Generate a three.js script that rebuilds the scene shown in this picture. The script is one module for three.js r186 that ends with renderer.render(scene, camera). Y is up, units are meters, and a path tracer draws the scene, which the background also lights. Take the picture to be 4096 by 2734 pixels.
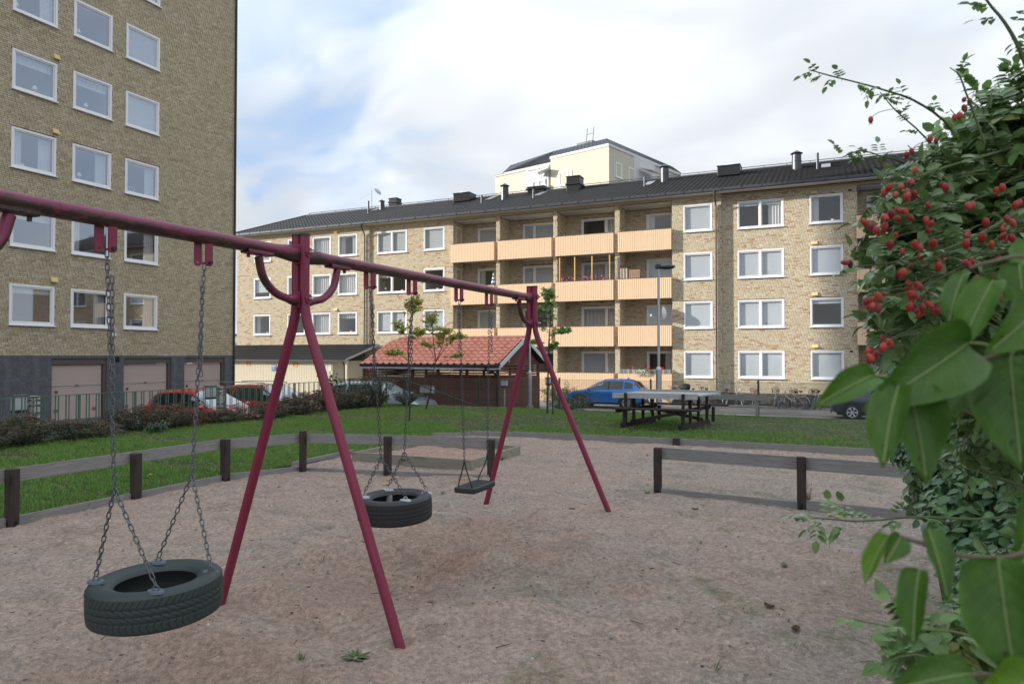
import * as THREE from 'three';
import { mergeGeometries, toCreasedNormals } from 'three/addons/utils/BufferGeometryUtils.js';
import { RoundedBoxGeometry } from 'three/addons/geometries/RoundedBoxGeometry.js';

// ---------------------------------------------------------------- camera, sky, sun, exposure
const scene = new THREE.Scene();
const FOCAL = 2800, PHOTO_W = 4096, PHOTO_H = 2734, EYE = 1.7;
const YAW = Math.atan(1260 / 2800), PITCH = Math.atan(53 / 2800);
const camera = new THREE.PerspectiveCamera(2 * Math.atan(PHOTO_H / 2 / FOCAL) * 180 / Math.PI, PHOTO_W / PHOTO_H, 0.05, 1500);
camera.position.set(0, EYE, 0);
camera.rotation.order = 'YXZ';
camera.rotation.set(PITCH, YAW, 0);
camera.focus = 9;
camera.userData.fStop = 5.6;
camera.updateMatrixWorld(true);

const renderer = new THREE.WebGLRenderer({ antialias: true });
renderer.toneMapping = THREE.LinearToneMapping;
renderer.toneMappingExposure = 1.7;
renderer.shadowMap.enabled = true;
renderer.setSize(1024, 683);

const SUN_DIR = new THREE.Vector3(-3.2, 1.0, 1.25).normalize();
const sun = new THREE.DirectionalLight(new THREE.Color(1.0, 0.93, 0.84), 4.4);
sun.target.position.set(-12, 0, -25);
sun.position.copy(sun.target.position).addScaledVector(SUN_DIR, 120);
sun.castShadow = true;
sun.shadow.radius = 1.6;
sun.shadow.mapSize.set(4096, 4096);
Object.assign(sun.shadow.camera, { left: -60, right: 60, top: 45, bottom: -45, near: 1, far: 260 });
scene.add(sun, sun.target);

// random numbers and noise, all seeded
function rng(seed) { let a = seed >>> 0; return () => { a = (a + 0x6D2B79F5) | 0; let t = Math.imul(a ^ (a >>> 15), 1 | a); t = (t + Math.imul(t ^ (t >>> 7), 61 | t)) ^ t; return ((t ^ (t >>> 14)) >>> 0) / 4294967296; }; }
function hash2(x, y, s) { let h = Math.imul(x, 374761393) ^ Math.imul(y, 668265263) ^ Math.imul(s, 2147483647 ^ 974711); h = Math.imul(h ^ (h >>> 13), 1274126177); return ((h ^ (h >>> 16)) >>> 0) / 4294967296; }
function vnoise(x, y, s = 1, per = 0) {
  const xi = Math.floor(x), yi = Math.floor(y), fx = x - xi, fy = y - yi, u = fx * fx * (3 - 2 * fx), v = fy * fy * (3 - 2 * fy);
  const m = per ? (k) => ((k % per) + per) % per : (k) => k;
  const a = hash2(m(xi), m(yi), s), b = hash2(m(xi + 1), m(yi), s), c = hash2(m(xi), m(yi + 1), s), d = hash2(m(xi + 1), m(yi + 1), s);
  return a + (b - a) * u + (c - a) * v + (a - b - c + d) * u * v;
}
function fbm(x, y, oct = 4, s = 1, per = 0) { let r = 0, a = 0.5, t = 0; for (let i = 0; i < oct; i++) { r += a * vnoise(x, y, s + i * 7, per); t += a; a *= 0.5; x *= 2; y *= 2; per *= 2; } return r / t; }
const clamp = (x, a = 0, b = 1) => Math.min(b, Math.max(a, x));
const sstep = (a, b, x) => { const t = clamp((x - a) / (b - a)); return t * t * (3 - 2 * t); };
const lerp = (a, b, t) => a + (b - a) * t;

// photograph pixel -> direction; a distance always comes from what the thing stands on
function pixelRay(px, py) { return new THREE.Vector3((px - PHOTO_W / 2) / FOCAL, -(py - PHOTO_H / 2) / FOCAL, -1).applyQuaternion(camera.quaternion); }
function atDepth(px, py, depth) { return pixelRay(px, py).multiplyScalar(depth).add(camera.position); }
function onZ(px, py, z) { const d = pixelRay(px, py); return d.multiplyScalar(z / d.z).add(camera.position); }
function onX(px, py, x) { const d = pixelRay(px, py); return d.multiplyScalar(x / d.x).add(camera.position); }
const VIEW = 4096 / 2349;   // measurements were taken on a 2349 pixel wide view of the photograph

const V3raw = (x, y, z) => new THREE.Vector3(x, y, z).normalize();
// sky: thin bright cloud with torn blue gaps, the same kind of sky all round
{
  const W = 1536, H = 768, data = new Float32Array(W * H * 4);
  const gap = pixelRay(800 * VIEW, 200 * VIEW).normalize(), gap2 = pixelRay(620 * VIEW, 420 * VIEW).normalize(), puff = pixelRay(545 * VIEW, 480 * VIEW).normalize(), puff2 = pixelRay(690 * VIEW, 455 * VIEW).normalize();
  const thick = pixelRay(1250 * VIEW, 150 * VIEW).normalize(), thick2 = pixelRay(640 * VIEW, 60 * VIEW).normalize();
  const gap3 = V3raw(0.80, 0.26, -0.53);   // the blue that the windows of the tall block mirror
  const veil = pixelRay(1800 * VIEW, 120 * VIEW).normalize();
  const near = (d, c, sx) => Math.exp(-(1 - d.dot(c)) / (1 - Math.cos(sx)));
  const d = new THREE.Vector3();
  for (let j = 0; j < H; j++) for (let i = 0; i < W; i++) {
    const el = ((j + 0.5) / H - 0.5) * Math.PI, az = ((i + 0.5) / W - 0.5) * 2 * Math.PI;
    d.set(Math.cos(el) * Math.cos(az), Math.sin(el), Math.cos(el) * Math.sin(az));
    const up = Math.max(d.y, 0), k = 1.6 / (up + 0.28), x = d.x * k, z = d.z * k;
    const wx = fbm(x * 1.1 + 4, z * 1.1 + 9, 3, 51) - 0.5, wz = fbm(x * 1.1 + 14, z * 1.1 + 2, 3, 57) - 0.5;
    const n = fbm(x * 0.9 + wx * 1.6 + 20, z * 1.5 + wz * 1.6 + 20, 5, 11);
    const fine = fbm(x * 4 + wx * 5 + 7, z * 6 + wz * 5 + 3, 4, 23);
    let open = sstep(0.40, 0.80, n + (fine - 0.5) * 0.16 + 0.02);
    const g = Math.max(near(d, gap, 0.17), 0.75 * near(d, gap2, 0.10));
    open = clamp(open * 0.62 + g * (0.80 - 0.75 * sstep(0.36, 0.72, fine)) - 0.7 * near(d, thick, 0.2) - 0.55 * near(d, thick2, 0.09) - 0.45 * near(d, veil, 0.3));
    open = Math.max(open, 0.95 * near(d, gap3, 0.28) * (1.1 - 0.5 * fine));
    open *= 1 - 0.95 * near(d, puff, 0.055) * sstep(0.35, 0.6, fine + 0.12) - 0.7 * near(d, puff2, 0.03);
    const low = Math.pow(1 - up, 6);
    const blue = [lerp(0.21, 0.40, low), lerp(0.335, 0.47, low), lerp(0.54, 0.57, low)];
    const lump = fbm(x * 1.7 + 3 + wx, z * 2.2 + 8 + wz, 4, 77), b = lerp(0.48, 0.61, sstep(0.3, 0.72, lump)) * (0.86 + 0.62 * up) * (1 + 0.10 * near(d, thick, 0.25)) * (1 + 0.9 * near(d, SUN_DIR, 0.5));   // a veil of cloud brightens towards the zenith and round the sun
    const cloud = [b * 0.915, b * 0.965, b * 1.02];
    const o = (j * W + i) * 4;
    for (let c = 0; c < 3; c++) data[o + c] = lerp(cloud[c], blue[c], open * 0.88);
    data[o + 3] = 1;
  }
  const sky = new THREE.DataTexture(data, W, H, THREE.RGBAFormat, THREE.FloatType);
  sky.mapping = THREE.EquirectangularReflectionMapping;
  sky.magFilter = THREE.LinearFilter; sky.minFilter = THREE.LinearFilter;
  sky.needsUpdate = true;
  scene.background = sky;
  scene.environment = sky;
}

// ---------------------------------------------------------------- helpers
const taken = {};
function numbered(name) { const n = taken[name] = (taken[name] ?? -1) + 1; return n ? `${name}_${String(n).padStart(3, '0')}` : name; }
function tag(o, label, category, group) { o.userData.label = label; o.userData.category = category; if (group) o.userData.group = group; return o; }
function thing(name, label, category, pos = [0, 0, 0], turn = 0, group) {
  const o = new THREE.Group(); o.name = numbered(name); o.position.set(...pos); o.rotation.y = turn; scene.add(o); return tag(o, label, category, group);
}
function part(name, geo, mat, parent) {
  const m = new THREE.Mesh(Array.isArray(geo) ? merge(geo) : geo, mat); m.name = name; m.castShadow = m.receiveShadow = true; parent.add(m); return m;
}
function solo(name, label, category, geo, mat, group) { const m = part(numbered(name), geo, mat, scene); return tag(m, label, category, group); }
function structure(name, geo, mat) { const m = part(name, geo, mat, scene); m.userData.kind = 'structure'; return m; }
function sub(name, parent, pos, turn = 0) { const g = new THREE.Group(); g.name = name; if (pos) g.position.set(...pos); g.rotation.y = turn; parent.add(g); return g; }
function copyOf(o, label, pos, turn) { const c = o.clone(); c.name = numbered(o.name.replace(/_\d{3}$/, '')); c.userData = { ...o.userData }; if (label) c.userData.label = label; if (pos) c.position.set(...pos); if (turn !== undefined) c.rotation.y = turn; scene.add(c); return c; }
function merge(list) {
  const color = list.some((g) => g.attributes.color);
  const l = list.map((g) => {
    let h = g.index ? g.toNonIndexed() : g;
    for (const k of Object.keys(h.attributes)) if (!['position', 'normal', 'uv', 'color'].includes(k)) h.deleteAttribute(k);
    if (!h.attributes.uv) h.setAttribute('uv', new THREE.BufferAttribute(new Float32Array(h.attributes.position.count * 2), 2));
    if (!h.attributes.normal) h.computeVertexNormals();
    if (color && !h.attributes.color) h.setAttribute('color', new THREE.BufferAttribute(new Float32Array(h.attributes.position.count * 3).fill(1), 3));
    return h;
  });
  return l.length === 1 ? l[0] : mergeGeometries(l);
}
// a box with uv in metres (u along its longest side), given by its centre
function box(w, h, d, x = 0, y = 0, z = 0, r = 0) {
  const small = Math.min(w, h, d);
  const g = r ? new RoundedBoxGeometry(w, h, d, 1, Math.min(r, small * 0.49)) : new THREE.BoxGeometry(w, h, d);
  const p = g.attributes.position, n = g.attributes.normal, uv = new Float32Array(p.count * 2);
  for (let i = 0; i < p.count; i++) {
    const ax = Math.abs(n.getX(i)), ay = Math.abs(n.getY(i)), az = Math.abs(n.getZ(i));
    let a, b;
    if (ax >= ay && ax >= az) { a = p.getZ(i); b = p.getY(i); if (h > d) [a, b] = [b, a]; }
    else if (ay >= az) { a = p.getX(i); b = p.getZ(i); if (d > w) [a, b] = [b, a]; }
    else { a = p.getX(i); b = p.getY(i); if (h > w) [a, b] = [b, a]; }
    uv[2 * i] = a + x * 0.37 + z * 0.71; uv[2 * i + 1] = b + y * 0.53 + z * 0.29 + x * 0.17;
  }
  g.setAttribute('uv', new THREE.BufferAttribute(uv, 2));
  return g.translate(x, y, z);
}
const V3 = (x, y, z) => new THREE.Vector3(x, y, z);
const vec = (p) => Array.isArray(p) ? V3(...p) : p;
const _q = new THREE.Quaternion(), _m = new THREE.Matrix4();
function rod(a, b, r, seg = 8, r2 = r) {
  a = vec(a); b = vec(b); const d = b.clone().sub(a), L = d.length();
  const g = new THREE.CylinderGeometry(r2, r, L, seg, 1);
  const uv = g.attributes.uv; for (let i = 0; i < uv.count; i++) uv.setXY(i, uv.getY(i) * L, uv.getX(i));
  g.applyQuaternion(new THREE.Quaternion().setFromUnitVectors(V3(0, 1, 0), d.normalize()));
  const c = a.clone().add(b).multiplyScalar(0.5); return g.translate(c.x, c.y, c.z);
}
// a square bar between two points; up gives the side of its height
function bar(a, b, w, h, up = V3(0, 1, 0)) {
  a = vec(a); b = vec(b); const d = b.clone().sub(a), L = d.length(); d.normalize();
  const s = new THREE.Vector3().crossVectors(up, d).normalize(), u = new THREE.Vector3().crossVectors(d, s);
  const g = box(L, h, w); g.applyMatrix4(new THREE.Matrix4().makeBasis(d, u, s.negate()));
  const c = a.clone().add(b).multiplyScalar(0.5); return g.translate(c.x, c.y, c.z);
}
function tube(points, r, seg = 24, rad = 10, closed = false, tension = 0.5) { return new THREE.TubeGeometry(new THREE.CatmullRomCurve3(points.map(vec), closed, 'catmullrom', tension), seg, r, rad, closed); }
function quad(a, b, c, d) {
  const g = new THREE.BufferGeometry(), p = [a, b, c, a, c, d].map(vec);
  g.setAttribute('position', new THREE.BufferAttribute(new Float32Array(p.flatMap((v) => [v.x, v.y, v.z])), 3));
  g.setAttribute('uv', new THREE.BufferAttribute(new Float32Array([0, 0, 1, 0, 1, 1, 0, 0, 1, 1, 0, 1]), 2));
  g.computeVertexNormals(); return g;
}
function instanced(name, geo, mat, list, parent, colors) {
  const m = new THREE.InstancedMesh(geo, mat, list.length); m.name = name; m.userData.kind = 'stuff'; m.castShadow = m.receiveShadow = true;
  list.forEach((x, i) => m.setMatrixAt(i, x)); if (colors) colors.forEach((c, i) => m.setColorAt(i, c)); parent.add(m); return m;
}
// textures
function tex(w, h, fn, { srgb = true, repeat = [1, 1] } = {}) {
  const data = new Uint8Array(w * h * 4);
  for (let j = 0; j < h; j++) for (let i = 0; i < w; i++) { const c = fn(i / w, j / h, i, j), o = (j * w + i) * 4; for (let k = 0; k < 3; k++) data[o + k] = clamp(Math.round(255 * (Array.isArray(c) ? c[k] : c)), 0, 255); data[o + 3] = 255; }
  const t = new THREE.DataTexture(data, w, h, THREE.RGBAFormat); t.wrapS = t.wrapT = THREE.RepeatWrapping; t.magFilter = THREE.LinearFilter; t.minFilter = THREE.LinearMipmapLinearFilter; t.generateMipmaps = true;
  if (srgb) t.colorSpace = THREE.SRGBColorSpace; t.repeat.set(...repeat); t.needsUpdate = true; return t;
}
const lin = (r, g, b) => new THREE.Color().setRGB(r, g, b);
const std = (c, roughness = 0.8, o = {}) => new THREE.MeshStandardMaterial({ color: Array.isArray(c) ? lin(...c) : c, roughness, ...o });
const phys = (c, roughness, o = {}) => new THREE.MeshPhysicalMaterial({ color: Array.isArray(c) ? lin(...c) : c, roughness, ...o });
function again(t, u, v) { const c = t.clone(); c.repeat.set(u, v); c.needsUpdate = true; return c; }
// ---------------------------------------------------------------- shared textures and materials
const T = {};
T.sand = tex(1024, 1024, (u, v, i, j) => {
  const a = fbm(u * 8, v * 8, 4, 3, 8), b = fbm(u * 60, v * 60, 2, 5, 60), s = hash2(i, j, 9), s2 = hash2(i >> 1, j >> 1, 19), s3 = hash2(i >> 2, j >> 2, 29);
  let k = 0.57 + (a - 0.5) * 0.10 + (b - 0.5) * 0.20 + (s - 0.5) * 0.26;
  let r = k * 1.10, g = k * 0.968, bl = k * 0.878;
  if (s2 > 0.955) { const t = 0.19 * (0.4 + s); r += t; g += t; bl += t * 1.04; }
  if (s2 < 0.07) { r -= 0.15; g -= 0.145; bl -= 0.14; }
  if (s3 > 0.988) { r += 0.14; g += 0.09; bl += 0.06; }
  return [r, g, bl];
}, { repeat: [1 / 1.7, 1 / 1.7] });
T.sandBump = tex(1024, 1024, (u, v, i, j) => 0.35 * fbm(u * 40, v * 40, 3, 15, 40) + 0.35 * hash2(i >> 1, j >> 1, 19) + 0.3 * hash2(i, j, 9), { srgb: false, repeat: [1 / 1.7, 1 / 1.7] });
T.wood = tex(512, 512, (u, v, i, j) => {
  const warp = fbm(u * 3, v * 5, 3, 41, 0) * 0.10, y = v + warp * (0.4 + 0.6 * fbm(u * 2, v * 2, 2, 47));
  const g = fbm(u * 6, y * 90, 3, 43), s = fbm(u * 24, v * 256, 2, 53);
  let k = 0.68 + (g - 0.5) * 0.20 + (s - 0.5) * 0.16;
  for (const [ku, kv, kr] of [[0.17, 0.31, 0.03], [0.62, 0.72, 0.04], [0.83, 0.2, 0.025], [0.4, 0.55, 0.02]]) { const e = Math.hypot((u - ku) * 0.55, (v - kv) * 0.55) / kr; if (e < 1) k *= 0.42 + 0.5 * e * e; else if (e < 1.7) k *= 0.92 + 0.08 * Math.sin(e * 22); }
  return k;
}, { repeat: [1 / 1.3, 1 / 0.55] });
T.plaster = tex(512, 512, (u, v, i, j) => 0.72 + (fbm(u * 90, v * 90, 2, 61, 90) - 0.5) * 0.5 + (fbm(u * 6, v * 6, 3, 67, 6) - 0.5) * 0.22, { repeat: [0.5, 0.5] });
T.asphalt = tex(512, 512, (u, v, i, j) => 0.7 + (hash2(i, j, 71) - 0.5) * 0.34 + (fbm(u * 5, v * 5, 4, 73, 5) - 0.5) * 0.4, { repeat: [0.25, 0.25] });
T.lawn = tex(512, 512, (u, v, i, j) => {
  const a = fbm(u * 7, v * 7, 4, 81, 7), b = fbm(u * 60, v * 60, 3, 83, 60), d = sstep(0.56, 0.74, a * 0.7 + b * 0.3);
  const k = 0.72 + (b - 0.5) * 0.7;
  return [lerp(0.24, 0.46, d) * k, lerp(0.36, 0.42, d) * k, lerp(0.11, 0.24, d) * k];
}, { repeat: [0.35, 0.35] });
T.brick = tex(128, 64, (u, v, i, j) => 0.86 + (fbm(u * 14, v * 7, 3, 91) - 0.5) * 0.34 + (hash2(i, j, 93) - 0.5) * 0.16);
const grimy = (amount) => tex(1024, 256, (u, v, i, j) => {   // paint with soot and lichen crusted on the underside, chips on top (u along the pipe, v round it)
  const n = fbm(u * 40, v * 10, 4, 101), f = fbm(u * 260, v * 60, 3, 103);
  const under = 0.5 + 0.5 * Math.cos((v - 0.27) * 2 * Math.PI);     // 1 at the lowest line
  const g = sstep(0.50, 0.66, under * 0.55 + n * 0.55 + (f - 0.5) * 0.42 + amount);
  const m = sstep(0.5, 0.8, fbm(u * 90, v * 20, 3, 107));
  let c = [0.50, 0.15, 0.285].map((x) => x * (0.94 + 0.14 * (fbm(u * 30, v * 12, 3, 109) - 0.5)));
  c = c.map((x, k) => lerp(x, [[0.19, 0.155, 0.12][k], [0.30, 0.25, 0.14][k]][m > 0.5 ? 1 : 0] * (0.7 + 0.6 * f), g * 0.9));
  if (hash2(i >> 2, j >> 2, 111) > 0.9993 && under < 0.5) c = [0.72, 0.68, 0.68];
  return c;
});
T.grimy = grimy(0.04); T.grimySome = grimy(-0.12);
T.paint = tex(256, 256, (u, v) => { const n = fbm(u * 10, v * 10, 4, 121, 10); return hash2(Math.floor(u * 40), Math.floor(v * 9), 127) > 0.985 && fbm(u * 60, v * 30, 3, 129) > 0.56 ? [0.2, 0.14, 0.15] : [0.505 + (n - 0.5) * 0.12, 0.155 + (n - 0.5) * 0.05, 0.265 + (n - 0.5) * 0.06]; }, { repeat: [1.2, 1] });
T.stain = tex(512, 512, (u, v) => 0.86 + (fbm(u * 30, v * 3, 3, 131) - 0.5) * 0.22 + (fbm(u * 120, v * 40, 2, 133) - 0.5) * 0.08, { repeat: [0.25, 0.12] });

const M = {};
M.sand = std([1, 1, 1], 0.96, { map: T.sand, bumpMap: T.sandBump, bumpScale: 0.010, vertexColors: true });
M.lawn = std([0.95, 0.95, 0.80], 0.95, { map: T.lawn });
M.asphalt = std([0.155, 0.155, 0.16], 0.92, { map: T.asphalt });
M.street = std([0.52, 0.50, 0.48], 0.9, { map: T.asphalt });
M.earth = std([0.13, 0.11, 0.09], 0.98, { map: again(T.plaster, 0.6, 0.6) });
M.greyWood = std([0.56, 0.53, 0.515], 0.85, { map: T.wood, bumpMap: T.wood, bumpScale: 0.004 });
M.greenWood = std([0.60, 0.57, 0.46], 0.88, { map: T.wood, bumpMap: T.wood, bumpScale: 0.004 });
M.darkWood = std([0.105, 0.075, 0.062], 0.85, { map: T.wood, bumpMap: T.wood, bumpScale: 0.004 });
M.paleWood = std([1.0, 1.0, 1.0], 0.8, { map: T.wood, bumpMap: T.wood, bumpScale: 0.003 });
M.brownWood = std([0.075, 0.052, 0.045], 0.8, { map: T.wood, bumpMap: T.wood, bumpScale: 0.003 });
M.galv = std([0.46, 0.48, 0.50], 0.42, { metalness: 0.75 });
M.chain = std([0.17, 0.18, 0.195], 0.5, { metalness: 0.8 });
M.chainWorn = std([0.11, 0.115, 0.13], 0.5, { metalness: 0.75 });
M.darkMetal = std([0.03, 0.03, 0.034], 0.5, { metalness: 0.3 });
M.greenMetal = std([0.012, 0.07, 0.045], 0.55);
M.railGreen = std([0.075, 0.14, 0.105], 0.6);
M.white = std([0.78, 0.78, 0.79], 0.5);
M.frameWhite = std([0.80, 0.80, 0.81], 0.42);
M.black = std([0.012, 0.012, 0.013], 0.7);
M.rubber = std([0.022, 0.026, 0.027], 0.62);
M.blackPlastic = std([0.02, 0.02, 0.022], 0.5);

// ---------------------------------------------------------------- ground, street, lawn, sand
const STREET = -1.1, DRIVE = -0.77;
const lowY = (x, z) => lerp(DRIVE, STREET, sstep(-21, -31, z));
{
  // one asphalt sheet to the horizon, finer near the houses
  const xs = [-500, -260, -140, -90, -60, -50, -42, -36, -30, -26, -22, -18, -14, -10, -6, -2, 2, 6, 12, 20, 40, 90, 200, 500];
  const zs = [500, 200, 90, 40, 20, 8, 0, -8, -14, -18, -21, -22, -23, -24, -25, -26, -27, -28, -29, -30, -31, -33, -36, -40, -46, -60, -90, -160, -300, -700];
  const pos = [], uv = [], idx = [];
  zs.forEach((z) => xs.forEach((x) => { pos.push(x, lowY(x, z), z); uv.push(x, z); }));
  for (let j = 0; j < zs.length - 1; j++) for (let i = 0; i < xs.length - 1; i++) { const a = j * xs.length + i, b = a + 1, c = a + xs.length, d = c + 1; idx.push(a, b, c, b, d, c); }
  const g = new THREE.BufferGeometry(); g.setAttribute('position', new THREE.BufferAttribute(new Float32Array(pos), 3)); g.setAttribute('uv', new THREE.BufferAttribute(new Float32Array(uv), 2)); g.setIndex(idx); g.computeVertexNormals();
  structure('ground', g, M.asphalt);
  // the pale street before the long house
  const st = new THREE.PlaneGeometry(70, 14.2, 1, 1).rotateX(-Math.PI / 2).translate(-6, STREET + 0.006, -33.7);
  const sp = st.attributes.position, su = st.attributes.uv; for (let i = 0; i < sp.count; i++) su.setXY(i, sp.getX(i), sp.getZ(i));
  structure('street', st, M.street);
}
// sand area outline (world x, z), following the edging boards
const SAND = [[-7.52, 4], [-7.5, -8.2], [-7.38, -8.5], [-7.45, -9.9], [-7.5, -12.6], [-6.83, -13.12], [-5.98, -13.36], [-2.66, -13.5], [0.81, -13.4], [3.4, -13.3], [3.4, 4]];
const YARD = [[-14.15, 6], [-14.15, -20.5], [9, -20.5], [9, 6]];
function inside(poly, x, z) { let c = false; for (let i = 0, j = poly.length - 1; i < poly.length; j = i++) { const [xi, zi] = poly[i], [xj, zj] = poly[j]; if ((zi > z) !== (zj > z) && x < (xj - xi) * (z - zi) / (zj - zi) + xi) c = !c; } return c; }
{
  const shape = (p) => new THREE.Shape(p.map(([x, z]) => new THREE.Vector2(x, -z)));
  const bank = new THREE.ExtrudeGeometry(shape([[-14.5, 6], [-14.5, -21.1], [9, -21.1], [9, 6]]), { depth: 1.5, bevelEnabled: false }).rotateX(-Math.PI / 2).translate(0, -1.72, 0);
  structure('earth_bank', bank, M.earth);
  const s = shape(YARD); s.holes.push(new THREE.Path(SAND.map(([x, z]) => new THREE.Vector2(x, -z))));
  structure('lawn', new THREE.ShapeGeometry(s).rotateX(-Math.PI / 2).translate(0, 0.02, 0), M.lawn);
}
const dents = [];
{ const r = rng(5); for (let i = 0; i < 2600; i++) dents.push([lerp(-7.5, 3, r()), lerp(2, -13.4, r()), lerp(0.035, 0.13, r() * r()), lerp(0.5, 1.4, r()), lerp(0.008, 0.045, r() * r())]); 
  // hollows scuffed under the swings
  dents.push([-3.1, -2.45, 0.6, 1.6, 0.08], [-3.03, -4.55, 0.65, 1.4, 0.09], [-2.98, -5.85, 0.6, 1.5, 0.09], [-2.0, -5.2, 0.6, 1.2, 0.04], [-4.2, -4.3, 0.5, 1.3, 0.035]); }
const dentGrid = {};
dents.forEach((d) => { const R = d[2] * Math.max(1, d[3]) * 2.2; for (let a = Math.floor(d[0] - R); a <= Math.floor(d[0] + R); a++) for (let b = Math.floor(d[1] - R); b <= Math.floor(d[1] + R); b++) (dentGrid[a + '_' + b] ??= []).push(d); });
function sandY(x, z) {
  let y = (fbm(x * 0.7 + 30, z * 0.7 + 30, 3, 201) - 0.5) * 0.06 + (fbm(x * 4 + 9, z * 4 + 9, 3, 205) - 0.5) * 0.035 + (fbm(x * 13 + 9, z * 13 + 9, 2, 207) - 0.5) * 0.018;
  for (const [dx, dz, r, e, h] of dentGrid[Math.floor(x) + '_' + Math.floor(z)] ?? []) { const q = ((x - dx) * (x - dx) / (e * e) + (z - dz) * (z - dz)) / (r * r); if (q < 5) y += h * (-Math.exp(-q * 1.6) + 0.55 * Math.exp(-(q - 1.3) * (q - 1.3) * 2)); }
  return y - 0.004;
}
{
  const x0 = -7.62, x1 = 3.5, z0 = 3, z1 = -13.6, xsN = [], zsN = [];
  for (let x = x0; x <= x1; x += 0.045) xsN.push(x);
  for (let z = z0; z >= z1; z -= (z < -1 && z > -9 ? 0.04 : 0.07)) zsN.push(z);
  const n = xsN.length, pos = new Float32Array(n * zsN.length * 3), uv = new Float32Array(n * zsN.length * 2), col = new Float32Array(pos.length), idx = [];
  zsN.forEach((z, j) => xsN.forEach((x, i) => {
    const o = j * n + i; pos.set([x, sandY(x, z), z], o * 3);
    const k = 1.13 * (x * 0.94 + z * 0.342), l = 1.13 * (-x * 0.342 + z * 0.94);
    uv.set([k, l], o * 2);
    // patches of mixed matter: fine reddish sand, coarse grey grit, thin green algae to the right
    const p = fbm(x * 0.55 + 50, z * 0.55 + 50, 4, 221), q = fbm(x * 2.2 + 5, z * 2.2 + 5, 4, 223), fine = fbm(x * 9, z * 9, 3, 227);
    const grit = sstep(0.44, 0.62, p + 0.05 * (x + 2.2) + (q - 0.5) * 0.5), alga = sstep(0.56, 0.72, q * 0.6 + fine * 0.4 + 0.035 * (x + 1.2)) * sstep(-3.4, -0.6, x), damp = sstep(0.60, 0.72, q) * sstep(0.42, 0.60, fine);
    const c = [1, 1, 1]; const mix = (t, k2) => { for (let m = 0; m < 3; m++) c[m] = lerp(c[m], c[m] * t[m], k2); };
    mix([0.90, 0.99, 1.04], grit * 0.9); mix([0.72, 0.88, 0.66], alga * 0.65); mix([0.70, 0.68, 0.64], damp * 0.6);
    for (const [hx, hz, hr] of [[-3.1, -2.45, 0.8], [-3.03, -4.55, 0.85], [-2.98, -5.85, 0.8], [-2.0, -5.2, 0.7]]) mix([0.88, 0.80, 0.75], 0.6 * sstep(1.25, 0.55, Math.hypot((x - hx) / 1.5, z - hz) / hr + (q - 0.5) * 1.3 + (fine - 0.5) * 0.6));   // fresh reddish sand scuffed up by feet
    col.set(c, o * 3);
  }));
  for (let j = 0; j < zsN.length - 1; j++) for (let i = 0; i < n - 1; i++) { const a = j * n + i, b = a + 1, c = a + n, d = c + 1; idx.push(a, b, c, b, d, c); }
  const g = new THREE.BufferGeometry(); g.setAttribute('position', new THREE.BufferAttribute(pos, 3)); g.setAttribute('uv', new THREE.BufferAttribute(uv, 2)); g.setAttribute('color', new THREE.BufferAttribute(col, 3)); g.setIndex(idx); g.computeVertexNormals();
  structure('sand_ground', g, M.sand);
  // loose pebbles
  const r = rng(77), list = [], cols = [], m = new THREE.Matrix4(), q = new THREE.Quaternion(), e = new THREE.Euler();
  for (let i = 0; i < 15000; i++) {
    const z = lerp(0.5, -13.2, Math.pow(r(), 1.3)), x = lerp(-7.3, 2, r()); if (!inside(SAND, x, z)) continue;
    const s = lerp(0.0025, 0.0065, r()) * (r() > 0.97 ? 2.2 : 1); e.set(r() * 6, r() * 6, r() * 6); q.setFromEuler(e);
    list.push(m.clone().compose(V3(x, sandY(x, z) + s * 0.35, z), q, V3(s * lerp(0.8, 1.5, r()), s * 0.8, s)));
    const t = r(), k = lerp(0.16, 0.55, r()); cols.push(t < 0.3 ? lin(k, k * 0.72, k * 0.6) : lin(k, k * 0.97, k * 0.95));
  }
  const p = instanced('pebbles', new THREE.IcosahedronGeometry(1, 0), std([1, 1, 1], 0.9), list, scene, cols);
  tag(p, 'loose pale pebbles scattered over the sand', 'pebbles');
}
// dark crumbs on the sand, their colour stands in for the shade of dents
{
  const r = rng(78), list = [], cols = [], q = new THREE.Quaternion(), e = new THREE.Euler();
  for (let i = 0; i < 2600; i++) {
    const z = lerp(0, -13.2, Math.pow(r(), 1.1)), x = lerp(-7.3, 2, r()); if (!inside(SAND, x, z) || fbm(x * 1.1 + 4, z * 1.1 + 4, 3, 233) + 0.25 * r() < 0.56) continue;
    const s = lerp(0.004, 0.011, r() * r()) * (r() > 0.97 ? 2 : 1); e.set(r() * 6, r() * 6, r() * 6); q.setFromEuler(e);
    list.push(new THREE.Matrix4().compose(V3(x, sandY(x, z) + s * 0.1, z), new THREE.Quaternion().setFromAxisAngle(V3(0, 1, 0), r() * 6.3), V3(s * lerp(1, 2.6, r()), s * 0.5, s)));
    const k = lerp(0.05, 0.16, r()); cols.push(lin(k, k * 0.8, k * 0.66));
  }
  tag(instanced('dent_shade_crumbs', new THREE.IcosahedronGeometry(1, 1), std([1, 1, 1], 0.95), list, scene, cols), 'dark crumbs on the sand that paint in the shade of small dents', 'earth');
}
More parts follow.
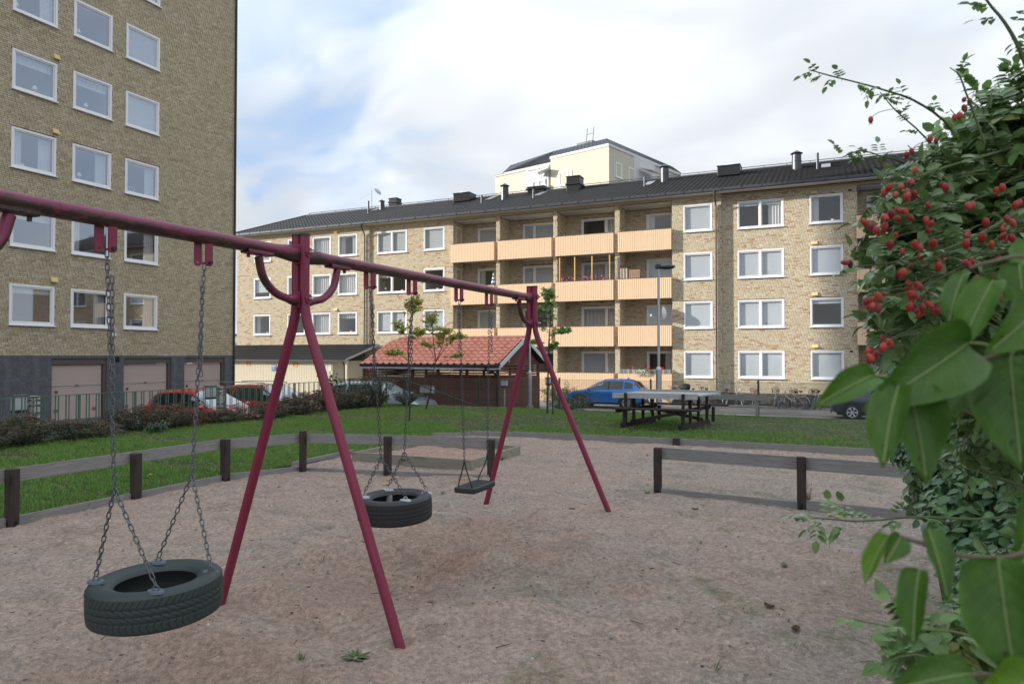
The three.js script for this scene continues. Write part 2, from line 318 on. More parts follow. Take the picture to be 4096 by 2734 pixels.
// grass: single blades in small tufts
{
  const r = rng(99), tuft = [];
  for (let i = 0; i < 9; i++) {
    const a = r() * 6.28, rad = r() * 0.05, x = Math.cos(a) * rad, z = Math.sin(a) * rad, h = lerp(0.03, 0.075, r()), w = 0.0035 + r() * 0.003, b = r() * 6.28, l = r() * 0.035, lx = Math.cos(b * 3) * l, lz = Math.sin(b * 3) * l;
    tuft.push(quad([x - Math.cos(b) * w, 0, z - Math.sin(b) * w], [x + Math.cos(b) * w, 0, z + Math.sin(b) * w], [x + lx * 0.6 + Math.cos(b) * w * 0.6, h * 0.7, z + lz * 0.6 + Math.sin(b) * w * 0.6], [x + lx, h, z + lz]));
  }
  const list = [], cols = [], m = new THREE.Matrix4(), q = new THREE.Quaternion(), up = V3(0, 1, 0);
  for (let i = 0; i < 74000; i++) {
    let x, z; const t = r();
    if (t < 0.55) { x = lerp(-14.0, -7.45, r()); z = lerp(-2, -20.6, Math.pow(r(), 0.9)); } else { x = lerp(-14, 3, r()); z = lerp(-9, -20.7, Math.pow(r(), 0.8)); }
    if (inside(SAND, x, z) || z < -20.35) continue;
    const dry = sstep(0.46, 0.64, fbm(x * 0.55 + 3, z * 0.9 + 7, 4, 241) + 0.012 * (-z - 13) + 0.010 * (x + 6)), patch = fbm(x * 1.3, z * 1.3, 3, 243);
    if (dry > 0.35 && r() < dry * 0.75) continue;
    const s = lerp(0.55, 1.15, r()) * lerp(0.65, 1.15, patch) * (1 - 0.45 * dry) * (z < -18.5 ? 0.7 : 1);
    q.setFromAxisAngle(up, r() * 6.28); list.push(m.clone().compose(V3(x, 0.018, z), q, V3(s * 1.2, s, s * 1.2)));
    const k = lerp(0.75, 1.25, r()), y = clamp(dry * 0.7 + (r() < 0.08 ? 0.6 : 0)); cols.push(lin(lerp(0.165, 0.36, y) * k, lerp(0.305, 0.32, y) * k, lerp(0.055, 0.15, y) * k));
  }
  const g = instanced('grass', merge(tuft), new THREE.MeshPhysicalMaterial({ color: 0xffffff, roughness: 0.85, transmission: 0.3, thickness: 0, side: THREE.DoubleSide }), list, scene, cols);
  tag(g, 'short green lawn grass with worn dry patches', 'grass');
}
// ---------------------------------------------------------------- building kit
M.pane = new THREE.MeshPhysicalMaterial({ color: 0xffffff, roughness: 0.02, transmission: 1, thickness: 0, ior: 1.9, side: THREE.DoubleSide });
M.paneBlock = new THREE.MeshPhysicalMaterial({ color: 0xffffff, roughness: 0.02, transmission: 1, thickness: 0, ior: 3.8, side: THREE.DoubleSide });
M.room = std([0.50, 0.48, 0.45], 0.9);
M.curtain = new THREE.MeshPhysicalMaterial({ color: lin(0.72, 0.74, 0.76), roughness: 0.95, transmission: 0.3, thickness: 0, side: THREE.DoubleSide });
M.blind = std([0.60, 0.66, 0.70], 0.7, { side: THREE.DoubleSide });
M.lampShade = std([0.75, 0.73, 0.68], 0.8);
M.roomPink = std([0.55, 0.22, 0.16], 0.9);
const geoCache = {};
const cached = (key, fn) => geoCache[key] ??= fn();
function wavy(w, h, waves, amp, x, y, z) { const g = new THREE.PlaneGeometry(w, h, Math.max(12, waves * 6), 1), p = g.attributes.position; for (let i = 0; i < p.count; i++) p.setZ(i, Math.sin(p.getX(i) / w * waves * 6.28) * amp); g.computeVertexNormals(); return g.translate(x, y, z); }
// a window: local x right, y up, z out of the wall; origin at the lower left corner of the frame on the wall face
// o: split (x of mullions), blind 0..1 drawn share, curtain 'two'|'left'|'right'|'full'|'valance', lamp, sill
function makeWindow(parent, matrix, w, h, o = {}) {
  const g = sub('window', parent); g.applyMatrix4(matrix);
  const fr = o.frame ?? 0.085, sash = 0.045, out = o.out ?? 0.02, rec = 0.06, dep = o.roomDepth ?? 3.8, sill = o.sill !== false;
  const key = [w.toFixed(2), h.toFixed(2), (o.split ?? []).join(), fr, out, sill].join('|');
  part('frame', cached('f' + key, () => {
    const l = []; const yb = 0;
    l.push(box(w, fr, 0.10, w / 2, h - fr / 2, out - 0.05, 0.004), box(w, fr, 0.10, w / 2, yb + fr / 2, out - 0.051, 0.004), box(fr, h - 2 * fr, 0.099, fr / 2, h / 2, out - 0.05, 0.004), box(fr, h - 2 * fr, 0.099, w - fr / 2, h / 2, out - 0.05, 0.004));
    const xs = [fr, ...(o.split ?? []).flatMap((s) => [s - 0.05, s + 0.05]), w - fr];
    (o.split ?? []).forEach((s) => l.push(box(0.1, h - 2 * fr, 0.09, s, h / 2, out - 0.052, 0.004)));
    for (let i = 0; i < xs.length; i += 2) { const a = xs[i] + 0.004, b = xs[i + 1] - 0.004, y0 = fr + 0.004, y1 = h - fr - 0.004; l.push(box(b - a, sash, 0.05, (a + b) / 2, y1 - sash / 2, out - 0.055), box(b - a, sash, 0.05, (a + b) / 2, y0 + sash / 2, out - 0.055), box(sash, y1 - y0 - 2 * sash, 0.05, a + sash / 2, (y0 + y1) / 2, out - 0.055), box(sash, y1 - y0 - 2 * sash, 0.05, b - sash / 2, (y0 + y1) / 2, out - 0.055)); }
    return merge(l);
  }), M.frameWhite, g);
  const xs = [fr, ...(o.split ?? []).flatMap((s) => [s - 0.05, s + 0.05]), w - fr], e = 0.04;
  for (let i = 0; i < xs.length; i += 2) part('pane', cached('p' + key + i, () => new THREE.PlaneGeometry(xs[i + 1] - xs[i] - 2 * e, h - 2 * fr - 2 * e).translate((xs[i] + xs[i + 1]) / 2, h / 2, out - rec)), o.pane ?? M.pane, g);
  if (sill) part('sill', cached('s' + key, () => box(w + 0.06, 0.035, 0.13, w / 2, -0.018, 0.035, 0.006)), M.frameWhite, g);
  part('room_interior', cached('r' + key + dep, () => {
    const a = 0.02, b = w - 0.02, c = 0.02, d = h - 0.02, z0 = out - 0.12, z1 = z0 - dep, x0 = a - (o.roomSide ?? 0.24), x1 = b + (o.roomSide ?? 0.24), y0 = c - 0.7, y1 = d + 0.4;
    return merge([quad([x0, y0, z1], [x1, y0, z1], [x1, y1, z1], [x0, y1, z1]), quad([x0, y0, z0], [x0, y0, z1], [x0, y1, z1], [x0, y1, z0]), quad([x1, y0, z1], [x1, y0, z0], [x1, y1, z0], [x1, y1, z1]), quad([x0, y0, z0], [x1, y0, z0], [x1, y0, z1], [x0, y0, z1]), quad([x0, y1, z1], [x1, y1, z1], [x1, y1, z0], [x0, y1, z0])]);
  }), o.room ?? M.room, g);
  const zi = out - 0.16, iw = w - 2 * fr, ih = h - 2 * fr;
  if (o.blind) part('blind', cached('b' + key + o.blind, () => {
    const l = [box(iw, 0.04, 0.04, w / 2, h - fr - 0.03, zi + 0.03)], n = Math.round(ih * o.blind / 0.034);
    for (let k = 0; k < n; k++) { const y = h - fr - 0.06 - k * 0.034; l.push(quad([fr, y, zi + 0.04], [w - fr, y, zi + 0.04], [w - fr, y + 0.03, zi + 0.022], [fr, y + 0.03, zi + 0.022])); }
    return merge(l);
  }), M.blind, g);
  if (o.curtain) part('curtain', cached('c' + key + o.curtain, () => {
    const l = [], y = h / 2, z = zi - 0.06;
    if (o.curtain === 'full') l.push(wavy(iw, ih, 9, 0.02, w / 2, y, z));
    if (o.curtain === 'two' || o.curtain === 'left') l.push(wavy(iw * 0.26, ih, 4, 0.02, fr + iw * 0.13, y, z));
    if (o.curtain === 'two' || o.curtain === 'right') l.push(wavy(iw * 0.32, ih, 5, 0.02, w - fr - iw * 0.16, y, z));
    if (o.curtain === 'valance') l.push(wavy(iw, ih * 0.27, 9, 0.02, w / 2, h - fr - ih * 0.135, z));
    return merge(l);
  }), o.curtainMat ?? M.curtain, g);
  if (o.lamp) part('table_lamp', cached('l', () => merge([new THREE.CylinderGeometry(0.05, 0.10, 0.15, 12).translate(0, 0.27, 0), rod([0, 0, 0], [0, 0.2, 0], 0.014, 6), new THREE.CylinderGeometry(0.05, 0.06, 0.02, 12).translate(0, 0.01, 0)])), M.lampShade, g).position.set(fr + iw * o.lamp, fr + 0.02, zi - 0.12);
  if (o.pot) part('flower_pot', cached('k', () => merge([new THREE.CylinderGeometry(0.08, 0.06, 0.14, 12).translate(0, 0.07, 0)])), o.potMat ?? M.white, g).position.set(fr + iw * o.pot, fr + 0.02, zi - 0.1);
  return g;
}
// bricks: rows of two stretchers and a header, real blocks standing proud of the mortar
const BW = 0.25, BH = 0.0685, PW = 0.262, PH = 0.078, BD = 0.03;
function brickRows(out, { o, u, n, w, h, holes = [], seed = 1, tones, v0 = 0 }) {
  const U = vec(u), N = vec(n), O = vec(o), Y = V3(0, 1, 0), r = rng(seed), basis = new THREE.Matrix4().makeBasis(U, Y, N), q = new THREE.Quaternion().setFromRotationMatrix(basis);
  const rows = Math.floor((h + 1e-6) / PH), period = PW * 2.5, shift = [0, 0.38, 0.13, 0.51, 0.26];
  for (let j = 0; j < rows; j++) {
    const y = (j + 0.5) * PH; let x = -period * ((shift[(j + v0) % 5] + 0.05 * ((j * 7) % 3)) % 1), k = 0;
    while (x < w) {
      const full = k % 3 === 2 ? BW * 0.5 - 0.006 : BW; let a = Math.max(x, 0.004), b = Math.min(x + full, w - 0.004); x += full + (PW - BW); k++;
      if (b - a < 0.035) continue;
      let segs = [[a, b]];
      for (const H of holes) if (y > H[1] - PH * 0.35 && y < H[3] + PH * 0.35) { const next = []; for (const [s, e] of segs) { if (e <= H[0] || s >= H[2]) next.push([s, e]); else { if (H[0] - s > 0.04) next.push([s, H[0] - 0.006]); if (e - H[2] > 0.04) next.push([H[2] + 0.006, e]); } } segs = next; }
      for (const [s, e] of segs) {
        const t = r(), proud = (r() - 0.5) * 0.006;
        out.push({ p: O.clone().addScaledVector(U, (s + e) / 2).addScaledVector(Y, y).addScaledVector(N, -BD / 2 + 0.008 + proud), q, s: V3((e - s), BH * lerp(0.96, 1.03, r()), BD), c: tones(t, r) });
      }
    }
  }
}
M.brick = std([1, 1, 1], 0.9, { map: T.brick });
const BRICK = new THREE.BoxGeometry(1, 1, 1);
function layBricks(list, wallPart, seen) {
  // the 300 largest in view are meshes of their own, the rest one mass
  const e = camera.position, vis = new THREE.Vector3();
  list.forEach((b) => { vis.copy(b.p).project(camera); b.d = (Math.abs(vis.x) < 0.98 && Math.abs(vis.y) < 0.98 && vis.z < 1 ? 0 : 1000) + b.p.distanceTo(e) - (b.s.x > 0.2 ? 1 : 0); });
  list.sort((a, b) => a.d - b.d);
  const own = list.slice(0, 300), rest = list.slice(300), mats = {};
  own.forEach((b) => { const k = [Math.round(b.c.r * 24), Math.round(b.c.g * 24), Math.round(b.c.b * 24)]; const m = part('brick', BRICK, mats[k] ??= std([k[0] / 24, k[1] / 24, k[2] / 24], 0.9, { map: T.brick }), wallPart); m.position.copy(b.p); m.quaternion.copy(b.q); m.scale.copy(b.s); });
  instanced('bricks', BRICK, M.brick, rest.map((b) => new THREE.Matrix4().compose(b.p, b.q, b.s)), wallPart, rest.map((b) => b.c));
}
// a flat wall sheet with thickness and rectangular openings (local: u right, v up, front face at z = 0)
function wallSheet(w, h, holes, depth = 0.2) {
  const s = new THREE.Shape([new THREE.Vector2(0, 0), new THREE.Vector2(w, 0), new THREE.Vector2(w, h), new THREE.Vector2(0, h)]);
  for (const [a, b, c, d] of holes) s.holes.push(new THREE.Path([new THREE.Vector2(a, b), new THREE.Vector2(a, d), new THREE.Vector2(c, d), new THREE.Vector2(c, b)]));
  return new THREE.ExtrudeGeometry(s, { depth, bevelEnabled: false }).translate(0, 0, -depth);
}
const frameAt = (o, u, n) => new THREE.Matrix4().makeBasis(vec(u), V3(0, 1, 0), vec(n)).setPosition(vec(o));

// ---------------------------------------------------------------- tall apartment block on the left (its wall faces +x)
{
  const b = thing('apartment_block', 'tall olive yellow brick apartment block with garages in its dark base', 'building');
  const X = -26.6, Z0 = 16, Z1 = -25.8, TOP = 24.6, BASE = 1.69;   // wall runs from Z0 to Z1
  const u = V3(0, 0, -1), n = V3(1, 0, 0), O = V3(X, 0, Z0), at = (z) => Z0 - z;
  const cols = [[-15.36, 'a'], [-17.59, 'b'], [-19.82, 'c']], rows = [2.80, 5.62, 8.45, 11.28, 14.11, 16.95, 19.8, 22.6];
  const holes = []; const wins = [];
  rows.forEach((y, ri) => { for (const [z, k] of cols) { holes.push([at(z) + 0.03, y - BASE + 0.03, at(z) + 1.58, y - BASE + 1.44]); if (y < 18) wins.push([z, y, ri, k]); } });
  const mortar = std([0.12, 0.105, 0.085], 0.95, { map: again(T.plaster, 0.8, 0.8) });
  const sheet = wallSheet(Z0 - Z1, TOP - BASE, holes, 0.3); sheet.applyMatrix4(frameAt([X - 0.012, BASE, Z0], u, n));
  const wall = part('wall', sheet, mortar, b);
  const list = [];
  const tones = (t, r) => { const k = lerp(0.88, 1.10, r()); const c = t < 0.66 ? [0.635, 0.54, 0.37] : t < 0.84 ? [0.70, 0.61, 0.44] : t < 0.96 ? [0.54, 0.445, 0.30] : [0.63, 0.51, 0.30]; return lin(c[0] * k, c[1] * k, c[2] * k); };
  const zb = -11; // bricks from here to the corner; further along the wall lies beyond the picture
  brickRows(list, { o: V3(X, BASE, zb), u, n, w: zb - Z1, h: 21 - BASE, holes: holes.map(([a, c, d, e]) => [a - (Z0 - zb) - 0.03, c - 0.03, d - (Z0 - zb) + 0.03, e + 0.03]), seed: 11, tones });
  layBricks(list, wall);
  part('wall_body', [box(8.0, TOP - STREET + 0.1, Z0 - Z1 - 0.6, X - 9.1, (TOP + STREET) / 2, (Z0 + Z1) / 2), box(11.9, TOP - BASE, 0.2, X - 6.3, (TOP + BASE) / 2, Z1 + 0.12)], std([0.48, 0.41, 0.27], 0.92), b);
  part('roof', box(13.2, 0.25, Z0 - Z1 + 0.8, X - 6.1, TOP + 0.13, (Z0 + Z1) / 2), M.darkMetal, b);
  // dark rendered base with three garage openings
  const gar = [[-16.89, -19.1], [-19.84, -22.15], [-22.84, -25.16]], gh = gar.map(([a, c]) => [at(a), 0.02, at(c), 1.58 + 0.82]);
  const baseY = -0.82, plast = std([0.21, 0.22, 0.24], 0.95, { map: again(T.plaster, 1, 1), bumpMap: again(T.plaster, 1, 1), bumpScale: 0.004 });
  const bs = wallSheet(Z0 - Z1, BASE - baseY - 0.004, gh, 0.35); bs.applyMatrix4(frameAt([X + 0.035, baseY, Z0], u, n)); part('base_wall', bs, plast, b);
  const doorMat = std([0.46, 0.37, 0.335], 0.6), trimMat = std([0.105, 0.075, 0.07], 0.6), vent = std([0.16, 0.12, 0.11], 0.6);
  gar.forEach(([za, zc], gi) => {
    const g = sub('garage_door', b), w = za - zc, H = 2.40; g.applyMatrix4(frameAt([X - 0.12, baseY + 0.02, za], u, n));
    const dw = w - 0.16, l = []; for (let k = 0; k < 26; k++) l.push(box(dw, 0.076, 0.03, dw / 2 + 0.02, 0.04 + k * 0.0815, 0.0, 0.004)); l.push(box(dw, 2.12, 0.012, dw / 2 + 0.02, 1.06, -0.016));
    part('door_leaf', l, doorMat, g);
    part('door_frame', [box(w, 0.26, 0.08, w / 2, H - 0.13, 0.06, 0.004), box(0.12, H - 0.27, 0.08, w - 0.06, (H - 0.27) / 2, 0.06, 0.004), box(0.02, H - 0.27, 0.08, 0.01, (H - 0.27) / 2, 0.06)], trimMat, g);
    part('handle_strip', [box(dw, 0.022, 0.02, dw / 2 + 0.02, 1.33, 0.026)], M.galv, g);
    part('handle', [box(0.11, 0.03, 0.06, dw / 2 + 0.02, 1.335, 0.05, 0.006)], trimMat, g);
    part('lock_box', box(0.10, 0.10, 0.03, 0.26, 1.10, 0.03, 0.004), trimMat, g);
    for (const vx of [0.25, dw - 0.28]) { const vl = []; for (let k = 0; k < 5; k++) vl.push(box(0.14, 0.014, 0.012, vx, 0.34 + k * 0.024, 0.024)); part('vent', vl, vent, g); }
    part('maker_plate', box(0.06, 0.018, 0.004, dw - 0.10, 2.03, 0.017), M.white, g);
  });
  wins.forEach(([z, y, ri, k], i) => {
    const opt = { roomDepth: 4.4, pane: M.paneBlock };
    const st = (ri * 3 + 'abc'.indexOf(k));
    Object.assign(opt, { 0: { room: M.roomPink, blind: 0.15 }, 1: { room: M.roomPink, curtain: 'right' }, 2: { curtain: 'right' }, 3: { curtain: 'valance' }, 4: { curtain: 'left' }, 5: { curtain: 'right' }, 6: { curtain: 'two', pot: 0.3 }, 7: { curtain: 'right', lamp: 0.25 }, 8: { curtain: 'right', blind: 0.06 }, 9: { curtain: 'valance', lamp: 0.6 }, 10: { curtain: 'valance', lamp: 0.42, blind: 0.08 }, 11: { blind: 1 }, 12: { curtain: 'right', lamp: 0.12 }, 13: { lamp: 0.18, blind: 0.06 }, 14: { blind: 1 } }[st] ?? { curtain: 'two' });
    makeWindow(b, frameAt([X, y, z], u, n), 1.61, 1.47, opt);
  });
  // a curved wire heart in one window
  { const pts = []; for (let i = 0; i < 28; i++) { const t = i / 28 * 6.2832; pts.push(V3(0, (13 * Math.cos(t) - 5 * Math.cos(2 * t) - 2 * Math.cos(3 * t) - Math.cos(4 * t)) * 0.009, 16 * Math.sin(t) ** 3 * 0.008)); } part('heart_ornament', tube(pts, 0.008, 40, 5, true).translate(X - 0.19, 8.45 + 0.27, -20.3), M.white, b); }
  const vm = std([0.62, 0.50, 0.20], 0.7);
  for (const y of [4.46, 10.08, 12.92]) { const z = -16.85, s = new THREE.Shape([new THREE.Vector2(0, 0), new THREE.Vector2(0.11, 0), new THREE.Vector2(0, 0.19)]); part('wall_vent', [new THREE.ExtrudeGeometry(s, { depth: 0.24, bevelEnabled: false }).translate(X + 0.012, y, z - 0.2), box(0.012, 0.03, 0.2, X + 0.10, y - 0.01, z - 0.08)], vm, b); }
  part('drain_pipe', [rod([X + 0.07, STREET + 0.1, Z1 + 0.09], [X + 0.07, TOP - 0.2, Z1 + 0.09], 0.05, 12), rod([X + 0.07, 1.6, Z1 + 0.09], [X + 0.07, 1.64, Z1 + 0.09], 0.058, 12)], std([0.030, 0.022, 0.024], 0.5), b);
  part('alarm_bell', [new THREE.SphereGeometry(0.09, 14, 8, 0, 6.3, 0, 1.6).rotateZ(-Math.PI / 2).translate(X + 0.012, 2.52, -19.4)], M.white, b);
  { const vl = [box(0.02, 0.2, 0.26, X + 0.05, 1.53, -19.5)]; for (let k = 0; k < 5; k++) vl.push(box(0.02, 0.012, 0.24, X + 0.065, 1.46 + k * 0.035, -19.5)); part('air_grille', vl, M.black, b); }
}
// ---------------------------------------------------------------- long four-storey house with balconies (its wall faces +z)
const HZ = -40.6;
{
  const b = thing('balcony_house', 'long yellow brick house with peach balconies under a black tiled roof', 'building');
  const TOP = 10.85, FOOT = -1.12, PLINTH = -0.40;
  const segA = { x0: -41.62, x1: -29.27, z: HZ }, segB = { x0: -29.27, x1: -5.37, z: HZ - 0.12 }, segC = { x0: -5.37, x1: 14, z: HZ - 0.36 };
  const rowsY = [8.77, 6.0, 3.22, 0.42], list = [];
  const tones = (t, r) => { const k = lerp(0.92, 1.08, r()); const c = t < 0.62 ? [0.79, 0.675, 0.475] : t < 0.84 ? [0.84, 0.74, 0.57] : t < 0.94 ? [0.72, 0.51, 0.35] : t < 0.97 ? [0.60, 0.36, 0.25] : [0.62, 0.48, 0.26]; return lin(c[0] * k, c[1] * k, c[2] * k); };
  const mortar = std([0.24, 0.20, 0.16], 0.95, { map: again(T.plaster, 0.8, 0.8) }), gravel = std([0.26, 0.235, 0.21], 0.95, { map: again(T.plaster, 3, 3), bumpMap: again(T.plaster, 3, 3), bumpScale: 0.02 });
  const winSpecs = [];
  const add = (x, y, w, h, o) => winSpecs.push({ x, y, w, h, o });
  const B = (v, c) => ({ blind: v, curtain: c });
  // columns of windows: first x, width, per-floor look (top floor first)
  const cols = [
    [-39.9, 1.66, [{ curtain: 'full' }, B(0.7), { curtain: 'left', pot: 0.7 }]], [-36.6, 1.66, [{}, B(1), {}]], [-34.27, 1.66, [{ curtain: 'full' }, { curtain: 'full' }, { curtain: 'full' }]], [-31.95, 1.66, [{ curtain: 'two', blind: 0.08 }, { curtain: 'full' }, { curtain: 'valance', pot: 0.6 }]],
    [-28.68, 2.46, [{ blind: 0.9, pot: 0.2 }, { lamp: 0.2, curtain: 'valance', pot: 0.8 }, B(0.9)]], [-24.89, 1.63, [B(1), { pot: 0.6 }, B(0.9)]],
    [-7.49, 1.63, [B(1), B(1), B(1), { blind: 0.97, curtain: 'left', lamp: 0.5 }]], [-4.54, 2.45, [{ curtain: 'right', blind: 0.12 }, B(1), B(1), { blind: 0.95, curtain: 'two' }]], [-0.8, 1.64, [{ curtain: 'left', pot: 0.72 }, B(1), { blind: 0.14 }, B(1)]], [6.5, 2.45, [B(1), {}, B(1), B(1)]]];
  for (const [x, w, l] of cols) l.forEach((o, i) => add(x, rowsY[i], w, i === 3 ? 1.52 : 1.56, { ...o, split: w > 2 ? [w / 2] : undefined }));
  // loggias: x ranges of the openings
  const log = [[-22.6, -19.45], [-19.17, -15.5], [-15.22, -11.55], [-11.25, -8.14]], log2 = [[1.52, 5.0]];
  const seg = (s, loggias) => {
    const w = s.x1 - s.x0, holes = [], hb = [];
    for (const p of winSpecs) if (p.x > s.x0 - 0.1 && p.x + p.w < s.x1 + 0.1) { p.z = s.z; holes.push([p.x - s.x0 + 0.04, p.y - PLINTH + 0.04, p.x - s.x0 + p.w - 0.04, p.y - PLINTH + p.h - 0.04]); hb.push([p.x - s.x0 - 0.005, p.y - PLINTH - 0.03, p.x - s.x0 + p.w + 0.005, p.y - PLINTH + p.h + 0.005]); }
    for (const [a, c] of loggias) { const h = [a - s.x0, -0.001 + 0.02, c - s.x0, 10.62 - PLINTH]; holes.push(h); hb.push([h[0], -1, h[2], h[3]]); }
    const g = wallSheet(w, TOP - PLINTH, holes, 0.25); g.applyMatrix4(frameAt([s.x0, PLINTH, s.z - 0.012], V3(1, 0, 0), V3(0, 0, 1)));
    brickRows(list, { o: V3(s.x0, PLINTH, s.z), u: V3(1, 0, 0), n: V3(0, 0, 1), w, h: TOP - PLINTH, holes: hb, seed: Math.round(s.x0 * 100) + 9000, tones });
    return g;
  };
  const sheets = [seg(segA, []), seg(segB, log), seg(segC, log2)];
  // returns of the steps, left end wall
  sheets.push(box(0.3, TOP - FOOT, 0.3, segA.x1 - 0.15, (TOP + FOOT) / 2, HZ - 0.17), box(0.3, TOP - FOOT, 0.4, segB.x1 - 0.15, (TOP + FOOT) / 2, segB.z - 0.22));
  brickRows(list, { o: V3(segA.x1, PLINTH, HZ), u: V3(0, 0, -1), n: V3(1, 0, 0), w: 0.13, h: TOP - PLINTH, seed: 3, tones });
  brickRows(list, { o: V3(segB.x1, PLINTH, segB.z), u: V3(0, 0, -1), n: V3(1, 0, 0), w: 0.25, h: TOP - PLINTH, seed: 4, tones });
  const LB = HZ - 1.62;   // back wall of the loggias
  const spec2 = [];
  for (const [k, [a, c]] of [...log, ...log2].entries()) {
    const zf = k < 4 ? segB.z : segC.z;
    // side walls of the loggia
    sheets.push(box(0.26, TOP - FOOT, zf - LB - 0.28, a - 0.145, (TOP + FOOT) / 2, (zf - 0.26 + LB) / 2), box(0.26, TOP - FOOT, zf - LB - 0.28, c + 0.145, (TOP + FOOT) / 2, (zf - 0.26 + LB) / 2));
    brickRows(list, { o: V3(a, FOOT, zf - 0.01), u: V3(0, 0, -1), n: V3(1, 0, 0), w: zf - LB - 0.02, h: 10.6 - FOOT, seed: 50 + k, tones });
    if (k < 4) brickRows(list, { o: V3(c, FOOT, LB + 0.02), u: V3(0, 0, 1), n: V3(-1, 0, 0), w: zf - LB - 0.03, h: 10.6 - FOOT, seed: 60 + k, tones });
    const hb = [], holes = [];
    for (let fl = 0; fl < 4; fl++) {
      const base = rowsY[fl] - 0.95; // floor level
      let x, w, y, h, o;
      if (k === 0) { x = a + 1.05; w = 1.66; y = rowsY[fl]; h = 1.54; o = [B(1), { curtain: 'two' }, { blind: 1, curtain: 'right' }, B(1)][fl]; }
      else if (k === 1) { x = a + 0.95; w = 2.45; y = base + 0.06; h = 2.44; o = { split: [0.82], ...[{ blind: 0.95 }, { blind: 0.9 }, { curtain: 'right' }, {}][fl] }; }
      else if (k === 2) { x = a + 1.05; w = 2.45; y = base + 0.06; h = 2.44; o = { split: [1.63], ...[{ curtain: 'right' }, { curtain: 'full' }, { curtain: 'full' }, { blind: 0.9 }][fl] }; }
      else if (k === 3) { x = a + 1.25; w = 1.66; y = rowsY[fl]; h = 1.54; o = [{ curtain: 'left' }, B(1), B(1), { curtain: 'right' }][fl]; }
      else { x = a + 0.5; w = 2.3; y = base + 0.06; h = 2.44; o = { split: [0.8], ...B(1) }; }
      if (k === 3 && fl >= 0) { y = rowsY[fl] - 0.0; }
      spec2.push([x, y, w, h, o]); hb.push([x - a - 0.005, y - FOOT - 0.005, x - a + w + 0.005, y - FOOT + h + 0.005]); holes.push([x - a + 0.04, y - FOOT + 0.04, x - a + w - 0.04, y - FOOT + h - 0.04]);
    }
    const g = wallSheet(c - a, 10.6 - FOOT, holes, 0.2); g.applyMatrix4(frameAt([a, FOOT, LB - 0.012], V3(1, 0, 0), V3(0, 0, 1))); sheets.push(g);
    brickRows(list, { o: V3(a, FOOT, LB), u: V3(1, 0, 0), n: V3(0, 0, 1), w: c - a, h: 10.6 - FOOT, holes: hb, seed: 70 + k, tones });
  }
  const wall = part('wall', sheets, mortar, b); layBricks(list, wall);
  for (const s of [segA, segB, segC]) for (const [a, c] of s === segB ? [[s.x0, log[0][0] - 0.02], [log[3][1] + 0.02, s.x1]] : s === segC ? [[s.x0, log2[0][0] - 0.02], [5.2, s.x1]] : [[s.x0, s.x1]]) part('plinth', box(c - a, PLINTH - FOOT + 0.05, 0.3, (a + c) / 2, (PLINTH + FOOT) / 2 - 0.027, s.z - 0.14), gravel, b);
  part('wall_body', [box(55.4, TOP - FOOT + 0.2, 7.6, -13.8, (TOP + FOOT) / 2, HZ - 8.2), box(0.26, TOP - FOOT, 4.4, segA.x0 + 0.13, (TOP + FOOT) / 2, HZ - 2.5)], std([0.5, 0.42, 0.28], 0.9), b);
  winSpecs.forEach((p) => makeWindow(b, frameAt([p.x, p.y, p.z], V3(1, 0, 0), V3(0, 0, 1)), p.w, p.h, p.o));
  spec2.forEach(([x, y, w, h, o]) => makeWindow(b, frameAt([x, y, LB], V3(1, 0, 0), V3(0, 0, 1)), w, h, { ...o, sill: false, frame: 0.11, roomDepth: 2.5 }));
  for (let fl = 0; fl < 3; fl++) makeWindow(b, frameAt([log[0][0] + 0.0, rowsY[fl] - 0.1, segB.z - 0.32], V3(0, 0, -1), V3(1, 0, 0)), 0.8, 1.62, { sill: false, frame: 0.07, roomDepth: 0.6, roomSide: 0 });
  // balconies: floor slab, slatted front
  const peach = std([0.83, 0.61, 0.40], 0.6), peach2 = std([0.80, 0.55, 0.33], 0.6), conc = std([0.52, 0.51, 0.50], 0.85), capMat = std([0.11, 0.075, 0.06], 0.5);
  const frontTops = [9.02, 6.21, 3.44, 0.64];
  for (const [k, [a, c]] of [...log, ...log2].entries()) {
    const zf = k < 4 ? segB.z : segC.z, pa = a - 0.05, pc = c + (k === 3 ? 0.005 : -0.03), out = 0.26;
    frontTops.forEach((yt, fl) => {
      const g = sub('balcony', b), bot = fl === 3 ? FOOT + 0.02 : yt - 1.21, hh = yt - bot;
      const n = Math.round((pc - pa) / 0.112), pitch = (pc - pa) / n, l = [], back = [];
      for (let i = 0; i < n; i++) { l.push(box(pitch * 0.80, hh, 0.04, pa + (i + 0.5) * pitch, bot + hh / 2, zf + out - 0.016, 0.004)); }
      back.push(box(pc - pa, hh - 0.004, 0.012, (pa + pc) / 2, bot + hh / 2, zf + out - 0.040));
      back.push(box(0.014, hh, out - 0.03, pc - 0.007, bot + hh / 2, zf + out / 2 - 0.0), box(0.014, hh, out - 0.03, pa + 0.007, bot + hh / 2, zf + out / 2));
      part('front_slats', l, peach, g); part('front_panel', back, peach2, g);
      part('top_rail', box(pc - pa + 0.02, 0.03, 0.06, (pa + pc) / 2, yt + 0.015, zf + out - 0.01, 0.004), capMat, g);
      if (fl < 3) part('floor_slab', [box(c - a - 0.01, 0.16, zf - LB - 0.01, (a + c) / 2, bot + 0.20, (zf + LB) / 2), box(pc - pa - 0.04, 0.155, out - 0.035, (pa + pc) / 2, bot + 0.198, zf + out / 2 - 0.012)], conc, g);
    });
    part('loggia_ceiling', box(c - a, 0.1, zf - LB, (a + c) / 2, 10.66, (zf + LB) / 2 - 0.015), std([0.62, 0.61, 0.59], 0.85), b);
  }
